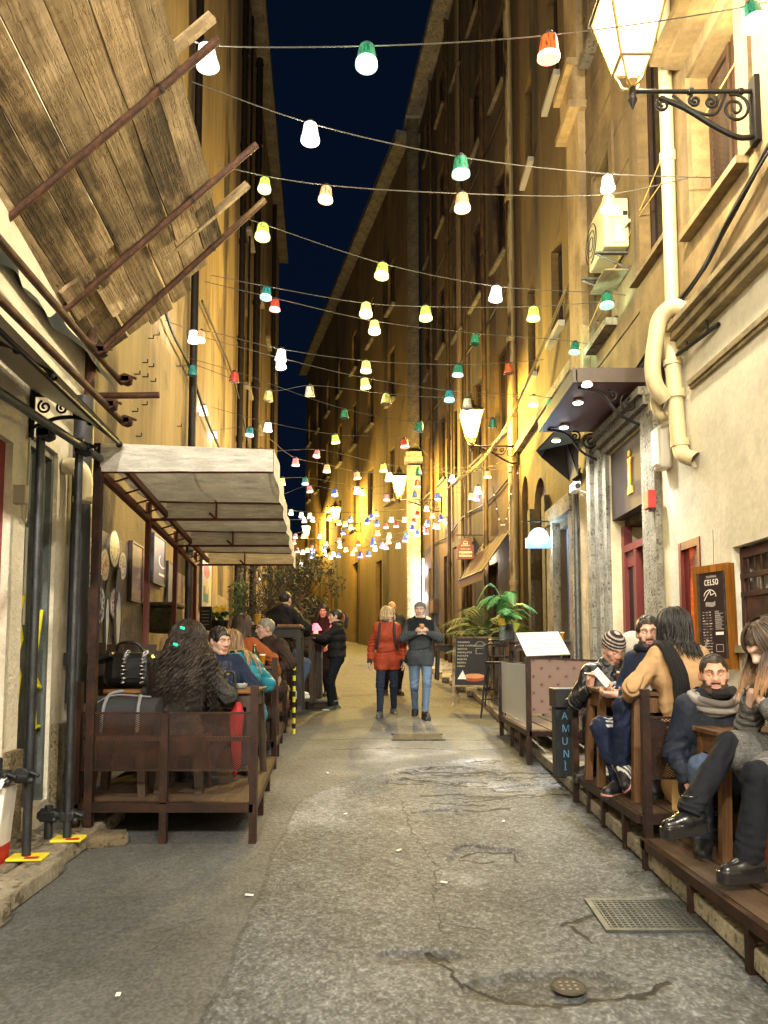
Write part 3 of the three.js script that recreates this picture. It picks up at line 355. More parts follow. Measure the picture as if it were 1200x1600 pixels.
// --- left: near cream house with the green door, the streaked house behind the terrace, the far one
const FL = frame([-7, wallLX(-7)], [33.7, wallLX(33.7)], -1), sL = (d) => FL.atD(d);
const hL = thing('cream_house', 'cream house with green door and scaffolding, nearest on the left', 'house', FL.S(sL(3), 0)), hL2 = thing('streaked_house', 'weathered yellow house with streaked plaster behind the terrace awning', 'house', FL.S(sL(10), 0)), hL3 = thing('drainpipe_house', 'tall ochre house with dark drainpipes beyond the terrace on the left', 'house', FL.S(sL(22), 0));
{
  const sP = (x) => FL.px(x, 900)[0], gd = [sP(36), sP(85), 0.5, 3.15], sh = [sL(4.0), sP(13), 0.4, 3.0], w0 = [sL(1.2), sL(2.2), 5.4, 7.6];
  part('wall', wallGeo(FL, 0, sP(127), -1, 19, [gd, sh, w0]), M('#eee8d6', 0.85, { map: T.plasterL, ms: [2.4], bump: T.plasterB, bs: [1.2], bsc: 0.012 }), hL);
  windowIn(FL, hL, ...w0, { sill: true, shutter: true });
  const gm = M('#6e7672', 0.55, { map: T.micro, ms: [0.9] }), [a, b, y0, y1] = gd, m = (a + b) / 2;
  const dr = part('green_door', [fbox(FL, a, a + 0.05, y0, y1, -0.1, -0.03), fbox(FL, b - 0.05, b, y0, y1, -0.1, -0.03), fbox(FL, a + 0.05, b - 0.05, y1 - 0.06, y1, -0.1, -0.032), fbox(FL, a + 0.05, b - 0.05, y0, y1 - 0.06, -0.12, -0.075), fbox(FL, m - 0.02, m + 0.02, y0, y1 - 0.06, -0.08, -0.05)], gm, hL, 'dark green wooden door with yellow paint scrawls');
  for (const q of [0.27, 0.73]) for (const [p0, p1] of [[0.1, 0.7], [0.85, 1.45], [1.9, 2.2]]) { const c = lerp(a, b, q); part('door_panel', fbox(FL, c - 0.075, c + 0.075, y0 + p0, y0 + p1, -0.075, -0.06), gm, dr); }
  // yellow scrawls sprayed over the door
  const yl = M('#d8cf1c', 0.7), sc = (pts) => { const q = pts.map(([u, y]) => FL.S(lerp(a, b, u), y0 + y, -0.046)); for (let i = 1; i < q.length; i++) part('paint_stroke', bar(q[i - 1], q[i], 0.015, 6), yl, dr); };
  sc([[0.12, 0.72], [0.2, 0.95], [0.05, 1.05], [0.22, 1.2], [0.1, 1.35]]); sc([[0.55, 1.42], [0.68, 1.1], [0.82, 1.42]]); sc([[0.68, 1.1], [0.68, 0.92], [0.85, 0.84], [0.64, 0.86], [0.72, 0.55], [0.86, 0.55]]); sc([[0.02, 1.3], [0.24, 1.5]]);
  part('paper_notice', fbox(FL, lerp(a, b, 0.62), lerp(a, b, 0.74), y0 + 1.35, y0 + 1.95, -0.06, -0.055), MT.white, dr); part('paper_notice', fbox(FL, lerp(a, b, 0.28), lerp(a, b, 0.34), y0 + 1.3, y0 + 2, -0.06, -0.055), MT.white, dr);
  const so = part('shop_door', [fbox(FL, sh[0], sh[0] + 0.08, 0.4, 3, -0.2, -0.05), fbox(FL, sh[1] - 0.08, sh[1], 0.4, 3, -0.2, -0.05), fbox(FL, sh[0] + 0.08, sh[1] - 0.08, 2.9, 3, -0.2, -0.052)], M('#7a1620', 0.45), hL); part('pane', fbox(FL, sh[0] + 0.08, sh[1] - 0.08, 0.4, 2.9, -0.16, -0.14), M('#1a1014', 0.2), so);
  for (const g of [fbox(FL, sP(15), sP(35), 0.1, 0.95, 0.002, 0.05), fbox(FL, sP(87), sP(126), 0.1, 1.05, 0.002, 0.06)]) part('wall_base', g, M('#b3a68a', 0.95, { map: T.stone, ms: [0.8], bump: T.stoneB, bs: [0.8], bsc: 0.03 }), hL, 'crumbling bare base of the wall');
  part('junction_box', rbox(0.11, 0.13, 0.06, 0.01, ...FL.S(...FL.px(23, 773), 0.03).toArray()), M('#a79f8c', 0.6), hL); part('cable', tube([FL.S(sP(23), 2.6, 0.03), FL.S(sP(26), 2.52, 0.03), FL.S(sP(32), 2.5, 0.02), FL.S(sP(33.5), 2.7, 0.02), FL.S(sP(34), 3.1, 0.02)], 0.008), M('#b9b09a', 0.6), hL);
  const stm = streaky('#aa9c7c', 4.2, 8);
  part('wall', wallGeo(FL, sP(127), sL(17), 2.75, 19, []), stm, hL2); part('wall', wallGeo(FL, sP(127), sL(17), -1, 2.75, []), M('#c9bda6', 0.92, { map: T.plaster, ms: [2.2, 2.2], bump: T.plasterB, bs: [1.2], bsc: 0.025 }), hL2, 'grey peeling lower wall behind the terrace');
  const W = []; for (const d of [20, 23.5, 27, 30.5]) for (const y of [4.4, 8.6, 12.8]) W.push([sL(d) - 0.5, sL(d) + 0.5, y, y + 2.2]);
  part('wall', wallGeo(FL, sL(17), FL.L, -1, 19.4, W), streaky('#75643e', 5, 10), hL3); W.forEach((w) => windowIn(FL, hL3, ...w, { sill: true, dep: 0.1 }));
  part('roof_edge', fbox(FL, sL(17), FL.L + 0.2, 19.4, 19.7, -0.5, 0.4), MT.stoneDark, hL3); part('roof_edge', fbox(FL, sP(127), sL(17), 19, 19.3, -0.5, 0.4), MT.stoneDark, hL2); part('roof_edge', fbox(FL, 0, sP(127), 19, 19.3, -0.5, 0.4), MT.stoneDark, hL);
  part('wall', [wallGeo(frame([33.7, wallLX(33.7)], [33.7, -10], 0), 0, 4.8, 0, 19.4)], streaky('#8d7a4a'), hL3, 'plain gable end');
  const hk = rng(15); for (let i = 0; i < 12; i++) { const [s, y] = FL.px(205 + hk() * 75, 520 + hk() * 170); part('wall_hook', [bar(FL.S(s, y, 0), FL.S(s, y, 0.06), 0.007, 5), bar(FL.S(s, y, 0.06), FL.S(s, y + 0.04, 0.06), 0.007, 5)], MT.darkIron, hL2); }
  part('cable', tube([[240, 470], [258, 520], [280, 562], [292, 590], [312, 650], [340, 712], [352, 740]].map(([x, y]) => FL.S(...FL.px(x, y), 0.1)), 0.022, 60, 6), MT.cable, hL2); part('cable', tube([[308, 470], [330, 520], [352, 570], [372, 640], [384, 700]].map(([x, y]) => FL.S(...FL.px(x, y), 0.08)), 0.02, 40, 6), MT.cable, hL2);
  // pipes on the facade
  const dp = M('#39302a', 0.55, { metalness: 0.3, map: T.rust, ms: [0.8] });
  const pipe = (h, x, r, y0, y1, m = dp) => { const s = FL.px(x, 900)[0], g = [bar(FL.S(s, y0, r + 0.03), FL.S(s, y1, r + 0.03), r, 12)]; for (let y = y0 + 1.2; y < y1; y += 2.4) g.push(bar(FL.S(s, y - 0.06, r + 0.03), FL.S(s, y + 0.06, r + 0.03), r * 1.22, 12)); part('drainpipe', g, m, h); };
  pipe(hL2, 286, 0.06, 0.4, 18.6); pipe(hL2, 364, 0.075, 0.6, 18.8); pipe(hL3, 388, 0.1, 0.8, 19); pipe(hL3, 379, 0.03, 0.8, 19); pipe(hL3, 418, 0.08, 0.8, 19);
  part('drainpipe', [bar(FL.S(sP(104), 1.2, 0.1), FL.S(sP(104), 3.7, 0.1), 0.08, 14), bar(FL.S(sP(104), 1.5, 0.1), FL.S(sP(104), 1.6, 0.1), 0.1, 14)], M('#2b2d30', 0.55, { metalness: 0.3 }), hL, 'fat dark pipe beside the green door');
  part('drainpipe', bar(FL.S(sP(120), 1.8, 0.06), FL.S(sP(120), 4.6, 0.06), 0.045, 10), MT.rustTube, hL, 'rusty thin pipe');
  part('vent_pipe', [tube([FL.S(sP(91), 3.08, 0.02), FL.S(sP(91), 3.06, 0.13), FL.S(sP(91), 2.97, 0.17), FL.S(sP(91), 2.82, 0.17)], 0.07, 16, 12), bar(FL.S(sP(91), 2.79, 0.17), FL.S(sP(91), 2.83, 0.17), 0.078, 14)], M('#cfc3a2', 0.5), hL, 'cream elbow vent pipe');
}

// ---------------------------------------------------------------- street lamps on wall brackets
function streetLamp(pos, wallPt, s, label, cd, col = [1, 0.72, 0.3], k = 3.2) {
  const L = thing('street_lamp', label, 'street lamp', pos, 'wall street lamps along the right side'); L.userData.group = 'wall street lamps on iron brackets';
  const dir = wallPt.clone().sub(pos).setY(0), len = dir.length(), an = Math.atan2(-dir.z, dir.x), G = (g) => place(g, 0, 0, 0, 0, an, 0);
  const ir = MT.darkIron, w0 = 0.105 * s, w1 = 0.215 * s, y0 = 0.2 * s, y1 = 0.68 * s, c = Math.SQRT1_2;
  lpart('bracket_arm', G(merge([bar(V(-0.02, 0, 0), V(len, 0, 0), 0.016 * s), bar(V(len * 0.45, 0, 0), V(len * 0.45 + 0.03, 0, 0), 0.026 * s), bar(V(len * 0.85, 0, 0), V(len * 0.85 + 0.03, 0, 0), 0.026 * s), box(0.04, 0.5, 0.1, len - 0.02, -0.15, 0)])), ir, L);
  const sp = (cx, cy, r, a0, t) => tube(spiral(26, r, r * 0.16, t, a0).map(([x, y]) => V(cx + x, cy + y, 0)), 0.011 * s, 44, 6);
  lpart('scroll', G(merge([sp(len * 0.24, -0.1 * s, 0.055 * s, 1.2, 1.6), sp(len * 0.82, -0.13 * s, 0.11 * s, 1.9, -1.8), sp(len * 0.5, -0.07 * s, 0.045 * s, 2, 1.5), sp(len * 0.63, -0.08 * s, 0.05 * s, 1, -1.5), tube([V(len * 0.22, -0.05 * s, 0), V(len * 0.4, -0.12 * s, 0), V(len * 0.7, -0.29 * s, 0), V(len * 0.86, -0.35 * s, 0), V(len, -0.33 * s, 0)], 0.02 * s, 20, 7), tube([V(len * 0.32, -0.03 * s, 0), V(len * 0.5, -0.15 * s, 0), V(len * 0.66, -0.17 * s, 0), V(len * 0.75, -0.02, 0)], 0.011 * s, 18, 6)])), ir, L);
  const cr = []; for (let i = 0; i < 4; i++) { const a = Math.PI / 4 + i * Math.PI / 2, x = Math.cos(a), z = Math.sin(a), q = 1 / c; cr.push(bar(V(x * w0 * q, y0, z * w0 * q), V(x * w1 * q, y1, z * w1 * q), 0.011 * s, 6)); cr.push(tube([V(x * 0.02, 0.03 * s, z * 0.02), V(x * 0.075 * s, 0.06 * s, z * 0.075 * s), V(x * 0.11 * s, 0.14 * s, z * 0.11 * s), V(x * w0 * q, y0, z * w0 * q)], 0.009 * s, 12, 6)); const b = a + Math.PI / 2, x2 = Math.cos(b), z2 = Math.sin(b); for (const [w, y] of [[w0, y0], [w1, y1]]) cr.push(bar(V(x * w * q, y, z * w * q), V(x2 * w * q, y, z2 * w * q), 0.013 * s, 6)); }
  lpart('lantern_frame', G(merge(cr)), M('#7d6a35', 0.45, { metalness: 0.5 }), L);
  const rt = new THREE.CylinderGeometry(0.09 * s, 0.345 * s, 0.13 * s, 4, 1); rt.rotateY(Math.PI / 4); rt.translate(0, y1 + 0.075 * s, 0);
  lpart('lamp_roof', G(merge([rt, cyl(0.07 * s, 0.09 * s, 0.1 * s, 0, y1 + 0.19 * s, 0), ball(0.035 * s, 0, y1 + 0.28 * s, 0), cyl(0.004, 0.022 * s, 0.1 * s, 0, y1 + 0.34 * s, 0, 8)])), M('#3a3327', 0.5, { metalness: 0.5 }), L);
  lpart('finial', merge([cyl(0.02 * s, 0.03 * s, 0.1 * s, 0, -0.02, 0), cyl(0.034 * s, 0.004, 0.07 * s, 0, -0.1 * s, 0)]), ir, L);
  const gl = new THREE.CylinderGeometry(w1 * Math.SQRT2 * 0.985, w0 * Math.SQRT2 * 0.985, y1 - y0 - 0.02, 4, 1); gl.rotateY(Math.PI / 4); gl.translate(0, (y0 + y1) / 2, 0);
  lpart('lamp_glass', G(gl), glow([1, 0.82, 0.45], k), L);
  lpart('burner', merge([cyl(0.03 * s, 0.04 * s, 0.1 * s, 0, y0 - 0.07 * s, 0)]), M('#c9a85a', 0.5), L);
  const pl = new THREE.PointLight(new THREE.Color().setRGB(...col), cd, 0, 2); pl.position.set(0, (y0 + y1) / 2, 0); pl.castShadow = true; pl.shadow.radius = 5; L.add(pl);
  return L;
}
const lampAt = (x, y, d, wx, s, label, cd, col, k) => { const p = P(x, y, d); return streetLamp(p, V(wx, p.y, p.z), s, label, cd, col, k); };
lampAt(988, 143, 5.3, 2.72, 1.02, 'glowing square lantern on scrolled iron bracket at top right, largest of the wall lamps', LAMP_CD * 0.9, [1, 0.86, 0.58], 4.5);
lampAt(737, 697, 15.1, 2.7, 1.0, 'yellow glowing lantern on scrolled bracket above the arched doorway, second nearest wall lamp', LAMP_CD * 2.3, [1, 0.68, 0.13], 5);
lampAt(624, 781, 22.6, 1.72, 1.0, 'yellow lantern on bracket in front of the pale pillar at the bend', LAMP_CD * 3.4, [1, 0.66, 0.12], 5);
lampAt(524, 818, 33, -1.0, 1.0, 'far yellow lantern on the wall left of the bend, under a row of paper cups', LAMP_CD * 3.6, [1, 0.64, 0.12], 5);
lampAt(478, 842, 42, -3.35, 1.0, 'farthest yellow lantern, above the leafy tree at the end of the street', LAMP_CD * 3.6, [1, 0.64, 0.12], 5);
streetLamp(V(-0.8, 5.4, 3.2), V(wallLX(-3.2), 5.4, 3.2), 1.0, 'square wall lantern on the left wall behind the viewpoint, out of view', LAMP_CD * 3.4, [1, 0.93, 0.8], 4);
streetLamp(V(1.75, 5.5, 2.6), V(2.72, 5.5, 2.6), 1.0, 'square wall lantern on the right wall behind the viewpoint, out of view', LAMP_CD * 3, [1, 0.93, 0.8], 4);

// ---------------------------------------------------------------- strings of coloured cup lanterns
const COL = { w: ['white', [1, 0.97, 0.86], 3.4], c: ['pale cream', [1, 0.9, 0.62], 2], g: ['green', [0.012, 0.4, 0.19], 0.62], t: ['teal', [0.012, 0.42, 0.42], 0.7], o: ['orange', [1, 0.17, 0.008], 0.95], p: ['peach', [1, 0.5, 0.22], 1.5], r: ['red', [1, 0.07, 0.035], 0.85], k: ['pink', [1, 0.28, 0.3], 1.3], y: ['yellow', [1, 0.85, 0.22], 2], l: ['lime yellow', [0.75, 1, 0.12], 1.7], b: ['blue', [0.03, 0.16, 0.9], 0.9], v: ['violet', [0.5, 0.4, 0.95], 1.2] };
const cupT = ctex(128, 64, (x, w, h) => { x.fillStyle = '#fff'; x.fillRect(0, 0, w, h); const r = rng(3); for (let i = 0; i < 300; i++) { x.fillStyle = `rgba(0,0,0,${r() * 0.45})`; x.fillRect(r() * w, r() * h, 1 + r() * 3, 3 + r() * 9); } });
const cupM = {}, cupGeo = {}, cups = [];
const cupMat = (c, on) => { const k = c + on; if (!cupM[k]) { const [, rgb, e] = COL[c]; cupM[k] = { shade: new THREE.MeshStandardMaterial({ color: new THREE.Color().setRGB(...rgb.map((v) => 0.012 + v * (on ? 0.2 : 0.4))), roughness: 0.4, map: cupT, emissive: new THREE.Color().setRGB(...rgb), emissiveIntensity: on ? e * 0.62 : 0, emissiveMap: cupT }), rim: new THREE.MeshStandardMaterial({ color: 0xdddddd, roughness: 0.4, emissive: new THREE.Color().setRGB(...rgb.map((v) => 0.16 + 0.84 * v)), emissiveIntensity: on ? 1.9 : 0 }) }; if (!on) cupM[k].rim = cupM[k].shade; } return cupM[k]; };
const cg = { shade: lathe([[0.044, 0.0], [0.054, -0.008], [0.071, -0.118]], 18), rim: lathe([[0.071, -0.118], [0.076, -0.124], [0.078, -0.15], [0.072, -0.154], [0.0, -0.15]], 18), cap: merge([cyl(0.024, 0.03, 0.045, 0, 0.01, 0, 10), cyl(0.05, 0.05, 0.012, 0, -0.002, 0, 12)]) };
const cupSize = (h) => 1.0;
function lantern(x, y, c, on, d, label, s = 1, light = true) {
  const p = P(x, y, d); p.y += 0.085 * s;
  const L = thing('lantern', label, 'lantern', p, 'coloured cup lanterns strung across the street'), m = cupMat(c, on), r = rng((x * 31 + y) | 0);
  L.scale.setScalar(s); L.rotation.set((r() - 0.5) * 0.26, r() * 6, (r() - 0.5) * 0.34);
  const sh = new THREE.Mesh(cg.shade, m.shade); sh.name = 'shade'; const ri = new THREE.Mesh(cg.rim, m.rim); ri.name = 'diffuser'; const cp = new THREE.Mesh(cg.cap, MT.black); cp.name = 'cap';
  for (const o of [sh, ri, cp]) { o.castShadow = o.receiveShadow = true; L.add(o); }
  if (on && light) { const [, rgb] = COL[c], w = c === 'w' ? 1 : 0.75, l = new THREE.PointLight(new THREE.Color().setRGB(...rgb.map((v) => 0.35 + 0.65 * v)), LANT_CD * w * s, 0, 2); l.position.set(0, -0.11, 0); l.castShadow = true; L.add(l); }
  L.userData.on = undefined; delete L.userData.on;
  return L;
}
const wireM = MT.wire;
let wireN = 0;
function string(list, ends, label) {          // list of [x, y, colour, on, size?] across one cable
  const pts = [], h = (y) => y < 620 ? 3.9 : 3.7;
  const dOf = (y) => FPX * h(y) / (HOR - y);
  const q = list.map((l) => [...l]), dd = q.map((l) => dOf(l[1])), dm = dd.reduce((a, b) => a + b, 0) / dd.length;
  q.forEach((l, i) => { l.d = lerp(dm, dd[i], 0.55); });
  const [a, b] = ends, dl = lerp(dm, dOf(a[1]), 0.4), dr = lerp(dm, dOf(b[1]), 0.4), on3 = (F, x, y, d) => P(x, y, d);
  pts.push(P(a[0], a[1], dl)); for (const l of q) { const p = P(l[0], l[1], l.d); p.y += 0.095; pts.push(p); } pts.push(P(b[0], b[1], dr));
  one('cable', tube(pts, 0.0045, pts.length * 10, 5), wireM, label, 'cable', 'cables of the lantern strings');
  for (const l of q) cups.push([l[0], l[1], l[2], l[3], l.d, l[4] ?? 1]);
}
string([[322, 90, 'w', 1], [573, 92, 'g', 1], [858, 75, 'o', 1], [1172, 30, 'g', 1, 1.0]], [[296, 62], [1290, -20]], 'topmost cable, running from the plank fan to the upper right');
string([[485, 210, 'w', 1], [720, 262, 'g', 1], [949, 288, 'w', 1, 0.8], [1167, 295, 'w', 1, 0.85]], [[300, 128], [1230, 280]], 'second cable from the top, carrying a white and a green cup');
string([[414, 291, 'l', 1, 0.75], [510, 305, 'p', 1, 0.85], [722, 318, 'p', 1, 0.95], [951, 319, 'y', 1, 0.9]], [[340, 258], [1090, 275]], 'cable at mid height left with yellow, peach and orange cups');
string([[411, 364, 'l', 1], [598, 425, 'l', 1], [776, 460, 'w', 1], [948, 471, 'g', 1], [1016, 477, 'w', 1, 0.85]], [[374, 338], [1060, 455]], 'cable with lime, white and green cups below the plank fan');
string([[417, 460, 't', 1, 0.85], [572, 486, 'y', 1], [665, 491, 'l', 1], [834, 491, 'l', 1]], [[330, 430], [985, 468]], 'cable with a teal cup and three yellow cups');
string([[430, 478, 'r', 1, 0.85], [585, 513, 'y', 1], [743, 532, 'g', 0, 0.8], [899, 545, 'g', 1, 0.9], [950, 555, 'w', 1, 0.85]], [[320, 440], [1010, 548]], 'cable with a red cup on the left and a green one on the right');
string([[302, 527, 'w', 1], [315, 527, 'p', 1, 0.9], [440, 556, 'w', 1], [572, 574, 'y', 1], [716, 580, 'g', 1], [795, 577, 'o', 0, 0.9]], [[252, 498], [850, 562]], 'cable with two pale cups at the drainpipe and an unlit orange cup');
string([[437, 569, 'w', 1], [569, 600, 'y', 1], [702, 620, 't', 1], [834, 628, 'y', 1], [861, 631, 'g', 0, 0.8]], [[300, 522], [905, 616]], 'cable with white, yellow and teal cups over the shop canopy');
string([[301, 580, 't', 0, 0.95], [420, 620, 'y', 0], [484, 612, 'c', 0], [604, 625, 'y', 0], [730, 632, 'c', 0]], [[286, 572], [845, 618]], 'cable carrying only unlit cups, green, yellow and cream');
string([[367, 590, 'r', 0], [538, 648, 'g', 0, 0.85], [656, 668, 'g', 0], [770, 662, 'g', 0, 0.9]], [[290, 558], [840, 648]], 'cable with an unlit red cup and dark green cups');
string([[318, 642, 'w', 1], [419, 668, 'w', 1], [523, 687, 'l', 1], [632, 694, 'r', 1], [707, 748, 'w', 1, 0.85]], [[298, 630], [850, 700]], 'cable with white cups at left and a red cup in the middle');
string([[335, 680, 'w', 1, 0.8], [391, 676, 't', 1], [462, 723, 'k', 1], [511, 733, 'p', 1], [557, 744, 'p', 1], [608, 746, 'w', 1, 1.1], [762, 742, 'p', 1], [813, 736, 'k', 1, 0.85]], [[320, 668], [850, 728]], 'long cable from a teal cup to a pink cup by the arched doorway');
string([[408, 709, 'c', 1, 1.0], [420, 712, 'l', 1, 0.9], [496, 710, 'k', 1, 0.9], [599, 732, 'l', 1], [654, 738, 'g', 0, 0.9], [798, 735, 'g', 0, 0.8]], [[396, 702], [842, 722]], 'cable behind the awning corner with lime and pink cups');
string([[441, 753, 'y', 1], [477, 753, 't', 1], [558, 767, 'w', 1, 1.1], [567, 770, 'y', 1], [652, 757, 'r', 1], [648, 773, 'b', 0, 0.8], [747, 766, 'c', 1, 1.2], [830, 770, 't', 1], [839, 769, 'w', 1]], [[430, 745], [860, 752]], 'cable with a red cup over an unlit black one');
string([[440, 779, 'k', 1], [483, 765, 'k', 1], [523, 771, 'b', 1], [604, 778, 'k', 1], [684, 777, 'b', 1], [737, 776, 'y', 1], [745, 778, 'v', 1], [763, 766, 'c', 1]], [[430, 772], [815, 760]], 'cable with two blue cups and pink cups at left');
// the dense far garlands
const far = (rows, ends, label) => {
  const pts = [], q = rows.slice().sort((a, b) => a[0] - b[0]), d = FPX * 3.9 / (HOR - q.reduce((s, l) => s + l[1], 0) / q.length), lim = (x, y) => Math.min(d, x > 560 ? 21.5 : 25);
  let i = 0; for (const [x, y, c] of q) cups.push([x, y, c, 1, lim(x, y) + (i++ % 3) * 0.35, 0.98]);
  const m = (t) => { const k = t * (q.length - 1), a = Math.floor(k), b = Math.min(a + 1, q.length - 1); return [lerp(q[a][0], q[b][0], k - a), lerp(q[a][1], q[b][1], k - a)]; };
  pts.push(P(...ends[0], lim(560))); for (const t of [0.15, 0.5, 0.85]) { const [x, y] = m(t); pts.push(P(x, y - 6, lim(x))); } pts.push(P(...ends[1], lim(560)));
  one('cable', tube(pts, 0.008, 40, 5), wireM, label, 'cable', 'cables of the lantern strings');
};
far([[455, 801, 'c'], [471, 805, 'c'], [484, 806, 'c'], [512, 797, 'l'], [515, 810, 'y'], [581, 808, 'b'], [588, 803, 'y'], [612, 812, 'c'], [632, 812, 'c'], [652, 804, 'r'], [667, 795, 'w'], [676, 806, 'y']], [[438, 795], [700, 795]], 'far cable with cream cups at left and a red cup at right');
far([[475, 813, 'c'], [489, 812, 'c'], [529, 817, 'p'], [539, 819, 'y'], [548, 812, 'b'], [548, 824, 'y'], [574, 815, 'b'], [589, 818, 'b'], [603, 822, 'r'], [619, 820, 'r'], [647, 815, 'r'], [668, 818, 'b'], [688, 810, 'b'], [697, 815, 'y'], [706, 804, 'k'], [714, 811, 'g']], [[448, 812], [735, 800]], 'far cable with three red and many blue cups');
far([[721, 793, 'c'], [729, 801, 'y'], [735, 797, 'c'], [742, 791, 'k'], [758, 784, 'w'], [680, 822, 'y'], [684, 823, 'c'], [664, 827, 'k'], [666, 831, 'k'], [644, 826, 'b'], [652, 834, 'b'], [635, 836, 't'], [633, 843, 'b'], [622, 853, 'w'], [608, 837, 'y'], [607, 846, 'y'], [590, 833, 'y']], [[560, 860], [782, 770]], 'slanting garland climbing to the right above the pizzeria sign');
far([[479, 825, 'c'], [462, 838, 'k'], [459, 847, 'k'], [474, 838, 'y'], [500, 838, 'c'], [530, 844, 'k'], [536, 832, 'b'], [583, 845, 'b'], [582, 850, 'b'], [560, 850, 'r'], [555, 858, 'y'], [597, 853, 'v'], [603, 855, 'k'], [586, 857, 'c'], [510, 850, 'y']], [[446, 838], [640, 840]], 'far garland with red and yellow cups over the street bend');
far([[464, 860, 'k'], [456, 861, 'w'], [473, 863, 'c'], [480, 860, 'y'], [488, 856, 'r'], [490, 862, 'v'], [487, 869, 'b'], [507, 858, 'b'], [508, 867, 'c'], [517, 871, 'c'], [521, 866, 'w'], [529, 868, 'b'], [531, 853, 'c'], [540, 859, 'y'], [551, 865, 'y'], [563, 868, 'b'], [576, 866, 'b'], [471, 882, 'w'], [404, 903, 'w'], [456, 930, 'l']], [[444, 852], [600, 858]], 'lowest far garland, just above the leafy trees');
{ // each label says which cup
  const posW = (x, y) => (y < 240 ? 'at the top ' : y < 420 ? 'high up ' : y < 600 ? 'at mid height ' : y < 720 ? 'above awning level ' : y < 800 ? 'low down ' : 'in the far garland ') + (x < 380 ? 'by the left wall' : x < 480 ? 'left of centre' : x < 600 ? 'over the left lane' : x < 700 ? 'in the middle' : x < 800 ? 'right of middle' : x < 900 ? 'towards the right' : 'by the yellow house');
  const cnt = {}, seq = {}, nm = ['first', 'second', 'third', 'fourth', 'fifth', 'sixth', 'seventh', 'eighth', 'ninth', 'tenth', 'eleventh', 'twelfth'];
  cups.sort((a, b) => a[0] - b[0]); const key = (l) => `${l[3] ? 'lit' : 'unlit'} ${COL[l[2]][0]} cup lantern ${posW(l[0], l[1])}`; cups.forEach((l) => { const k = key(l); cnt[k] = (cnt[k] ?? 0) + 1; });
  for (const l of cups) { const k = key(l), i = seq[k] = (seq[k] ?? -1) + 1; lantern(l[0], l[1], l[2], l[3], l[4], cnt[k] > 1 ? `${k}, ${nm[i]} from left` : k, l[5], true); }
}
// lanterns that go on over and behind the viewpoint
for (let r = 0; r < 4; r++) { const z = [0.4, 3.4, 1.8, 5][r], pts = []; for (let i = 0; i < 4; i++) { const x = -2 + i * 1.35, y = 5.1 - 0.12 * Math.sin((i + 0.5) / 4 * 3.14), L = lantern(600, 800, 'wpyw'[i], 1, 5, `lit ${['white', 'peach', 'yellow', 'cool white'][i]} cup lantern on the ${['first', 'third', 'second', 'fourth'][r]} cable behind the viewpoint`, 1); L.position.set(x, y, z); pts.push(V(x, y + 0.02, z)); } one('cable', tube([V(-3, 5.3, z), ...pts, V(2.7, 5.3, z)], 0.006, 40, 5), wireM, `${['first', 'third', 'second', 'fourth'][r]} lantern cable behind the viewpoint`, 'cable', 'cables of the lantern strings'); }

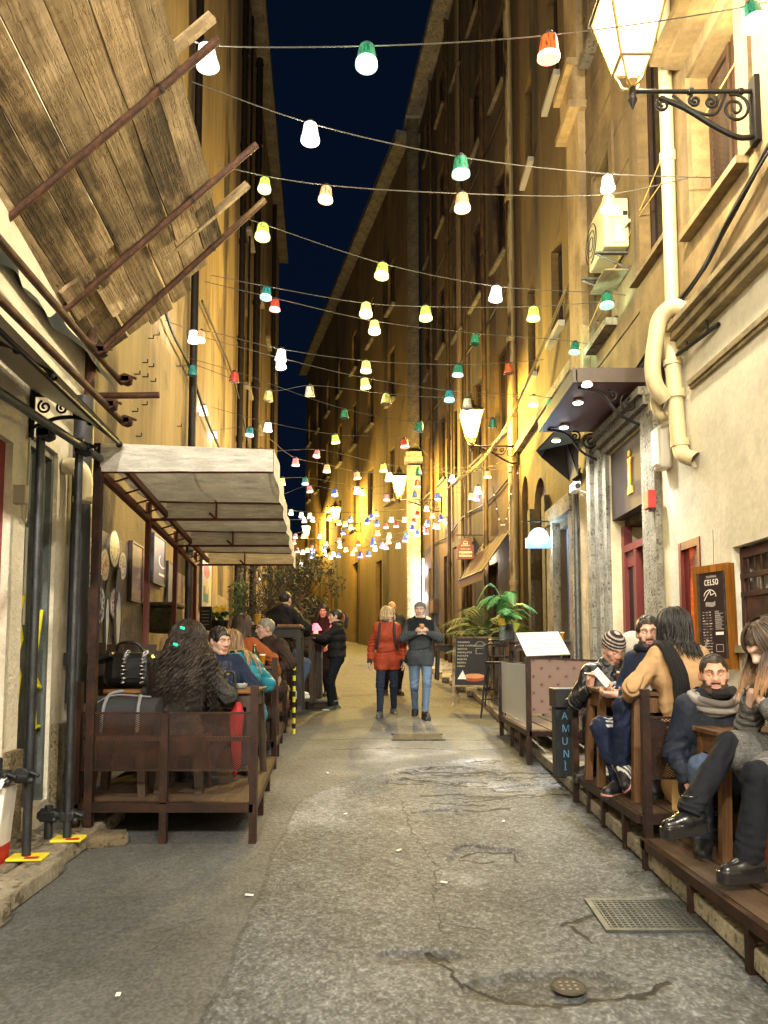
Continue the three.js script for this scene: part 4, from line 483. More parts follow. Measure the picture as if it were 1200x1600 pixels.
// ---------------------------------------------------------------- left: the tilted plank fan on its tubes
const T1 = [P(0, 310, 4.85), P(341, 62, 4.85)], T2 = [P(92, 492, 5.9), P(401, 226, 5.9)], T3 = [P(142, 562, 6.65), P(414, 312, 6.65)];
{
  const u2 = T2[1].clone().sub(T2[0]), slope = u2.clone().normalize(), LEN = 1.82, I = (d) => { const t = (d - 5.9) / 0.75; return T2[0].clone().lerp(T3[0], t); };
  const nrm = V(-slope.y, slope.x, 0).normalize(), fan = thing('plank_fan', 'tilted protective fan of mouldy old planks on rusty tubes, upper left', 'scaffold fan', I(5.9)), r = rng(12);
  const ends = [[T1[1].clone().addScaledVector(slope, -2.05), T1[1]], [T2[0].clone().addScaledVector(slope, -0.12), T2[1]], [T3[0].clone().addScaledVector(slope, -0.05), T3[1]], [I(3.6), I(3.6).addScaledVector(slope, 1.85)]];
  for (const [a, b] of ends) part('tube', bar(a, b, 0.027, 12), MT.rustTube, fan);
  const tim = (d, a0, a1, w) => part('timber', beam(I(d).addScaledVector(slope, a0).addScaledVector(nrm, 0.085), I(d).addScaledVector(slope, a1).addScaledVector(nrm, 0.085), 0.04, w, nrm), MT.pine, fan);
  tim(4.75, 0.9, 1.98, 0.07); tim(6.35, 1.0, 2.0, 0.06);
  const mats = [MT.oldwood, MT.oldwood2, MT.oldwood3], W = [0.2, 0.25, 0.24, 0.26, 0.24, 0.24, 0.22];
  const plank = (a0, w, d0, d1, lift, m) => {
    const n0 = I(d0).addScaledVector(slope, a0 + w / 2).addScaledVector(nrm, 0.045 + lift), n1 = I(d1).addScaledVector(slope, a0 + w / 2).addScaledVector(nrm, 0.045 + lift + 0.008 * (r() - 0.5));
    const z = n1.clone().sub(n0), L = z.length(), g = new THREE.BoxGeometry(w - 0.008, 0.03, L, 5, 1, Math.max(6, L * 14 | 0)), p = g.attributes.position, uv = g.attributes.uv, q = r() * 9, sd = r() * 50, sq = [(r() - 0.5) * 0.12, (r() - 0.5) * 0.14];
    for (let i = 0; i < p.count; i++) { const x = p.getX(i), y = p.getY(i), zz = p.getZ(i); uv.setXY(i, zz + q, x + q * 3.3 + y); p.setZ(i, zz + (zz > 0 ? sq[0] : sq[1]) * x * (Math.abs(zz) > L / 2 - 0.05 ? 1 : 0) + (Math.abs(zz) > L / 2 - 0.01 ? 0.03 * (vn3(x * 25, sd, 1) - 0.5) : 0)); p.setX(i, x + (Math.abs(x) > w / 2 - 0.02 ? 0.014 * (vn3(zz * 3, sd, x > 0 ? 3 : 9) - 0.5) : 0)); p.setY(i, y + 0.008 * (vn3(zz * 4, x * 9, sd) - 0.5)); }
    z.normalize(); g.computeVertexNormals(); g.applyMatrix4(new THREE.Matrix4().makeBasis(nrm.clone().cross(z), nrm, z).setPosition(n0.clone().add(n1).multiplyScalar(0.5)));
    part('plank', g, m, fan);
  };
  let a = -0.02; W.forEach((w, i) => { const jn = [5.95, 6.0, 5.75, 5.9, 6.2, 6.25, 6.1][i] - 0.02, e = [6.75, 6.86, 6.88, 6.98, 6.95, 6.8, 6.65][i]; plank(a, w, 2.2 + r() * 0.3, jn, 0, mats[(i * 2 + 1) % 3]); plank(a + (r() - 0.5) * 0.02, w * (0.93 + r() * 0.1), jn - 0.06, e, 0.032, mats[(i + 1) % 3]); a += w; });
  for (const [a0, w, d0, d1, k] of [[0.1, 0.18, 5.72, 6.12, 2], [0.36, 0.14, 6.02, 6.4, 2]]) plank(a0, w, d0, d1, -0.034, mats[k]);
  for (const [A, B] of ends) for (const k of [1.52]) { const c = A.clone().lerp(B, k / A.distanceTo(B)); const q = []; for (let i = 0; i <= 14; i++) { const g = i / 14 * 12.6; q.push(c.clone().addScaledVector(nrm, 0.034 * Math.cos(g)).add(V(0, 0, 0.034 * Math.sin(g))).addScaledVector(slope, i * 0.002)); } part('tie_wire', tube(q, 0.003, 40, 4), MT.cable, fan); }
  // green debris net hanging behind the tubes
  const ng = new THREE.PlaneGeometry(4.6, 0.5, 60, 10); { const p = ng.attributes.position; for (let i = 0; i < p.count; i++) p.setZ(i, 0.16 * (vn3(p.getX(i) * 4, p.getY(i) * 6, 4) - 0.5)); ng.computeVertexNormals(); }
  ng.rotateX(-0.5); ng.rotateY(Math.PI / 2); ng.translate(I(4.6).x - 0.02, I(5).y - 0.1, -4.55); one('debris_net', ng, M('#0b1411', 0.95), 'crumpled dark green debris net tucked behind the scaffold tubes', 'net');
}
function coupler(p, ax, g) { g.push(bar(p.clone().addScaledVector(ax, -0.045), p.clone().addScaledVector(ax, 0.045), 0.045, 10), rbox(0.1, 0.07, 0.09, 0.015, p.x, p.y, p.z), cyl(0.012, 0.012, 0.1, p.x + 0.05, p.y + 0.02, p.z + 0.02, 8, 0, 0, 1.2), ball(0.02, p.x + 0.06, p.y - 0.02, p.z + 0.05, 8)); }
{
  const Z = V(0, 0, 1), sc = thing('scaffold', 'grey and rusty tube scaffold with couplers against the cream house', 'scaffold', P(104, 1330, 5.08).setY(gy(5)));
  const base1 = P(40, 1360, 4.72), base2 = P(104, 1330, 5.09), base3 = P(8, 1345, 4.5), base4 = P(72, 1330, 5.1), top = 2.98;
  const b1 = V(base1.x, gy(4.72) + 0.115, base1.z), b2 = V(base2.x, gy(5.09) + 0.115, base2.z), g = [];
  part('standard', bar(b1, V(b1.x - 0.0, top, b1.z), 0.027, 14), MT.steel, sc); part('standard', bar(b2, V(b2.x, top + 0.06, b2.z), 0.027, 14), MT.steel, sc);
  const r0 = P(-130, 492, 3.4), r1 = P(149, 716, 5.55), ry = 2.97; part('ledger', bar(V(b1.x + 0.05, ry, 1), V(b2.x + 0.05, ry, -5.55), 0.027, 14), MT.galv, sc);
  coupler(V(b1.x + 0.03, ry, b1.z), Z, g); coupler(V(b2.x + 0.03, ry, b2.z), Z, g); coupler(V(b2.x + 0.04, ry, -5.5), Z, g);
  const h1 = P(10, 1212, 4.66), h2 = P(72, 1275, 5.1);
  part('standard', bar(V(h1.x - 0.02, gy(4.6) + 0.1, -4.55), V(h1.x, h1.y + 0.12, -4.55), 0.027, 12), MT.steel, sc); part('transom', bar(V(-3.0, h1.y, -4.62), V(b1.x + 0.05, h1.y, -4.62), 0.027, 12), MT.steel, sc);
  part('standard', bar(V(h2.x, gy(5.1) + 0.1, -5.14), V(h2.x, h2.y + 0.06, -5.14), 0.027, 12), MT.steel, sc); part('transom', bar(V(h2.x - 0.06, h2.y, -5.12), V(b2.x + 0.1, h2.y, -5.12), 0.027, 12), MT.steel, sc);
  coupler(V(h1.x, h1.y, -4.6), V(1, 0, 0), g); coupler(V(b1.x, h1.y, -4.66), V(1, 0, 0), g); coupler(V(h2.x, h2.y, -5.13), V(1, 0, 0), g); coupler(V(b2.x, h2.y, -5.11), V(1, 0, 0), g);
  g.forEach((q, i) => { if (i % 4 === 0) part('coupler', g.slice(i, i + 4), MT.steel, sc); });
  const ux = wallLX(5) + 0.22; for (const [y, x] of [[4.02, 0], [3.66, 0.02]]) part('ledger', bar(V(ux + x + 0.2, y, 1), V(ux + x - 0.06, y - 0.04, -6.62), 0.028, 14), MT.rustTube, sc, 'rusty upper tube'); const g2 = [];
  for (const [y, z] of [[4.0, -5.95], [3.98, -6.55], [3.64, -6.2], [3.62, -6.58]]) { const q = []; coupler(V(ux, y, z), Z, q); part('coupler', q, MT.rustIron, sc); }
  part('transom', bar(V(wallLX(6.6), 3.84, -6.56), V(ux + 0.28, 3.86, -6.6), 0.028, 12), MT.rustTube, sc);
  for (const [p, q, lb] of [[b1, 0.25, 'yellow base plate with red label, nearer'], [b2, 0.23, 'yellow base plate with red label by the pipe']]) { const bp = part('base_plate', [rbox(q * 0.85, 0.018, 0.15, 0.008, p.x + 0.01, p.y - 0.002, p.z, 0, 0.1)], MT.yellow, sc); part('label', box(0.08, 0.004, 0.03, p.x + 0.06, p.y + 0.012, p.z + 0.06, 0, 0.1), MT.red, bp); }
  // white carton with a red foot
  const bx = P(22, 1355, 4.75), y0 = gy(4.6) + 0.1, ct = thing('carton', 'white cardboard carton with red foot leaning between scaffold tubes', 'carton', V(bx.x - 0.12, y0, -4.62)), cw = 0.2;
  ct.rotation.set(-0.04, 0.12, -0.07); const cm = M('#dcd8d2', 0.6), lt = ctex(256, 96, (x, w, h) => { x.fillStyle = '#dcd8d2'; x.fillRect(0, 0, w, h); x.fillStyle = '#5a1d22'; x.font = 'bold 40px serif'; x.textAlign = 'center'; x.fillText('Martinez', w / 2, 42); x.font = 'bold 34px serif'; x.fillText('-1868-', w / 2, 82); });
  lpart('side', merge([box(cw, 0.34, 0.005, 0, 0.29, 0.1), box(cw, 0.34, 0.005, 0, 0.29, -0.1), box(0.005, 0.34, 0.195, cw / 2 - 0.002, 0.29, 0), box(0.005, 0.34, 0.195, -cw / 2 + 0.002, 0.29, 0)]), cm, ct); lpart('foot', box(cw + 0.004, 0.12, 0.204, 0, 0.06, 0), M('#b31d22', 0.5), ct); lpart('flap', box(cw, 0.004, 0.1, 0, 0.49, 0.13, 0.6), cm, ct); lpart('lettering', place(new THREE.PlaneGeometry(0.17, 0.065), 0, 0.38, 0.1045), M('#ffffff', 0.6, { map: lt }), ct);
}
{ // wrought iron door canopy
  const c = thing('iron_canopy', 'small wrought iron canopy with scrolled brackets over the green door', 'canopy', V(wallLX(4.8), 3.0, -4.8)), ir = MT.darkIron, tips = [];
  for (const d of [4.0, 5.3]) {
    const w = wallLX(d) + 0.02, L = 0.62, g = [], p = (t, y) => V(w + t * L, y, -d);
    g.push(tube([p(0, 3.42), p(0.2, 3.41), p(0.45, 3.36), p(0.75, 3.22), p(1, 3.06)], 0.018, 20, 6), tube([p(0, 3.18), p(0.3, 3.25), p(0.6, 3.24), p(0.85, 3.14), p(1, 3.06)], 0.014, 20, 6), bar(p(0, 3.1), p(0, 3.5), 0.02, 8));
    for (const [t, y, r] of [[0.14, 3.33, 0.05], [0.34, 3.32, 0.042], [0.52, 3.28, 0.034], [0.67, 3.22, 0.025]]) g.push(tube(spiral(20, r, r * 0.2, 1.4, 2).map(([a, b]) => V(w + t * L + a, y + b, -d)), 0.009, 26, 5));
    part('bracket', g, ir, c); tips.push(p(1, 3.06)); }
  part('edge_bar', [bar(tips[0].clone().add(V(0.02, 0.02, 1.2)), tips[1], 0.014, 8), ball(0.024, ...tips[1].toArray())], ir, c);
  const q = [V(wallLX(3) + 0.02, 3.45, -3), V(wallLX(5.3) + 0.02, 3.45, -5.3), tips[1].clone().add(V(0, 0.03, 0)), tips[1].clone().add(V(0.18, 0.03, 2.3))], pg = new THREE.BufferGeometry(); const top = q.map((v) => v.clone().add(V(0, 0.008, 0)));
  pg.setAttribute('position', new THREE.Float32BufferAttribute([...q, ...top].flatMap((v) => [v.x, v.y, v.z]), 3)); pg.setIndex([0, 1, 2, 0, 2, 3, 4, 6, 5, 4, 7, 6, 2, 1, 5, 2, 5, 6]); pg.computeVertexNormals();
  part('canopy_sheet', pg, M('#9a927a', 0.5, { map: T.stone, transmission: 0.6, thickness: 0 }), c, 'dirty translucent sheet');
}

// ---------------------------------------------------------------- terraces
const perfM = M('#5c4034', 0.65, { map: T.rust, ms: [0.6], metalness: 0.3, alphaMap: rep(T.perf, 0.024, 0.014), alphaTest: 0.5, side: THREE.DoubleSide }), frameM = M('#563b30', 0.6, { map: T.rust, ms: [0.7], metalness: 0.35 }), boardM = M('#6d5e50', 0.75, { map: T.wood, ms: [0.5, 1.3], bump: T.oldwoodB, bs: [0.8], bsc: 0.006 });
const panel = (w, h) => { const g = new THREE.PlaneGeometry(w, h), uv = g.attributes.uv; for (let i = 0; i < 4; i++) uv.setXY(i, uv.getX(i) * w, uv.getY(i) * h); return g; };
function terrace(label, xo, xi, d0, d1, y, posts, nb = 6) {      // xo: street edge, xi: wall edge
  const t = thing('terrace', label, 'terrace', V(xo(d0), gy(d0), -d0)), q = 0.045, p = (X, Y, d) => V(X, Y, -d), B = (a, b, w = q, h = q) => beam(a, b, w, h);
  part('floor_frame', [B(p(xo(d0), y - 0.03, d0), p(xo(d1), y - 0.03, d1), 0.05, 0.055), B(p(xi(d0), y - 0.031, d0), p(xi(d1), y - 0.031, d1), 0.05, 0.055), B(p(xo(d0), y - 0.032, d0), p(xi(d0), y - 0.032, d0), 0.05, 0.055), B(p(xo(d1), y - 0.033, d1), p(xi(d1), y - 0.033, d1), 0.05, 0.055)], frameM, t);
  for (let i = 0; i < nb; i++) { const u = (i + 0.5) / nb, a = lerp(xo(d0), xi(d0), u), b = lerp(xo(d1), xi(d1), u), w = Math.abs(xi(d0) - xo(d0) - 0.06) / nb - 0.008; part('floor_board', beam(p(a, y - 0.008, d0 + 0.03), p(b, y - 0.008, d1 - 0.03), w, 0.022), boardM, t); }
  for (const d of posts) { part('leg', beam(p(xo(d), gy(d) - 0.03, d), p(xo(d), y - 0.058, d), 0.042, 0.042, V(0, 0, 1)), frameM, t); }
  return t;
}
const post = (t, X, d, y1, y0 = gy(d), w = 0.05) => part('post', beam(V(X, y0 - 0.03, -d), V(X, y1, -d), w, w, V(0, 0, 1)), frameM, t);
const cross = (t, x0, x1, d, y0, y1) => { part('perforated_panel', panel(Math.abs(x1 - x0), y1 - y0).translate((x0 + x1) / 2, (y0 + y1) / 2, -d + 0.002), perfM, t); part('rail', [beam(V(x0, y1, -d), V(x1, y1, -d), 0.014, 0.014), beam(V(x0, y0, -d), V(x1, y0, -d), 0.014, 0.014)], frameM, t); };
const loX = (d) => -0.9 - 0.085 * (d - 5.38), liX = (d) => -2.12 - 0.08 * (d - 5.38);
{
  const t = terrace('rusty steel terrace with perforated front panels under the awning, nearest on the left', loX, liX, 5.38, 7.78, 0.57, [6.1, 6.9]);
  post(t, -0.9, 5.38, 1.37); post(t, -1.515, 5.381, 1.185); post(t, -2.12, 5.38, 1.4);
  cross(t, -2.09, -1.54, 5.38, 0.793, 1.183); cross(t, -1.49, -0.93, 5.38, 0.793, 1.183); part('rail', beam(V(-2.1, 1.0, -5.44), V(-0.92, 1.0, -5.44), 0.03, 0.03), M('#7a5a3c', 0.6, { map: T.wood, ms: [0.4] }), t);
  part('rail', beam(V(-2.09, 0.55, -5.381), V(-0.93, 0.55, -5.381), 0.05, 0.052), frameM, t);
  const t2 = terrace('second rusty terrace up the slope on the left, behind the orange sweater', loX, liX, 7.84, 9.95, 0.71, [8.5, 9.3]);
  post(t2, loX(7.84), 7.84, 1.55); cross(t2, loX(7.84) - 0.03, -2.25, 7.84, 0.95, 1.37); part('rail', beam(V(loX(7.84), 1.36, -7.84), V(loX(9.9), 1.36, -9.9), 0.035, 0.035), frameM, t2);
  const t3 = terrace('third dark terrace with bar tables at the left, before the leafy trees', loX, liX, 10.05, 12.6, 0.84, [10.7, 11.5, 12.4]);
  post(t3, loX(10.05), 10.1, 1.5); post(t3, loX(12.5), 12.5, 1.7); part('rail', beam(V(loX(10.1), 1.48, -10.1), V(loX(12.5), 1.66, -12.5), 0.035, 0.035), frameM, t3);
  const hp = thing('striped_pole', 'thin black and yellow striped warning pole at the terrace corner', 'pole', V(-1.16, gy(10), -9.98)), yb = [M('#d8cf3a', 0.5), MT.black];
  for (let i = 0; i < 14; i++) lpart('stripe', cyl(0.022, 0.022, 0.068, 0, 0.034 + i * 0.068, 0, 10), yb[i % 2], hp);
}
const roR = (d) => 1.62, riR = (d) => 2.62;
{
  const t = terrace('low rusty terrace with wooden table and stools, nearest on the right', roR, riR, 2.6, 4.9, 0.45, [3.5, 4.15], 5);
  const t2 = terrace('second rusty terrace on the right with tall posts and perforated divider', roR, riR, 4.94, 6.5, 0.585, [5.25, 5.75, 6.15], 5);
  post(t2, 1.66, 4.93, 1.37); cross(t2, 1.69, 2.6, 4.93, 0.81, 1.19); post(t2, 1.6, 6.5, 1.28); cross(t2, 1.63, 2.6, 6.5, 0.86, 1.2); post(t, 1.62, 4.84, 0.45, gy(4.8));
  const t3 = terrace('third terrace on the right with frosted screen and patterned brown screen', () => 1.5, () => 2.6, 8.03, 9.9, 0.8, [8.5, 9.1], 5);
  post(t3, 1.5, 8.03, 1.55); post(t3, 1.5, 9.9, 1.4);
  part('frosted_screen', box(0.008, 0.62, 1.72, 1.5, 1.17, -8.96), M('#eef3f3', 0.3, { transmission: 0.85, thickness: 0 }), t3);
  const dt = dtex(256, 256, (u, v) => { let k = 0; for (const [a, b] of [[0.25, 0.25], [0.75, 0.75]]) { const x = u - a, y = v - b, r = Math.hypot(x, y), g = Math.atan2(y, x); if (r < 0.19 && Math.abs(Math.sin(g * 4)) * r < 0.03 + 0.02 * (r < 0.1)) k = 1; } return k ? [0.3, 0.19, 0.15] : [0.52, 0.42, 0.38]; });
  const bp = box(1.1, 0.56, 0.008, 2.06, 1.25, -8.03); part('patterned_screen', bp, M('#ffffff', 0.6, { map: rep(dt, 0.17), transmission: 0.25, thickness: 0 }), t3); part('rail', beam(V(1.5, 1.55, -8.03), V(2.6, 1.5, -8.03), 0.02, 0.02), frameM, t3);
}
// awning over the left terrace
{
  const X0 = (d) => -2.03 - 0.09 * (d - 5.38), X1 = (d) => -0.785 - 0.085 * (d - 5.38), D = [5.38, 7.03, 8.44, 9.86], yb = (d) => 2.885 - 0.034 * (d - 5.38), t = thing('awning', 'cream fabric awning on dark red frame over the left terrace', 'awning', V(-2.03, gy(5.4), -5.38)), rm = MT.redIron, H = 0.17;
  for (const [i, d] of [[0, 5.38], [1, 7.03], [2, 8.44], [3, 9.86]]) { const x = X0(d), f = i === 0 ? gy(5.4) : 0.6; part('post', beam(V(x, f, -d), V(x, yb(d) + (i ? 0.16 : 0.2), -d), i ? 0.045 : 0.055, i ? 0.045 : 0.055, V(0, 0, 1)), i ? rm : frameM, t); }
  part('side_beam', [beam(V(X0(5.38), yb(5.38), -5.4), V(X0(9.86), yb(9.86), -9.86), 0.05, 0.055), beam(V(X0(5.38) + 0.16, yb(5.38) + 0.05, -5.4), V(X0(9.86) + 0.16, yb(9.86) + 0.05, -9.86), 0.035, 0.05)], rm, t);
  for (let i = 0; i < 12; i++) { const d = 5.7 + i * 0.36; part('strut', [bar(V(X0(d), yb(d), -d), V(X0(d) + 0.16, yb(d) + 0.05, -d), 0.008, 6)], rm, t); }
  for (const d of D) part('truss', [bar(V(X0(d), yb(d), -d), V(X1(d), yb(d), -d), 0.013, 8), bar(V(X0(d), yb(d) + H, -d), V(X1(d), yb(d) + H - 0.02, -d), 0.011, 8), bar(V((X0(d) + X1(d)) / 2, yb(d), -d), V((X0(d) + X1(d)) / 2, yb(d) + H, -d), 0.009, 6), bar(V((X0(d) + X1(d)) / 2, yb(d), -d), V((X0(d) + X1(d)) / 2 - 0.06, yb(d) + 0.06, -d + 0.02), 0.012, 6)], rm, t);
  for (const u of [0.5, 0.02, 0.98]) part('rafter', D.slice(1).map((d, i) => bar(V(lerp(X0(D[i]), X1(D[i]), u), yb(D[i]) + H - 0.01, -D[i]), V(lerp(X0(d), X1(d), u), yb(d) + H - 0.01, -d), 0.01, 6)), rm, t);
  const crossb = [6.2, 7.7, 9.1]; for (const d of crossb) part('truss', bar(V(X0(d), yb(d) + H - 0.015, -d), V(X1(d), yb(d) + H - 0.03, -d), 0.01, 6), rm, t);
  const roof = new THREE.PlaneGeometry(1, 1, 16, 60), p = roof.attributes.position, uv = roof.attributes.uv;
  for (let i = 0; i < p.count; i++) { const u = p.getX(i) + 0.5, d = lerp(5.36, 9.88, p.getY(i) + 0.5); let k = 0; for (let j = 0; j < 3; j++) if (d > D[j] && d < D[j + 1]) k = (d - D[j]) / (D[j + 1] - D[j]); p.setXYZ(i, lerp(X0(d), X1(d), u), yb(d) + H + 0.005 - 0.05 * Math.sin(k * Math.PI) - 0.02 * u + 0.012 * (vn3(u * 5, d * 3, 2) - 0.5), -d); uv.setXY(i, u, d); }
  roof.computeVertexNormals(); part('roof_fabric', roof, MT.canvas, t);
  const skirt = (d, y0, y1, x0, x1, z) => { const g = new THREE.PlaneGeometry(1, 1, 60, 4), p = g.attributes.position; for (let i = 0; i < p.count; i++) { const u = p.getX(i) + 0.5, v = p.getY(i) + 0.5; p.setXYZ(i, lerp(x0, x1, u), lerp(y0, y1 - 0.05 * u * (z ? 0 : 1), v), -d + 0.014 * (vn3(u * 11, d, v * 2) - 0.5) * (1.2 - v)); } g.computeVertexNormals(); return g; };
  part('valance', skirt(5.35, yb(5.38) - 0.005, yb(5.38) + 0.2, X0(5.38) + 0.02, X1(5.38)), MT.canvas, t, 'front valance');
  for (const d of D.slice(1)) part('fabric_drop', skirt(d + 0.012, yb(d) + 0.01, yb(d) + H - 0.005, X0(d) + 0.16, X1(d), 1), MT.canvas, t);
  const sv = new THREE.PlaneGeometry(1, 1, 50, 2), q = sv.attributes.position; for (let i = 0; i < q.count; i++) { const d = lerp(5.35, 9.9, q.getX(i) + 0.5), v = q.getY(i) + 0.5; q.setXYZ(i, X1(d) + 0.012 + 0.01 * Math.sin(d * 9), lerp(yb(d) - 0.03 + 0.015 * Math.sin(d * 5), yb(d) + H - 0.01, v), -d); } sv.computeVertexNormals(); part('valance', sv, MT.canvas, t, 'side valance');
}
// ---------------------------------------------------------------- furniture
function woodTable(label, X, d, y, w, dp, h, m = MT.tablewood, rot = 0, cat = 'table', group) {
  const t = thing(cat === 'stool' ? 'wooden_stool' : 'wooden_table', label, cat, V(X, y, -d)); t.rotation.y = rot;
  lpart('top', rbox(w, 0.03, dp, 0.006, 0, h - 0.015, 0), m, t); const a = 0.035;
  lpart('apron', merge([box(w - 0.12, 0.11, 0.02, 0, h - 0.088, dp / 2 - 0.04), box(w - 0.12, 0.11, 0.02, 0, h - 0.088, -dp / 2 + 0.04), box(0.02, 0.11, dp - 0.12, w / 2 - 0.04, h - 0.088, 0), box(0.02, 0.11, dp - 0.12, -w / 2 + 0.04, h - 0.088, 0)]), m, t);
  for (const i of [-1, 1]) for (const j of [-1, 1]) lpart('leg', beam(V(i * (w / 2 - 0.02), 0, j * (dp / 2 - 0.02)), V(i * (w / 2 - 0.05), h - 0.032, j * (dp / 2 - 0.05)), 0.055, 0.055, V(0, 0, 1)), m, t);
  return t;
}
woodTable('brown wooden table between the bearded man in a scarf and the woman in grey', 2.12, 4.5, 0.452, 0.52, 0.38, 0.71);
woodTable('chunky orange brown wooden stool under the woman in the grey coat', 2.16, 3.98, 0.452, 0.36, 0.36, 0.46, M('#8f5426', 0.5, { map: T.wood, ms: [0.3, 0.7] }), 0, 'stool');
woodTable('wooden stool under the bearded man in a scarf', 2.06, 4.78, 0.452, 0.3, 0.2, 0.36, MT.tablewood, 0, 'stool');
woodTable('wooden table in front of the woman in the camel coat', 1.88, 5.52, 0.587, 0.36, 0.42, 0.745);
woodTable('wooden table with an ashtray in front of the man in the beanie', 1.84, 6.08, 0.587, 0.44, 0.4, 0.745);
woodTable('wooden stool under the woman in the camel coat', 2.1, 5.24, 0.587, 0.32, 0.3, 0.42, MT.tablewood, 0, 'stool');
woodTable('wooden stool under the man in track trousers', 2.14, 5.8, 0.587, 0.32, 0.3, 0.4, MT.tablewood, 0.2, 'stool');
woodTable('wooden table with light rounded edge inside the left terrace under the handbag', -1.63, 6.5, 0.572, 1.2, 0.62, 0.735, MT.darkwood);
one('edge_bar', bar(V(-2.24, 1.29, -6.19), V(-1.05, 1.29, -6.19), 0.02, 10), MT.lightbar, 'light wooden bar along the edge of the left terrace table', 'table edge');
woodTable('wooden stool under the woman with curly hair', -1.5, 5.85, 0.572, 0.34, 0.32, 0.42, MT.darkwood, 0, 'stool');
woodTable('small stool holding the grey duffel bag', -1.92, 5.75, 0.572, 0.42, 0.34, 0.44, MT.darkwood, 0, 'stool');
woodTable('dark table beside the woman in the orange sweater', -1.62, 8.2, 0.712, 0.95, 0.55, 0.75, MT.darkwood);
woodTable('stool under the woman in the teal jacket', -1.5, 7.3, 0.572, 0.34, 0.3, 0.45, MT.darkwood, 0, 'stool');
woodTable('tall dark bar table before the man in the black hooded jacket', -1.52, 10.2, 0.842, 0.9, 0.45, 1.1, M('#23201e', 0.5), 0, 'table');
one('board', rbox(0.3, 0.03, 0.4, 0.006, -1.24, 1.955, -10.2), MT.lightbar, 'light wooden board on the end of the tall bar table', 'board');
woodTable('tall bar table beyond the striped pole, by the woman in black', -1.35, 11.9, 0.842, 0.55, 0.5, 1.0, MT.darkwood);
woodTable('bar stool under the man in the black hooded jacket', -1.42, 10.95, 0.842, 0.34, 0.34, 0.72, MT.darkwood, 0, 'stool');
// high table with the palm and drinks at the right, bar stools, second table
woodTable('tall wooden bar table with palm vase and drinks beyond the right terraces', 2.3, 11.1, gy(11.1) + 0.1, 0.95, 0.6, 1.05, MT.darkwood);
woodTable('second tall wooden bar table behind the palm vase', 2.2, 12.3, gy(12.3) + 0.1, 0.95, 0.5, 1.05, MT.darkwood);
woodTable('dark table far behind the sandwich board', 1.75, 16.4, gy(16.4) + 0.1, 1.3, 0.6, 0.75, M('#1b1715', 0.6));
function barStool(label, X, d, rot) {
  const y = gy(d) + 0.11, t = thing('bar_stool', label, 'bar stool', V(X, y, -d), 'black metal bar stools on the right pavement'); t.rotation.y = rot; const m = MT.blackPaint;
  lpart('seat', rbox(0.34, 0.03, 0.34, 0.01, 0, 0.76, 0), m, t); for (const i of [-1, 1]) for (const j of [-1, 1]) lpart('leg', bar(V(i * 0.21, 0, j * 0.21), V(i * 0.15, 0.75, j * 0.15), 0.014, 8), m, t);
  lpart('footrest', merge([[-1, -1, 1, -1], [1, -1, 1, 1], [1, 1, -1, 1], [-1, 1, -1, -1]].map(([a, b, c, e]) => bar(V(a * 0.19, 0.26, b * 0.19), V(c * 0.19, 0.26, e * 0.19), 0.009, 6))), m, t); lpart('backrest', tube([V(-0.16, 0.76, -0.16), V(-0.17, 0.98, -0.18), V(0, 1.02, -0.2), V(0.17, 0.98, -0.18), V(0.16, 0.76, -0.16)], 0.013, 24, 6), m, t); return t;
}
barStool('black metal bar stool in front of the tall table, nearest the kerb', 1.62, 10.6, 0.5); barStool('black metal bar stool under the palm table, in the middle', 1.95, 10.5, -0.2); barStool('black metal bar stool behind the palm table by the wall', 2.42, 11.75, 1.2); barStool('black metal bar stool beside the sandwich board', 1.85, 11.9, 2.2);
// menu stand with a pale tilted board
{
  const t = thing('menu_stand', 'grey metal stand with a tilted cream menu board beside the third terrace', 'menu stand', V(2.05, gy(9.9) + 0.1, -9.95)), g = MT.galv;
  lpart('menu_board', rbox(0.6, 0.02, 0.44, 0.005, 0, 1.06, 0, 0.75, 0.25, 0.05), M('#9a9a84', 0.5), t); lpart('menu_print', merge([0, 1, 2, 3, 4, 5].map((i) => box(0.2, 0.004, 0.01, (i % 2) * 0.24 - 0.12, 1.0725 + 0.0, (i >> 1) * 0.08 - 0.08))).applyMatrix4(new THREE.Matrix4()).translate(0, -1.06, 0).applyMatrix4(new THREE.Matrix4().makeRotationFromEuler(new THREE.Euler(0.75, 0.25, 0.05, 'YXZ'))).translate(0, 1.06, 0), M('#a9a888', 0.7), t);
  for (const i of [-1, 1]) { lpart('leg', bar(V(i * 0.22, 0.9, -0.05), V(i * 0.24, 0, 0.2), 0.018, 8), g, t); lpart('leg', bar(V(i * 0.22, 0.95, -0.1), V(i * 0.24, 0, -0.28), 0.018, 8), g, t); } lpart('cross_bar', bar(V(-0.22, 0.9, -0.05), V(0.22, 0.9, -0.05), 0.014, 8), g, t);
}
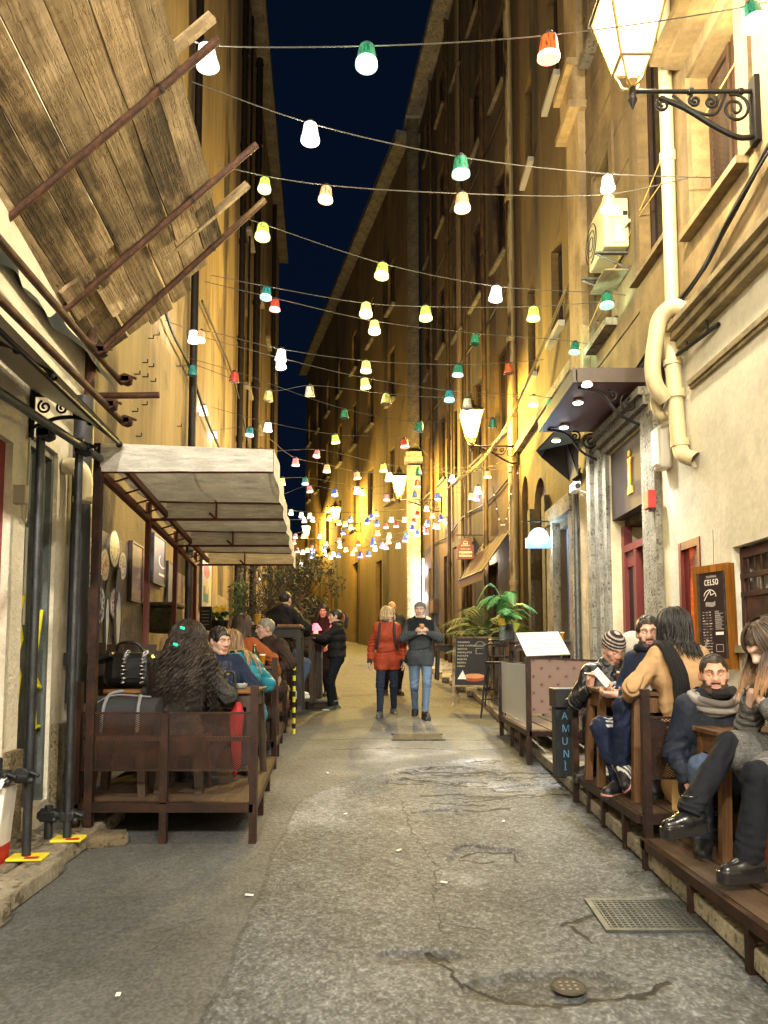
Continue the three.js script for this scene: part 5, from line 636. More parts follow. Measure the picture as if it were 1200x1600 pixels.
// lectern AMUNI
{
  const lt = ctex(128, 512, (x, w, h) => { x.fillStyle = '#111820'; x.fillRect(0, 0, w, h); x.strokeStyle = '#4f86b4'; x.fillStyle = '#5a95c6'; x.font = '76px sans-serif'; x.textAlign = 'center'; [...'AMUNÌ'].forEach((c, i) => x.fillText(c, w / 2 + (i % 2) * 8 - 4, 80 + i * 95)); });
  const d = 7.0, y = gy(7) + 0.1, t = thing('lectern', 'black slim lectern with blue vertical letters AMUNI on the pavement', 'lectern', V(1.63, y, -d));
  lpart('body', rbox(0.2, 0.62, 0.16, 0.008, 0, 0.31, 0), M('#14181d', 0.6), t); lpart('lettering', place(new THREE.PlaneGeometry(0.15, 0.6), -0.015, 0.31, 0.0835), M('#fff', 0.7, { map: lt }), t); lpart('top_box', rbox(0.34, 0.17, 0.26, 0.008, 0.06, 0.706, 0), MT.blackPaint, t); lpart('hook', tube(spiral(14, 0.03, 0.02, 0.8).map(([a, b]) => V(0.16 + a, 0.7 + b, 0.14)), 0.004, 20, 5), MT.galv, t);
}
// sandwich board menu
{
  const lt = ctex(256, 512, (x, w, h) => { x.fillStyle = '#1a1613'; x.fillRect(0, 0, w, h); const r = rng(8); x.fillStyle = '#c9bfa8'; x.font = '26px sans-serif'; ['PANINO', 'CON CARNE', 'MISTO', 'INSALATA', 'PATATE', 'BIBITE', 'BIRRA', 'VINO'].forEach((s, i) => x.fillText(s, 14, 50 + i * 38)); x.strokeStyle = '#c9bfa8'; x.lineWidth = 3; x.beginPath(); x.arc(190, 70, 34, 3.2, 6.2); x.stroke(); x.strokeRect(156, 74, 68, 14); x.strokeRect(160, 110, 60, 60); x.fillStyle = '#9a3d22'; x.beginPath(); x.ellipse(150, 430, 90, 44, 0, 0, 7); x.fill(); x.fillStyle = '#c98d54'; x.beginPath(); x.ellipse(150, 415, 80, 26, 0, 0, 7); x.fill(); x.fillStyle = '#e8e2d2'; x.beginPath(); x.moveTo(20, 450); x.lineTo(60, 350); x.lineTo(90, 450); x.fill(); });
  const d = 12.2, t = thing('sandwich_board', 'wooden A-frame chalk menu board on the right pavement by the kerb', 'sandwich board', V(1.4, gy(d) + 0.1, -d)); t.rotation.y = -0.25; const w = 0.56, m = MT.pine;
  for (const i of [-1, 1]) { lpart('leg', beam(V(i * w / 2, 0, 0.22), V(i * w / 2, 1.08, 0), 0.045, 0.035, V(0, 0, 1)), m, t); lpart('leg', beam(V(i * w / 2, 0, -0.28), V(i * w / 2, 1.06, -0.03), 0.045, 0.035, V(0, 0, 1)), m, t); }
  lpart('rail', merge([beam(V(-w / 2, 1.06, 0.005), V(w / 2, 1.06, 0.005), 0.045, 0.03), beam(V(-w / 2, 0.3, 0.16), V(w / 2, 0.3, 0.16), 0.045, 0.03)]), m, t);
  lpart('menu', place(new THREE.PlaneGeometry(w - 0.04, 0.74), 0, 0.68, 0.088, -0.2), M('#fff', 0.7, { map: lt }), t); lpart('backing', place(new THREE.BoxGeometry(w - 0.03, 0.75, 0.012), 0, 0.68, 0.078, -0.2), MT.darkwood, t);
}
// plants
function palm(label, base, n, len, rise, m, stemH, seed, stem) {
  const t = thing('palm', label, 'palm', base), r = rng(seed), fr = [];
  if (stem) lpart('stem', tube([V(0, 0, 0), V(0.02, stemH * 0.5, 0.02), V(0, stemH, 0)], 0.02, 10, 8), M('#4c4128', 0.8), t);
  for (let i = 0; i < n; i++) {
    const a = i / n * 6.283 + r() * 0.6, L = len * (0.7 + r() * 0.5), up = rise * (0.5 + r()), pts = []; for (let k = 0; k <= 7; k++) { const u = k / 7; pts.push(V(Math.cos(a) * L * u * (0.5 + 0.5 * u), stemH + up * L * (u * 1.5 - u * u * 1.25), Math.sin(a) * L * u * (0.5 + 0.5 * u))); }
    const cv = new THREE.CatmullRomCurve3(pts), g = [new THREE.TubeGeometry(cv, 10, 0.006, 4)], pos = [], idx = [];
    for (let k = 4; k < 34; k++) { const u = k / 34, p = cv.getPoint(u), tg = cv.getTangent(u), sd = tg.clone().cross(UP).normalize(), ll = L * 0.34 * Math.sin(u * 2.9 + 0.15); for (const s of [-1, 1]) { const tip = p.clone().addScaledVector(sd, s * ll).addScaledVector(tg, ll * 0.7).add(V(0, -ll * (0.3 + 0.3 * r()), 0)), md = p.clone().lerp(tip, 0.5).add(V(0, 0.02, 0)), w = tg.clone().multiplyScalar(0.009), o = pos.length / 3; for (const v of [p.clone().sub(w), p.clone().add(w), md.clone().sub(w), md.clone().add(w), tip]) pos.push(v.x, v.y, v.z); idx.push(o, o + 1, o + 2, o + 1, o + 3, o + 2, o + 2, o + 3, o + 4); } }
    const lf = new THREE.BufferGeometry(); lf.setAttribute('position', new THREE.Float32BufferAttribute(pos, 3)); lf.setIndex(idx); lf.computeVertexNormals(); g.push(lf); lpart('frond', merge(g), m, t);
  } return t;
}
const leafM = M('#3f7a35', 0.6, { transmission: 0.25, thickness: 0 }), leafD = M('#3d5a2a', 0.65, { transmission: 0.2, thickness: 0 });
palm('bright green palm fronds in a vase on the tall table', P(790, 992, 10.9), 12, 0.42, 2.3, leafM, 0.1, 5);
palm('darker green palm behind the sandwich board', P(757, 1030, 14.2).setY(gy(14.2) + 0.1), 15, 0.85, 0.95, leafD, 0.9, 9, true);
palm('small low palm at the foot of the ochre wall', P(738, 1010, 15).setY(gy(15) + 0.1), 8, 0.6, 0.5, leafD, 0.55, 19, true);
{
  const y = gy(11.1) + 1.15, v = thing('vase', 'glass vase with a yellow band holding the palm fronds', 'vase', V(P(785, 1000, 10.9).x, y, -10.9)); lpart('glass', lathe([[0.0, 0], [0.045, 0], [0.05, 0.02], [0.04, 0.2], [0.05, 0.32]], 16), M('#b9c9c4', 0.1, { transmission: 0.8, thickness: 0 }), v); lpart('band', cyl(0.055, 0.052, 0.1, 0, 0.27, 0), M('#c9a02c', 0.5), v);
  const c = thing('drink', 'metal cup with a yellow green napkin on the palm table', 'cup', V(P(805, 1000, 10.9).x, y, -10.85)); lpart('cup', cyl(0.05, 0.04, 0.12, 0, 0.06, 0), MT.galv, c); lpart('napkin', place(new THREE.ConeGeometry(0.07, 0.14, 4), 0, 0.17, 0, Math.PI, 0.4, 0.3), M('#b9c24a', 0.7), c);
  const pt = thing('menu_holder', 'dark upright menu holder on the palm table', 'menu holder', V(P(797, 1000, 11.3).x, y, -11.3)); lpart('board', rbox(0.16, 0.24, 0.02, 0.005, 0, 0.14, 0, -0.1), MT.blackPaint, pt); lpart('foot', box(0.16, 0.02, 0.08, 0, 0.01, 0), MT.blackPaint, pt);
}
function leafyTree(label, X, d, y0, y1, w, seed, n) {
  const t = thing('olive_tree', label, 'tree', V(X, gy(d), -d)), r = rng(seed), pos = [], nor = [], idx = [], tw = []; const b = gy(d), H0 = y0 - b, H1 = y1 - b;
  lpart('pot', lathe([[0, 0], [0.2, 0], [0.27, 0.4], [0.29, 0.42], [0.25, 0.42], [0.23, 0.36], [0, 0.36]], 18), M('#6b4a38', 0.8, { map: T.stone, ms: [1] }), t); lpart('trunk', tube([V(0, 0.35, 0), V(0.04, (H0 + 0.4) / 2, 0.02), V(-0.02, H0 + 0.15, 0)], 0.035, 10, 8), MT.darkwood, t);
  for (let i = 0; i < 34; i++) { const a = r() * 6.28, q = V(Math.cos(a) * w * (0.3 + r() * 0.7), lerp(H0, H1, r()), Math.sin(a) * w * 0.7 * r()); tw.push(bar(V(0, lerp(H0 + 0.1, q.y, 0.5), 0), q, 0.009, 4, 0.003)); for (let k = 0; k < n / 34; k++) { const c = q.clone().multiply(V(1, 1, 1)).add(V((r() - 0.5) * 0.36, (r() - 0.5) * 0.36, (r() - 0.5) * 0.3)), u = V(r() - 0.5, r() - 0.2, r() - 0.5).normalize().multiplyScalar(0.035 + r() * 0.03), v = u.clone().cross(V(r() - 0.5, r() - 0.5, r() - 0.5)).normalize().multiplyScalar(0.011), o = pos.length / 3; for (const p of [c.clone().sub(u), c.clone().add(v), c.clone().add(u), c.clone().sub(v)]) pos.push(p.x, p.y, p.z); idx.push(o, o + 1, o + 2, o, o + 2, o + 3); } }
  const g = new THREE.BufferGeometry(); g.setAttribute('position', new THREE.Float32BufferAttribute(pos, 3)); g.setIndex(idx); g.computeVertexNormals(); lpart('twigs', merge(tw), MT.darkwood, t); lpart('crown', g, M('#2c331b', 0.6, { transmission: 0.2, thickness: 0 }), t); return t;
}
leafyTree('loose dark olive tree behind the man in the hooded jacket', -2.05, 13.4, 1.85, 3.4, 0.55, 3, 2600); leafyTree('dense dark olive tree at the end of the terraces, behind the woman in black', -1.5, 14.6, 1.9, 3.35, 0.62, 7, 3200); leafyTree('thin olive tree farther back at the left wall', -1.95, 16.5, 2.0, 3.7, 0.6, 11, 2400);
{ const v = thing('ivy', 'ivy climbing the dark drainpipe behind the flowers', 'ivy', FL.S(FL.px(362, 900)[0], 2.0, 0.2)), r = rng(4), g = []; for (let i = 0; i < 120; i++) { const q = new THREE.CircleGeometry(0.045 + r() * 0.02, 5); place(q, (r() - 0.5) * 0.26, r() * 1.5 - 0.3, 0.06 + (r() - 0.5) * 0.2, r() - 0.5, (r() - 0.5) * 2, r() * 6); g.push(q); } lpart('leaves', merge(g), leafD, v); lpart('stem', tube([V(0, -0.9, 0), V(0.05, 0, 0.03), V(-0.04, 0.6, 0.02), V(0.03, 1.2, 0)], 0.01), MT.darkwood, v); }

// ---------------------------------------------------------------- things on the right walls
{
  const pm = M('#cfc09a', 0.5, { map: T.plasterL, ms: [1.5] }), wz = 2.65, hp = thing('drainpipe', 'fat cream drainpipe with joints and elbows up the corner of the yellow house', 'drainpipe', V(2.64, 3.6, -6.75));
  const D = 6.72, q = (x, y) => { const p = P(x, y, D); p.x = Math.min(p.x, 2.655); return p; };
  const v0 = V(2.645, 4.62, -6.82), sec = (a, b, r) => [bar(a, b, r, 16)];
  part('pipe', [...sec(V(2.645, 4.75, -6.82), V(2.645, 16, -6.82), 0.062), ...[6.2, 8.1, 9.9].map((y) => cyl(0.074, 0.074, 0.1, 2.645, y, -6.82, 16))], pm, hp);
  part('elbow', tube([V(2.7, 4.62, -6.55), V(2.56, 4.66, -6.6), V(2.48, 4.6, -6.66), V(2.44, 4.4, -6.7), V(2.42, 4.12, -6.74), V(2.46, 3.98, -6.76), V(2.55, 3.88, -6.78)], 0.072, 40, 14), pm, hp);
  part('elbow', tube([V(2.645, 4.8, -6.82), V(2.63, 4.5, -6.8), V(2.62, 4.3, -6.78), V(2.635, 3.4, -6.7), V(2.64, 3.32, -6.62), V(2.7, 3.26, -6.52)], 0.068, 40, 14), pm, hp); for (const g of [cyl(0.084, 0.08, 0.07, 2.625, 3.92, -6.75, 16), cyl(0.082, 0.08, 0.06, 2.635, 3.46, -6.71, 16), cyl(0.084, 0.084, 0.05, 2.62, 4.22, -6.78, 16)]) part('collar', g, pm, hp);
  part('elbow', tube([V(2.52, 4.05, -6.9), V(2.5, 3.9, -6.92), V(2.56, 3.78, -6.95), V(2.64, 3.8, -7.0)], 0.045, 20, 10), pm, hp);
  const wb = (label, pts, r, n, m = MT.cable) => { const g = [], rr = rng(n * 3 + pts.length); for (let i = 0; i < n; i++) g.push(tube(pts.map((p) => p.clone().add(V((rr() - 0.5) * 0.05, (rr() - 0.5) * 0.06, (rr() - 0.5) * 0.05))), r, pts.length * 8, 5)); return one('cable_bundle', g, m, label, 'cables'); };
  wb('bundle of dark cables sagging along the yellow wall above the cornice', [V(2.66, 5.15, -4.8), V(2.66, 4.95, -5.6), V(2.65, 4.78, -6.2), V(2.6, 4.68, -6.75), V(2.66, 4.62, -7.3), V(2.68, 4.55, -8.6), V(2.69, 4.7, -9.8)], 0.011, 6); wb('loose pale cables below the large cream elbow pipe', [V(2.6, 4.7, -6.7), V(2.52, 4.5, -6.85), V(2.58, 4.2, -6.95), V(2.66, 4.0, -7.2), V(2.69, 3.9, -7.5)], 0.009, 5, MT.wire);
  wb('twisted rope of cables slanting from the house corner down past the arched doorway', [P(908, 392, 10.5), P(878, 470, 11.2), P(838, 560, 12.3), P(800, 650, 13.6), P(760, 712, 15.2), P(700, 762, 18)], 0.012, 3, M('#8b7648', 0.7)); wb('coiled cables hanging by the shop canopy', [P(905, 730, 10.4), P(900, 780, 10.4), P(908, 830, 10.4), P(914, 790, 10.45), P(906, 740, 10.4)], 0.012, 5, MT.wire);
  for (const [a, b, l] of [[P(1134, 0, 6.2), P(905, 545, 9.6), 'pale thin stay wire from the top right down to the canopy'], [P(1200, 10, 5.4), P(990, 350, 8), 'second pale stay wire crossing the drainpipe at top right']]) one('wire', tube([a, a.clone().lerp(b, 0.5).add(V(0, -0.06, 0)), b], 0.006, 20, 5), M('#cfae62', 0.5), l, 'wire');
  const ib = thing('iron_hook', 'small dark iron bracket bar fixed on the cornice wall', 'bracket', P(1106, 533, 6.35)); ib.position.x = 2.66; lpart('bar', bar(V(0.04, 0, 0.34), V(-0.05, 0, -0.3), 0.02, 8), MT.darkIron, ib); for (const z of [0.22, -0.2]) lpart('pin', bar(V(0, 0, z), V(0, 0.13, z), 0.01, 6), MT.darkIron, ib);
}
{ // air conditioner on brackets
  const p = P(970, 372, 8.7), t = thing('air_conditioner', 'white air conditioner unit on a metal shelf under the yellow house window', 'air conditioner', V(2.57, P(970, 412, 8.5).y, -8.55)), w = M('#c9bd92', 0.6);
  lpart('case', rbox(0.28, 0.56, 0.62, 0.02, 0, 0.3, 0.09), w, t); for (const g of [rbox(0.13, 0.14, 0.03, 0.006, -0.02, 0.42, 0.41), rbox(0.12, 0.2, 0.03, 0.006, 0.03, 0.16, 0.41)]) lpart('side_cover', g, M('#d5cda9', 0.5), t); lpart('label', box(0.05, 0.05, 0.004, 0.1, 0.4, 0.403), MT.black, t);
  lpart('fan_grille', merge([new THREE.TorusGeometry(0.22, 0.006, 6, 30), new THREE.TorusGeometry(0.15, 0.005, 6, 24), new THREE.TorusGeometry(0.08, 0.005, 6, 20)].map((g) => place(g, -0.152, 0.3, -0.08, 0, Math.PI / 2))), MT.steel, t); lpart('bracket', merge([box(0.46, 0.02, 0.05, 0.02, -0.01, 0.3), box(0.46, 0.02, 0.05, 0.02, -0.01, -0.3), bar(V(-0.2, -0.02, 0.3), V(0.22, -0.22, 0.3), 0.012, 6), bar(V(-0.2, -0.02, -0.3), V(0.22, -0.22, -0.3), 0.012, 6)]), MT.galv, t); lpart('drip_tray', box(0.3, 0.012, 0.6, 0.02, -0.22, 0.05), MT.cream, t); lpart('hose', tube([V(0.05, 0.2, 0.42), V(0.12, 0.26, 0.5), V(0.2, 0.2, 0.46), V(0.22, 0.0, 0.4)], 0.02), w, t);
}
{ // canopy with four spots
  const t = thing('canopy', 'flat dark canopy with four bright spots over the bar entrance', 'canopy', V(2.3, 4.3, -8.5)), x0 = 1.95, x1 = 2.71, y = 4.36, d0 = 7.66, d1 = 9.45;
  part('soffit', box(x1 - x0 - 0.04, 0.02, d1 - d0 - 0.04, (x0 + x1) / 2, y + 0.012, -(d0 + d1) / 2), M('#5c2f2c', 0.5), t); part('fascia', [box(0.03, 0.15, d1 - d0, x0, y + 0.075, -(d0 + d1) / 2), box(x1 - x0 - 0.03, 0.15, 0.03, (x0 + x1) / 2 + 0.015, y + 0.075, -d0 - 0.015), box(x1 - x0 - 0.03, 0.15, 0.03, (x0 + x1) / 2 + 0.015, y + 0.075, -d1 + 0.015)], M('#4b3a2c', 0.5, { map: T.micro, ms: [0.8] }), t); part('top', box(x1 - x0 - 0.04, 0.02, d1 - d0 - 0.07, (x0 + x1) / 2, y + 0.135, -(d0 + d1) / 2), MT.darkIron, t);
  for (const [sx, sy] of [[917, 597], [903, 625], [881, 664], [869, 685]]) { const o = V(0, EYE, 0), r = P(sx, sy, 1).sub(o), k = (y - EYE) / r.y, p = o.addScaledVector(r, k); const s = part('spotlight', [cyl(0.045, 0.06, 0.03, p.x, y - 0.016, p.z, 16)], MT.white, t); const e = new THREE.Mesh(new THREE.CylinderGeometry(0.05, 0.05, 0.012, 16), glow([1, 0.97, 0.9], 14)); e.name = 'lamp'; e.position.set(p.x - t.position.x, y - 0.035 - t.position.y, p.z - t.position.z); s.add(e); const L = new THREE.SpotLight(new THREE.Color().setRGB(1, 0.95, 0.86), 12 * GAIN, 0, 1.0, 0.8, 2); L.position.set(p.x - t.position.x, y - 0.06 - t.position.y, p.z - t.position.z); L.target.position.set(p.x - t.position.x, -3, p.z - t.position.z + 0.1); L.castShadow = true; L.shadow.radius = 2.5; t.add(L, L.target); }
  const g = []; for (const d of [7.8, 9.3]) { const s = (cx, cy, r, a, n) => tube(spiral(24, r, r * 0.18, n, a).map(([u, v]) => V(cx + u, cy + v, -d)), 0.012, 36, 6); g.push(s(2.55, y - 0.17, 0.11, 1, 1.6), s(2.36, y - 0.1, 0.07, 2, -1.4), tube([V(2.02, y - 0.01, -d), V(2.25, y - 0.06, -d), V(2.45, y - 0.3, -d), V(2.69, y - 0.42, -d)], 0.016, 18, 6)); } part('scroll_bracket', g, MT.darkIron, t);
}
{
  const o = (d, y) => V(2.72, y, -d);
  const em = thing('emergency_light', 'cream oblong wall light box above the red alarm', 'wall light', o(7.2, 3.5)); lpart('body', rbox(0.12, 0.42, 0.2, 0.03, -0.06, 0.05, 0), MT.plasticW, em); lpart('cover', rbox(0.04, 0.36, 0.14, 0.02, -0.13, 0.05, 0), M('#e3ddc8', 0.35), em);
  const al = thing('alarm_box', 'small red alarm box beside the bar doorway', 'alarm', o(7.42, 3.02)); lpart('body', rbox(0.08, 0.18, 0.14, 0.01, -0.05 - 0.07, 0.07, 0), MT.red, al); lpart('base', rbox(0.05, 0.04, 0.1, 0.008, -0.03 - 0.07, -0.02, 0), MT.steel, al);
  const cc = thing('security_camera', 'white security camera on the left of the bar front', 'camera', V(2.5, 3.75, -9.95)); lpart('housing', rbox(0.1, 0.12, 0.24, 0.02, 0, 0, 0.05), MT.white, cc); lpart('lens', cyl(0.035, 0.035, 0.03, 0, 0, 0.175, 12, Math.PI / 2), MT.black, cc); lpart('arm', bar(V(0, 0, -0.02), V(0.2, -0.05, -0.1), 0.018, 8), MT.white, cc);
  const gp = thing('conduit', 'pale grey vertical conduit pipes between the bar and the blue door', 'pipe', o(10.45, 0.6)); part('pipe', [bar(V(2.64, gy(10.5), -10.45), V(2.64, 4.3, -10.45), 0.04, 12), cyl(0.05, 0.05, 0.06, 2.64, 2.4, -10.45)], MT.galv, gp); part('pipe', bar(V(2.66, gy(10.2), -10.1), V(2.66, 3.7, -10.1), 0.055, 12), MT.cream, gp);
  const wp = thing('drainpipe', 'tall pale drainpipe at the corner by the glowing second lamp', 'drainpipe', V(2.62, 0.7, -15.35)); part('pipe', [bar(V(2.6, gy(15.3), -15.3), V(2.6, 19, -15.3), 0.075, 14), ...[3, 5.4, 8, 11].map((y) => cyl(0.09, 0.09, 0.1, 2.6, y, -15.3, 14))], M('#b9ab88', 0.5, { map: T.streak, ms: [1, 3] }), wp);
  // menu board on the wall
  const mt = ctex(256, 768, (x, w, h) => { x.fillStyle = '#2e2220'; x.fillRect(0, 0, w, h); const r = rng(21); x.fillStyle = '#d9d2c8'; x.textAlign = 'center'; x.font = '26px sans-serif'; x.fillText('TAVERNA', 128, 52); x.font = 'bold 62px sans-serif'; x.save(); x.translate(128, 118); x.scale(0.8, 1.15); x.fillText('CELSO', 0, 0); x.restore(); x.strokeStyle = '#e6dfd6'; x.lineWidth = 7; x.beginPath(); x.arc(108, 220, 62, 3.3, 6.3); x.stroke(); x.beginPath(); x.moveTo(46, 250); x.lineTo(80, 200); x.lineTo(112, 165); x.lineTo(118, 205); x.lineTo(164, 190); x.stroke(); x.lineWidth = 3; for (let k = 0; k < 5; k++) { x.beginPath(); x.moveTo(60, 270 + k * 8); x.bezierCurveTo(90, 255 + k * 8, 120, 290 + k * 8, 160, 262 + k * 8); x.stroke(); } x.textAlign = 'left'; x.font = '21px sans-serif'; ['VINI', 'BIRRE', 'PANINI', 'FRITTO', 'PIATTI'].forEach((s, i) => { x.fillText(s, 150, 362 + i * 34); x.fillRect(150, 368 + i * 34, 84, 3); }); x.fillStyle = '#e9e4da'; x.fillRect(150, 530, 80, 26); x.fillStyle = '#d9d2c8'; for (let i = 0; i < 46; i++) { x.globalAlpha = 0.4 + r() * 0.6; x.fillRect(22 + (i % 3) * 34, 350 + (i / 3 | 0) * 25, 14 + r() * 20, 4 + r() * 6); } x.globalAlpha = 1; x.font = 'italic 40px serif'; x.save(); x.translate(40, 700); x.rotate(-1.3); x.fillText('Menu', 0, 0); x.restore(); x.strokeRect(150, 640, 70, 60); });
  const mb = thing('menu_board', 'tall dark menu board reading CELSO in a yellow wooden frame', 'menu board', V(2.6, 1.47, -6.02)); mb.rotation.y = -1.12; mb.rotation.z = 0.02; mb.scale.set(0.66, 0.82, 1); const yw = M('#b98832', 0.5, { map: T.wood, ms: [0.5, 1] });
  lpart('frame', merge([box(0.05, 1.0, 0.06, -0.235, 0.5, 0), box(0.05, 1.0, 0.06, 0.235, 0.5, 0), box(0.42, 0.07, 0.06, 0, 0.965, 0), box(0.42, 0.1, 0.06, 0, 0.05, 0), box(0.5, 1.0, 0.02, 0, 0.5, -0.04)]), yw, mb); lpart('print', place(new THREE.PlaneGeometry(0.36, 0.84), 0, 0.515, 0.02), M('#fff', 0.35, { map: mt }), mb); lpart('inner_frame', merge([box(0.012, 0.85, 0.03, -0.186, 0.515, 0.012), box(0.012, 0.85, 0.03, 0.186, 0.515, 0.012)]), MT.galv, mb); lpart('hanging_wire', bar(V(0.0, 1.0, -0.02), V(0.0, 1.35, -0.03), 0.003, 4), MT.darkIron, mb);
  // oval lit sign
  const ot = ctex(256, 192, (x, w, h) => { const g = x.createLinearGradient(0, 0, 0, h); g.addColorStop(0, '#eef8fc'); g.addColorStop(1, '#86bcd8'); x.fillStyle = g; x.fillRect(0, 0, w, h); x.strokeStyle = '#ffffff'; x.lineWidth = 9; x.beginPath(); x.moveTo(40, 112); x.bezierCurveTo(60, 60, 66, 60, 76, 112); x.moveTo(95, 70); x.bezierCurveTo(100, 120, 120, 130, 132, 80); x.bezierCurveTo(140, 120, 160, 116, 170, 84); x.bezierCurveTo(176, 120, 200, 120, 216, 92); x.stroke(); x.lineWidth = 4; x.strokeRect(46, 138, 164, 12); });
  const os = thing('lit_sign', 'pale blue glowing sign with arched top hanging from an iron bracket', 'sign', P(841, 857, 11.9)), sh = new THREE.Shape(); sh.moveTo(-0.2, 0); sh.lineTo(0.2, 0); sh.lineTo(0.2, 0.15); sh.quadraticCurveTo(0.16, 0.17, 0.15, 0.2); sh.absarc(0, 0.17, 0.15, 0.2, Math.PI - 0.2, false); sh.quadraticCurveTo(-0.16, 0.17, -0.2, 0.15); const eg = new THREE.ExtrudeGeometry(sh, { depth: 0.06, bevelEnabled: false }), uv = eg.attributes.uv, pp = eg.attributes.position; for (let i = 0; i < uv.count; i++) uv.setXY(i, (pp.getX(i) + 0.2) / 0.4, pp.getY(i) / 0.33);
  lpart('panel', eg, new THREE.MeshStandardMaterial({ color: 0x335566, map: ot, emissive: 0xffffff, emissiveMap: ot, emissiveIntensity: 1.1, roughness: 0.4 }), os); const pl = new THREE.PointLight(0xbfe4ff, 1.2 * GAIN); pl.position.set(0, 0.15, 0.16); pl.castShadow = true; os.add(pl); lpart('bracket', merge([bar(V(-0.25, 0.42, 0.03), V(0.6, 0.42, 0.03), 0.012, 6), bar(V(-0.17, 0.18, 0.03), V(-0.17, 0.42, 0.03), 0.006, 5), bar(V(0.17, 0.18, 0.03), V(0.17, 0.42, 0.03), 0.006, 5), tube(spiral(16, 0.07, 0.02, 1.2).map(([a, b]) => V(0.3 + a, 0.5 + b, 0.03)), 0.008, 24, 5), tube([V(0.36, 0.43, 0.03), V(0.5, 0.56, 0.03), V(0.7, 0.58, 0.03)], 0.008, 12, 5)]), MT.darkIron, os);
  // pizzeria sign
  const zt = ctex(256, 320, (x, w, h) => { x.fillStyle = '#571d1d'; x.fillRect(0, 0, w, h); x.fillStyle = '#e2d8c8'; x.textAlign = 'center'; x.font = '22px serif'; x.fillText('RISTORANTE', 128, 120); x.font = '19px serif'; x.fillText('Il Forno a Legna', 128, 170); x.font = 'bold 47px sans-serif'; x.fillText('PIZZERIA', 128, 232); x.font = 'bold 40px sans-serif'; x.fillText('SICILIANA', 128, 282); x.strokeStyle = '#e2d8c8'; x.lineWidth = 4; x.beginPath(); x.arc(128, 78, 34, 3.14, 6.28); x.stroke(); x.strokeRect(96, 80, 64, 12); });
  const zs = thing('pizzeria_sign', 'dark red hanging sign reading PIZZERIA SICILIANA on the ochre wall', 'sign', P(727, 874, 18)), zh = new THREE.Shape(); zh.moveTo(-0.17, 0.02); zh.quadraticCurveTo(-0.17, 0, -0.15, 0); zh.lineTo(0.15, 0); zh.quadraticCurveTo(0.17, 0, 0.17, 0.02); zh.lineTo(0.17, 0.3); zh.absarc(0, 0.3, 0.13, 0, Math.PI, false); zh.lineTo(-0.17, 0.3); const zg = new THREE.ExtrudeGeometry(zh, { depth: 0.05, bevelEnabled: false }), zu = zg.attributes.uv, zp = zg.attributes.position; for (let i = 0; i < zu.count; i++) zu.setXY(i, (zp.getX(i) + 0.17) / 0.34, zp.getY(i) / 0.43);
  lpart('panel', zg, M('#fff', 0.5, { map: zt }), zs); lpart('bar', bar(V(-0.2, 0.5, 0.02), V(0.42, 0.5, 0.02), 0.012, 6), MT.darkIron, zs); lpart('hanger', merge([bar(V(-0.08, 0.4, 0.02), V(-0.08, 0.5, 0.02), 0.005, 5), bar(V(0.08, 0.4, 0.02), V(0.08, 0.5, 0.02), 0.005, 5)]), MT.darkIron, zs); zs.scale.setScalar(1.15);
  // brown awning, dark parasol, wall boxes, small lamps
  const aw = thing('brown_awning', 'brown sloping fabric awning over the doorway beyond the pale drainpipe', 'awning', V(2.4, 3, -16)); { const a = FC.S(0.5, 4.15, 0.02), b = FC.S(2.6, 4.15, 0.02), c = FC.S(2.6, 3.3, 0.62), e = FC.S(0.5, 3.3, 0.62), q = new THREE.BufferGeometry(), v = []; for (const [u, w] of [[a, b], [e, c]]) for (let i = 0; i <= 16; i++) { const s = u.clone().lerp(w, i / 16); s.y += 0.02 * Math.sin(i * 1.9); v.push(s.x, s.y, s.z); } const ix = []; for (let i = 0; i < 16; i++) ix.push(i, i + 1, i + 18, i, i + 18, i + 17); q.setAttribute('position', new THREE.Float32BufferAttribute(v, 3)); q.setIndex(ix); q.computeVertexNormals(); const q2 = fbox(FC, 0.5, 2.6, 3.1, 3.3, 0.6, 0.62); part('fabric', [q.toNonIndexed()], M('#5c4331', 0.85, { map: T.micro, ms: [1] }), aw); part('valance', q2, M('#6a5040', 0.85), aw); part('frame', [bar(e, c, 0.015, 6), bar(a, e, 0.012, 6), bar(b, c, 0.012, 6)], MT.darkIron, aw); }
  const um = thing('folded_parasol', 'dark angular fabric awning beneath the far end of the canopy', 'awning', V(2.2, 3.7, -10)); { const pts = [P(838, 705, 9.9), P(905, 690, 9.9), P(903, 742, 9.9), P(890, 752, 10.6), P(846, 715, 10.8)], v = [], ap = P(878, 690, 10.4).add(V(0, 0.25, 0)), ix = []; pts.concat([ap]).forEach((p) => v.push(p.x, p.y, p.z)); for (let i = 0; i < 5; i++) ix.push(i, (i + 1) % 5, 5); const g = new THREE.BufferGeometry(); g.setAttribute('position', new THREE.Float32BufferAttribute(v, 3)); g.setIndex(ix); const gg = g.toNonIndexed(); gg.computeVertexNormals(); part('fabric', gg, M('#2b2e35', 0.7), um); part('rib', pts.map((p) => bar(p, ap, 0.01, 5)), MT.darkIron, um); }
  for (const [x, y, w, h, l] of [[681, 948, 0.3, 0.45, 'brown meter box on the ochre wall, upper one'], [683, 985, 0.32, 0.4, 'lower brown meter box beside the walking couple']]) { const [s, yy] = FC.px(x, y), bx = thing('meter_box', l, 'meter box', FC.S(s, yy, 0.06)); lpart('case', rbox(0.14, h, w + 0.3, 0.01, 0, 0, 0, 0, Math.atan2(0.138, 1)), M('#5d4636', 0.6, { map: T.rust, ms: [0.6] }), bx); lpart('door', rbox(0.012, h - 0.08, w + 0.2, 0.004, -0.078, 0, 0, 0, Math.atan2(0.138, 1)), M('#6f5542', 0.6), bx); }
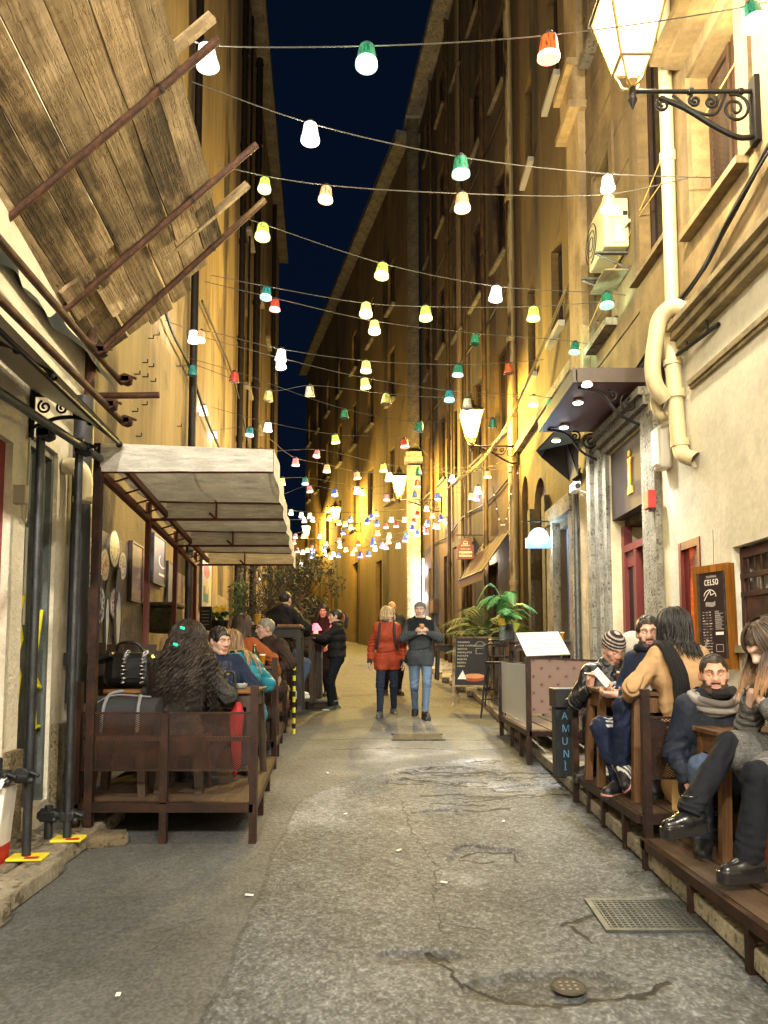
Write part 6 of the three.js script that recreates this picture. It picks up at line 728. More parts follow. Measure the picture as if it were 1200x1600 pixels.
  const [ws, wy] = FC.px(768, 873), wl = thing('wall_lamp', 'small white flood lamp on the ochre wall under the garlands', 'wall lamp', FC.S(ws, wy, 0.12)); lpart('arm', bar(V(0, 0, 0), V(0.14, -0.02, 0), 0.015, 6), MT.darkIron, wl); lpart('lamp', ball(0.06), glow([1, 0.95, 0.85], 6), wl); const wp2 = new THREE.PointLight(0xfff0d8, 3 * GAIN); wp2.castShadow = true; wl.add(wp2);
  // tube lamp on the corner pillar: the bright cold strip in the photograph
  const tl = thing('tube_lamp', 'cold white vertical strip lamp on the right edge of the pale pillar', 'strip lamp', V(1.3, 3.4, -25.3)); lpart('holder', box(0.08, 2.7, 0.05, 0, 0, -0.06), MT.galv, tl); lpart('tube', cyl(0.04, 0.04, 2.6, 0, 0, 0, 12), glow([0.85, 0.95, 1], 1.6), tl); for (const y of [-0.9, 0, 0.9]) { const q = new THREE.PointLight(0xd6ecff, 1.4 * GAIN); q.position.set(0, y, 0.14); q.castShadow = true; tl.add(q); }
  // bulb chain looping from the rope of cables
  const ch = [], b0 = P(770, 760, 14.6), b1 = P(800, 758, 14.6); const bc = thing('bulb_chain', 'looped chain of tiny bulbs hanging near the pale drainpipe', 'bulb chain', P(785, 780, 14.6)); const cp = []; for (let i = 0; i <= 16; i++) { const u = i / 16, p = b0.clone().lerp(b1, u); p.y -= 0.75 * Math.sin(u * Math.PI); cp.push(p); if (i % 2) ch.push(ball(0.018, p.x, p.y - 0.025, p.z, 8)); } part('cord', tube(cp, 0.006, 50, 5), MT.cable, bc); part('bulbs', ch, glow([1, 0.7, 0.4], 1.2), bc);
}
// ---------------------------------------------------------------- things on the left wall
{
  const onL = (x, y, k = 0.02) => { const [s, h] = FL.px(x, y); return FL.S(s, h, k); }, an = Math.atan2(FL.n.x, FL.n.z);
  const plate = (x, y, r, c1, c2, c3, label, seed) => { const t = thing('wall_plate', label, 'plate', onL(x, y, 0.03), 'painted plates on the left wall'); t.rotation.y = an; const tx = ctex(128, 128, (g) => { g.fillStyle = c1; g.fillRect(0, 0, 128, 128); const q = rng(seed); g.fillStyle = c2; for (let i = 0; i < 14; i++) { const a = i / 14 * 6.28; g.beginPath(); g.arc(64 + 46 * Math.cos(a), 64 + 46 * Math.sin(a), 8, 0, 7); g.fill(); } g.fillStyle = c3; for (let i = 0; i < 9; i++) { g.beginPath(); g.ellipse(64 + (q() - 0.5) * 50, 64 + (q() - 0.5) * 50, 6 + q() * 12, 4 + q() * 8, q() * 3, 0, 7); g.fill(); } }); const g = new THREE.CircleGeometry(r * 0.94, 24); lpart('face', place(g, 0, 0, 0.021), M('#fff', 0.35, { map: tx }), t); lpart('rim', place(lathe([[r * 0.6, -0.02], [r * 0.95, 0.012], [r, 0.022], [r * 1.02, 0.014], [r * 0.7, -0.028]], 24), 0, 0, 0, Math.PI / 2), M('#cfc8b4', 0.35), t); };
  plate(130, 866, 0.16, '#d8cfbe', '#3b3430', '#b23b32', 'black and white rimmed plate with red centre behind the rusty post', 1); plate(155, 882, 0.15, '#c9b89a', '#b9742e', '#c2402c', 'round red and orange plate, lower in the upper plate row', 2); plate(171, 857, 0.175, '#cfc6a2', '#5e6a4a', '#caa13b', 'tall pale plate with yellow pattern, highest of the plates', 3); plate(184, 884, 0.14, '#dcd6c4', '#7d7a5a', '#d0a830', 'small white plate with yellow flower at the right', 4); plate(172, 943, 0.15, '#d9c9bf', '#8f2f33', '#a5262c', 'white plate with red drawing on the dark oval board', 5); plate(130, 907, 0.06, '#dddad0', '#bbb', '#999', 'tiny pale plate below the black rimmed one', 6); plate(147, 945, 0.17, '#d6d0c4', '#222', '#444', 'plate with black rays half hidden by the rusty post', 7);
  const board = (x0, x1, y, h, m, label, extra) => { const a = FL.px(x0, y), b = FL.px(x1, y), c = FL.S((a[0] + b[0]) / 2, (a[1] + b[1]) / 2, 0.03), w = Math.abs(b[0] - a[0]), t = thing('picture', label, 'picture', c); t.rotation.y = an; lpart('panel', box(w, h, 0.03), m, t); lpart('frame', merge([box(w + 0.03, 0.025, 0.045, 0, h / 2, 0), box(w + 0.03, 0.025, 0.045, 0, -h / 2, 0), box(0.025, h, 0.044, w / 2, 0, 0), box(0.025, h, 0.044, -w / 2, 0, 0)]), extra ?? MT.darkwood, t); return t; };
  const bt = (fn) => ctex(96, 256, fn), ptd = bt((g, w, h) => { g.fillStyle = '#473d3a'; g.fillRect(0, 0, w, h); const r = rng(5); for (let i = 0; i < 80; i++) { g.fillStyle = `rgba(${120 + r() * 80},${90 + r() * 40},${80 + r() * 40},0.3)`; g.fillRect(r() * w, r() * h, r() * 30, r() * 40); } }), pbl = bt((g, w, h) => { g.fillStyle = '#1d3262'; g.fillRect(0, 0, w, h); const q = g.createRadialGradient(w * 0.6, 70, 4, w * 0.6, 70, 60); q.addColorStop(0, '#cfdcf2'); q.addColorStop(1, '#1d3262'); g.fillStyle = q; g.fillRect(0, 0, w, 140); g.strokeStyle = '#d5e0f0'; g.lineWidth = 5; g.beginPath(); g.arc(50, 180, 20, 0.5, 4); g.stroke(); g.fillStyle = '#e6ecf5'; g.fillRect(30, 220, 40, 8); }), prd = bt((g, w, h) => { g.fillStyle = '#b9b39c'; g.fillRect(0, 0, w, h); g.fillStyle = '#b03428'; g.beginPath(); g.arc(50, 80, 34, 0, 7); g.fill(); g.fillStyle = '#3f7a5a'; g.fillRect(16, 150, 60, 70); g.fillStyle = '#c9a23c'; g.fillRect(40, 120, 30, 60); });
  board(199, 216, 895, 0.62, M('#fff', 0.5, { map: ptd }), 'dark narrow painting nearest on the left wall'); board(217, 223, 903, 0.42, M('#8f5a34', 0.6, { map: T.wood, ms: [0.4, 1] }), 'slim orange brown wooden board beside the dark painting'); board(234, 252, 876, 0.58, M('#fff', 0.4, { map: pbl }), 'blue poster with a white glow beside the awning post', MT.steel); board(257, 266, 916, 0.62, M('#3d5470', 0.5), 'narrow bluish framed board behind the awning post'); board(290, 302, 890, 0.5, M('#fff', 0.4, { map: prd }), 'framed colourful picture between the far awning posts'); board(311, 327, 912, 0.95, M('#fff', 0.4, { map: prd }), 'larger colourful framed picture near the dark drainpipe'); board(133, 149, 938, 0.46, M('#8d8a84', 0.7), 'grey board propped beneath the plates');
  // the black and white oval boards
  const ov = (x, y, w, h, label, s) => { const t = thing('oval_board', label, 'painted board', onL(x, y, 0.04)); t.rotation.y = an; const sh = new THREE.Shape(); sh.absellipse(0, 0, w, h, 0, 6.283, false); lpart('board', new THREE.ExtrudeGeometry(sh, { depth: 0.015, bevelEnabled: false }), M('#22211f', 0.6), t); const q = new THREE.Shape(); [[-0.5, 0.1], [-0.1, 0.45], [0.2, 0.3], [0.4, -0.2], [0.2, -0.6], [-0.1, -0.95], [-0.3, -0.5]].forEach(([a, b], i) => i ? q.lineTo(a * w * s, b * h) : q.moveTo(a * w * s, b * h)); lpart('painted_shape', place(new THREE.ExtrudeGeometry(q, { depth: 0.006, bevelEnabled: false }), 0, 0, 0.016), M('#c9c5bb', 0.6), t); };
  ov(176, 955, 0.14, 0.44, 'black pointed oval board with white splash behind the red plate', 1.2); ov(158, 962, 0.09, 0.34, 'second black and white oval board left of the first', 1); ov(124, 955, 0.06, 0.26, 'slim white bottle shaped board by the grey standard', 1.5);
  const pt = onL(228, 975, 0.2), pot = thing('stone_planter', 'olive grey stone planter hanging on the crumbling wall', 'planter', pt); lpart('bowl', jitter(rbox(0.34, 0.3, 0.5, 0.05, 0, 0.05, 0), 0.02, 8), M('#6d6a4c', 0.9, { map: T.stone, ms: [0.7], bump: T.stoneB, bs: [0.7], bsc: 0.02 }), pot); lpart('rim', rbox(0.38, 0.05, 0.54, 0.02, 0, 0.22, 0), M('#777253', 0.9, { map: T.stone, ms: [0.7] }), pot);
  one('stone_pedestal', jitter(rbox(0.4, 0.9, 0.6, 0.03, pt.x + 0.02, 1.05, pt.z - 0.1), 0.03, 6), M('#8d8467', 0.92, { map: T.stone, ms: [0.9], bump: T.stoneB, bs: [0.7], bsc: 0.03 }), 'crumbling masonry pedestal below the olive planter', 'pedestal');
  const cr = thing('wooden_crate', 'tall brown plank crate against the wall behind the duffel bag', 'crate', V(-2.42, 0.57, -6.98)); for (let i = 0; i < 4; i++) lpart('plank', rbox(0.14, 1.12 - (i % 2) * 0.03, 0.02, 0.004, i * 0.15 - 0.12, 0.56, 0.14), MT.darkwood, cr); lpart('side', box(0.02, 1.05, 0.3, -0.19, 0.525, 0), MT.darkwood, cr); lpart('back', box(0.6, 1.05, 0.02, 0.1, 0.525, -0.14), MT.darkwood, cr);
  // flowers and menus behind
  const fp = P(343, 985, 10.6), fl = thing('flower_pot', 'yellow flowers in a black pot on the bar counter', 'flower pot', fp), r = rng(31), g1 = [], g2 = []; lpart('pot', lathe([[0, -0.06], [0.1, -0.06], [0.13, 0.14], [0.115, 0.14], [0.1, 0.1], [0, 0.1]], 16), MT.black, fl); for (let i = 0; i < 16; i++) { const a = r() * 6.28, q = 0.13 * Math.sqrt(r()), h = 0.2 + r() * 0.13; for (let k = 0; k < 6; k++) { const p = new THREE.CircleGeometry(0.024, 6); p.scale(1, 0.55, 1); place(p, 0, 0, 0, 0, 0, k * 1.047); p.translate(Math.cos(k * 1.047) * 0.022, Math.sin(k * 1.047) * 0.022, 0); g1.push(place(p, Math.cos(a) * q, h, Math.sin(a) * q + 0.03, -0.4 - r() * 0.6, r() - 0.5)); } for (let k = 0; k < 4; k++) g2.push(place(new THREE.CircleGeometry(0.04, 5), Math.cos(a) * q * 1.2, h * 0.75, Math.sin(a) * q, r() * 3, r() * 3)); } lpart('blossoms', merge(g1), M('#d9b62a', 0.6), fl); lpart('leaves', merge(g2), leafM, fl);
  one('counter', rbox(1.0, 0.05, 0.4, 0.01, fp.x + 0.25, fp.y - 0.085, fp.z), MT.darkwood, 'dark counter shelf carrying the yellow flowers', 'counter'); const mh = thing('menu_holder', 'black upright menu card standing left of the yellow flowers', 'menu holder', P(321, 985, 10.4)); lpart('card', rbox(0.16, 0.33, 0.02, 0.004, 0, 0.16, 0, -0.08), MT.black, mh); lpart('print', merge([0, 1, 2, 3, 4].map((i) => box(0.1, 0.01, 0.003, 0, 0.26 - i * 0.045, 0.021, -0.08))), M('#8c8678', 0.6), mh);
  const yc = thing('yellow_cup', 'tall yellow paper cup standing on the bar table', 'cup', P(402, 976, 10.25)); lpart('cup', cyl(0.05, 0.04, 0.13, 0, 0.065, 0, 14), M('#d8a52c', 0.5), yc); lpart('lid', cyl(0.052, 0.052, 0.012, 0, 0.134, 0, 14), M('#e8c86a', 0.5), yc);
  const dk = thing('drink', 'white cup with dark drink on the bar counter by the ivy', 'cup', P(393, 985, 10.9)); lpart('cup', cyl(0.04, 0.032, 0.12, 0, 0.06, 0), MT.white, dk); lpart('sleeve', cyl(0.039, 0.035, 0.05, 0, 0.055, 0), M('#5d2f22', 0.6), dk);
  // podium with chalk lettering, pink lamp, mat
  const kt = ctex(192, 192, (x) => { x.fillStyle = '#191614'; x.fillRect(0, 0, 192, 192); x.fillStyle = '#b9b2a4'; x.textAlign = 'center'; x.font = '30px sans-serif'; x.fillText('IL VINO', 96, 60); x.font = 'bold 44px sans-serif'; x.fillText('ENTRO', 96, 120); x.fillRect(60, 150, 70, 12); });
  const pd = thing('podium', 'dark wooden podium with chalk lettering ENTRO and pale steel edge', 'podium', V(P(484, 1000, 13).x, gy(13), -13)); lpart('body', rbox(0.42, 1.0, 0.34, 0.01, 0, 0.62, 0), MT.darkwood, pd); lpart('lettering', place(new THREE.PlaneGeometry(0.3, 0.3), -0.03, 0.7, 0.174), M('#fff', 0.8, { map: kt }), pd); lpart('edge', box(0.022, 1.05, 0.03, 0.222, 0.64, 0.18), MT.galv, pd); for (const g of [box(0.5, 0.03, 0.4, 0, 1.13, 0), box(0.3, 0.05, 0.03, -0.04, 0.92, 0.18), box(0.34, 0.05, 0.03, -0.02, 0.48, 0.18)]) lpart('shelf', g, MT.tablewood, pd); for (const i of [-1, 1]) lpart('leg', box(0.05, 0.14, 0.05, i * 0.17, 0.06, 0.1), MT.black, pd);
  const lp = thing('table_lamp', 'small red and white glowing table lamp on the podium', 'table lamp', V(pd.position.x + 0.1, gy(13) + 1.15, -13)); lpart('foot', cyl(0.04, 0.05, 0.1, 0, 0.05, 0), MT.white, lp); lpart('lamp_shade', lathe([[0.03, 0.22], [0.1, 0.12], [0.102, 0.1], [0.0, 0.1]], 16), glow([1, 0.12, 0.16], 3), lp); const pl = new THREE.PointLight(0xff6a6a, 1.5 * GAIN); pl.position.set(0, 0.15, 0); pl.castShadow = true; lp.add(pl);
  one('mat', jitter(rbox(0.75, 0.03, 0.6, 0.01, -1.12, gy(12.7) + 0.12, -12.7, 0.056), 0.004, 5), M('#39434f', 0.8, { bump: T.knit, bs: [0.1], bsc: 0.003 }), 'blue grey mat laid at the podium foot', 'mat'); one('step', rbox(0.7, 0.1, 0.55, 0.01, -1.12, gy(12.7) + 0.05, -12.72, 0.056), MT.darkwood, 'low wooden step under the blue grey mat', 'step');
}
// ---------------------------------------------------------------- small things on tables and street
{
  const glass = (label, p, s = 1) => { const t = thing('wine_glass', label, 'wine glass', p); lpart('bowl', lathe([[0.004, 0.085], [0.03, 0.1], [0.042, 0.14], [0.038, 0.19]].map(([a, b]) => [a * s, b * s]), 18), M('#ffffff', 0.05, { transmission: 1, thickness: 0 }), t); lpart('wine', lathe([[0, 0.09 * s], [0.028 * s, 0.102 * s], [0.037 * s, 0.125 * s], [0, 0.126 * s]], 16), M('#d9cf7a', 0.1, { transmission: 0.6, thickness: 0 }), t); lpart('stem', merge([cyl(0.004 * s, 0.004 * s, 0.085 * s, 0, 0.043 * s, 0, 8), cyl(0.034 * s, 0.036 * s, 0.004 * s, 0, 0.002, 0, 16)]), M('#e8eef0', 0.1), t); };
  glass('white wine glass at the table edge behind the curly haired woman', P(351, 1079, 6.25), 1.25);
  const ash = (label, p, r = 0.06) => { const t = thing('ashtray', label, 'ashtray', p); lpart('dish', lathe([[0, 0.004], [r * 0.8, 0.004], [r, 0.04], [r * 0.9, 0.04], [r * 0.75, 0.012], [0, 0.012]], 18), M('#cdd3d0', 0.15, { transmission: 0.5, thickness: 0 }), t); lpart('stub', bar(V(-0.01, 0.02, 0), V(0.04, 0.045, 0.02), 0.004, 6), MT.white, t); };
  ash('glass ashtray with stubs on the table of the man in the beanie', V(1.74, 1.335, -5.96), 0.075); ash('clear tumbler dish on the left terrace table corner', V(-1.17, 1.31, -6.3), 0.06);
  const cup = thing('espresso_cup', 'small white cup at the hand of the woman in camel', 'cup', V(1.84, 1.335, -5.38)); lpart('cup', lathe([[0, 0.004], [0.026, 0.004], [0.034, 0.065], [0.03, 0.062], [0.023, 0.01], [0, 0.01]], 16), MT.white, cup); lpart('handle', place(new THREE.TorusGeometry(0.018, 0.004, 6, 12), 0.042, 0.036, 0), MT.white, cup);
  const bag = thing('paper_bag', 'brown paper bag on the terrace floor behind the table legs', 'paper bag', V(1.98, 0.59, -5.0)); lpart('body', jitter(rbox(0.22, 0.27, 0.14, 0.006, 0, 0.135, 0, 0, 0.3), 0.012, 9), M('#b49468', 0.85), bag); lpart('handle', tube([V(-0.06, 0.26, 0), V(-0.03, 0.33, 0), V(0.03, 0.33, 0.02), V(0.06, 0.26, 0.02)], 0.005), M('#a5845a', 0.8), bag);
  const hb = thing('handbag', 'black leather handbag with silver chain braids on the left terrace table', 'handbag', V(-2.1, 1.31, -6.4)), lm = M('#0e0f12', 0.35, { clearcoat: 0.3 }); { const g = rbox(0.42, 0.3, 0.2, 0.09, 0, 0.15, 0), p = g.attributes.position; for (let i = 0; i < p.count; i++) { const y = p.getY(i); p.setX(i, p.getX(i) * (1.04 - 0.35 * y)); p.setZ(i, p.getZ(i) * (1.15 - 0.9 * y)); } g.computeVertexNormals(); lpart('body', jitter(g, 0.015, 10), lm, hb); } lpart('flap', place(jitter(rbox(0.2, 0.05, 0.24, 0.02, 0, 0, 0), 0.02, 9), -0.2, 0.25, 0.02, 0, 0, 0.35), lm, hb); for (const x of [-0.02, 0.13]) { const g = []; for (let i = 0; i < 13; i++) { const u = i / 12, a = u * 2.1 - 0.1; g.push(place(new THREE.TorusGeometry(0.014, 0.006, 6, 10), x + (i % 2) * 0.01, 0.29 * Math.cos(a * 0.7) * 1.02, 0.11 * Math.sin(a) + 0.03, a, 0.7 * (i % 2 ? 1 : -1))); } lpart('chain_braid', merge(g), M('#c4c4c2', 0.25, { metalness: 0.8 }), hb); } lpart('handle', tube([V(-0.12, 0.28, 0), V(-0.1, 0.36, 0.02), V(0.05, 0.37, 0.02), V(0.12, 0.28, 0)], 0.012), lm, hb);
  const db = thing('duffel_bag', 'dark grey duffel bag with lighter straps on a stool behind the rusty panel', 'duffel bag', V(-1.9, 1.01, -5.72)), dm = M('#26282c', 0.8, { bump: T.knit, bs: [0.06], bsc: 0.002 }); { const g = new THREE.CylinderGeometry(0.15, 0.15, 0.5, 24, 10); place(g, 0, 0.13, 0, 0, 0, Math.PI / 2); g.scale(1, 0.95, 1); lpart('body', jitter(g, 0.03, 6), dm, db); } const st = M('#6a6d72', 0.7); for (const g of [tube([V(-0.13, 0.02, 0.16), V(-0.12, 0.2, 0.14), V(-0.1, 0.29, 0.06), V(-0.02, 0.31, 0.02)], 0.013), tube([V(0.13, 0.02, 0.16), V(0.13, 0.2, 0.14), V(0.12, 0.28, 0.06)], 0.014)]) lpart('strap', g, st, db); lpart('piping', tube([V(-0.22, 0.05, 0.14), V(-0.2, 0.2, 0.12), V(-0.1, 0.275, 0.07), V(0.2, 0.27, 0.07)], 0.007), st, db);
  const ub = thing('umbrella', 'folded red umbrella with black handle hooked on the left terrace table', 'umbrella', V(P(370, 1085, 6.1).x, 0.62, -6.12)); lpart('canopy', jitter(lathe([[0.006, 0], [0.03, 0.1], [0.05, 0.36], [0.055, 0.5], [0.02, 0.6]], 12), 0.025, 14), M('#a81d26', 0.6), ub); lpart('handle', merge([bar(V(0, 0.58, 0), V(-0.02, 0.76, 0), 0.011, 8), tube([V(-0.02, 0.76, 0), V(-0.03, 0.82, 0), V(-0.08, 0.83, 0), V(-0.12, 0.77, 0)], 0.013)]), MT.black, ub);
  const gb = V(0.66, 0, 0), gt = thing('drain_grate', 'square grey metal drain grate in the street at lower right', 'drain grate', V(1.39, gy(4.13) + 0.006, -4.13)); gt.rotation.x = Math.atan(0.056); const gw = 0.52, gd = 0.36; lpart('frame', merge([box(gw + 0.06, 0.014, 0.03, 0, 0, gd / 2 + 0.015), box(gw + 0.06, 0.014, 0.03, 0, 0, -gd / 2 - 0.015), box(0.03, 0.014, gd, gw / 2 + 0.015, 0, 0), box(0.03, 0.014, gd, -gw / 2 - 0.015, 0, 0)]), MT.galv, gt); for (let i = 0; i < 17; i++) lpart('grate_bar', box(0.008, 0.01, gd, lerp(-gw / 2 + 0.012, gw / 2 - 0.012, i / 16), 0.001, 0), MT.galv, gt); for (let i = 0; i < 12; i++) lpart('grate_bar', box(gw, 0.008, 0.01, 0, 0.003, lerp(-gd / 2 + 0.02, gd / 2 - 0.02, i / 11)), MT.galv, gt); lpart('pit', box(gw, 0.003, gd, 0, -0.004, 0), M('#24211d', 0.95, { map: T.asphalt, ms: [0.4] }), gt);
  const mc = thing('valve_cover', 'small round metal cover in the cracked asphalt at the bottom', 'manhole cover', V(0.78, gy(3.37) + 0.004, -3.37)); mc.rotation.x = Math.atan(0.056); lpart('lid', cyl(0.065, 0.065, 0.012, 0, -0.003, 0, 28), M('#77726a', 0.8, { map: T.asphalt, ms: [0.3] }), mc); lpart('ring', place(new THREE.TorusGeometry(0.072, 0.005, 6, 30), 0, 0.0, 0, Math.PI / 2), MT.stoneDark, mc); lpart('stud', merge([-0.03, 0, 0.03].flatMap((x) => [-0.03, 0, 0.03].map((z) => box(0.012, 0.003, 0.012, x, 0.004, z)))), M('#6a655e', 0.8), mc);
  const sc = thing('manhole_plate', 'flat rectangular metal plate in the street before the walking couple', 'manhole cover', V(0.42, gy(9.7) + 0.01, -9.7)); sc.rotation.x = Math.atan(0.056); lpart('plate', rbox(0.6, 0.016, 0.4, 0.004), M('#6a645b', 0.75, { map: T.asphalt, ms: [0.7] }), sc); lpart('rim', merge([box(0.66, 0.014, 0.02, 0, 0, 0.212), box(0.66, 0.014, 0.02, 0, 0, -0.212)]), MT.stoneDark, sc);
  one('brick', jitter(rbox(0.2, 0.085, 0.11, 0.01, 1.72, gy(4.62) + 0.15, -4.62, 0, 0.2), 0.014, 14), M('#8a4a33', 0.9, { map: T.stone, ms: [0.4], bump: T.stoneB, bs: [0.4], bsc: 0.01 }), 'broken red brick wedged under the right terrace edge', 'brick'); one('stone_rubble', jitter(rbox(0.3, 0.09, 0.18, 0.03, -1.9, gy(5.35) + 0.03, -5.35, 0, 0.3), 0.05, 9), M('#8d8069', 0.92, { map: T.stone, ms: [0.6] }), 'pale stone lump on the ground at the left terrace corner', 'stone');
  const rr = rng(64); for (let i = 0; i < 7; i++) { const x = [-0.3, 0.1, -0.75, 0.9, -0.55, 0.35, -1.1][i], d = [6.1, 5.2, 4.4, 5.9, 7.6, 4.6, 3.3][i]; one('litter', jitter(rbox(0.03 + rr() * 0.02, 0.006, 0.02, 0.002, x, gy(d) + 0.008, -d, 0, rr() * 3), 0.006, 30), MT.white, ['tiny white paper scrap beside the left terrace', 'tiny white scrap in the middle of the street', 'tiny white scrap before the left terrace corner', 'tiny white scrap on the rough asphalt at right', 'tiny white scrap at the second left terrace', 'tiny white scrap near the asphalt seam', 'tiny white scrap on the dark strip at lower left'][i], 'litter'); }
}
{
  const bottle = (label, X, y, d, hex, h = 0.24) => { const t = thing('bottle', label, 'bottle', V(X, y, -d)); lpart('glass', lathe([[0, 0], [0.03, 0], [0.032, 0.01], [0.032, h * 0.56], [0.013, h * 0.76], [0.013, h * 0.96], [0.0, h * 0.96]], 16), M(hex, 0.12, { transmission: 0.4, thickness: 0 }), t); lpart('label', cyl(0.0328, 0.0328, h * 0.22, 0, h * 0.34, 0, 16), M('#cfc7b4', 0.6), t); lpart('neck_ring', cyl(0.016, 0.016, 0.015, 0, h * 0.92, 0, 10), M('#b8a25a', 0.4, { metalness: 0.5 }), t); };
  const beer = (label, X, y, d, hex = '#c98a1c') => { const t = thing('beer_glass', label, 'glass', V(X, y, -d)); lpart('glass', lathe([[0, 0.004], [0.026, 0.004], [0.036, 0.14], [0.034, 0.14], [0.024, 0.012], [0, 0.012]], 18), MT.clear, t); lpart('drink', cyl(0.0325, 0.0245, 0.095, 0, 0.062, 0, 16), M(hex, 0.15, { transmission: 0.5, thickness: 0 }), t); lpart('foam', cyl(0.0335, 0.033, 0.014, 0, 0.117, 0, 16), M('#e6dfcc', 0.8), t); };
  bottle('green bottle on the dark table by the grey haired man', -1.36, 1.462, 8.1, '#1f4a2a'); beer('glass of beer on the dark table by the grey haired man', -1.27, 1.462, 8.05); bottle('brown bottle on the table of the man in the beanie', 1.93, 1.333, 6.14, '#3a1f0e'); beer('small glass of amber drink before the man in the beanie', 1.84, 1.333, 6.0, '#a8541a'); beer('glass of beer at the wall end of the palm table', 2.55, gy(11.1) + 1.15, 11.0); bottle('green bottle on the tall bar table beyond the striped pole', -1.3, 1.845, 11.85, '#1f4a2a'); beer('glass of beer on the tall bar table beyond the striped pole', -1.2, 1.845, 11.75); bottle('clear water bottle on the left terrace table beside the handbag', -1.78, 1.308, 6.62, '#9fb7ba', 0.27);
}

// ---------------------------------------------------------------- people
// signed distances joined smoothly and meshed with surface nets
const smin = (a, b, k) => { const h = Math.max(k - Math.abs(a - b), 0) / k; return Math.min(a, b) - h * h * k * 0.25; };
function capD(q, x, y, z) { const a = q.a, ax = x - a.x, ay = y - a.y, az = z - a.z; let t = (ax * q.bx + ay * q.by + az * q.bz) / q.l2; t = t < 0 ? 0 : t > 1 ? 1 : t; const dx = ax - q.bx * t, dy = ay - q.by * t, dz = az - q.bz * t; return Math.sqrt(dx * dx + dy * dy + dz * dz) - (q.r0 + (q.r1 - q.r0) * t); }
const cap = (a, b, r0, r1 = r0) => { const bx = b.x - a.x, by = b.y - a.y, bz = b.z - a.z; return { a, b, bx, by, bz, l2: bx * bx + by * by + bz * bz + 1e-9, r0, r1 }; };
const ell = (cx, cy, cz, rx, ry, rz) => (x, y, z) => { const px = (x - cx) / rx, py = (y - cy) / ry, pz = (z - cz) / rz, k0 = Math.sqrt(px * px + py * py + pz * pz), qx = px / rx, qy = py / ry, qz = pz / rz, k1 = Math.sqrt(qx * qx + qy * qy + qz * qz); return k1 < 1e-6 ? -Math.min(rx, ry, rz) : k0 * (k0 - 1) / k1; };
function capsField(caps, k, grow = 0) { return (x, y, z) => { let d = 9; for (let i = 0; i < caps.length; i++) d = smin(d, capD(caps[i], x, y, z), k); return d - grow; }; }
function boundsOf(caps, pad) { const lo = V(9e9, 9e9, 9e9), hi = V(-9e9, -9e9, -9e9); for (const c of caps) { const r = Math.max(c.r0, c.r1) + pad; for (const p of [c.a, c.b]) { lo.min(p.clone().subScalar(r)); hi.max(p.clone().addScalar(r)); } } return [lo, hi]; }
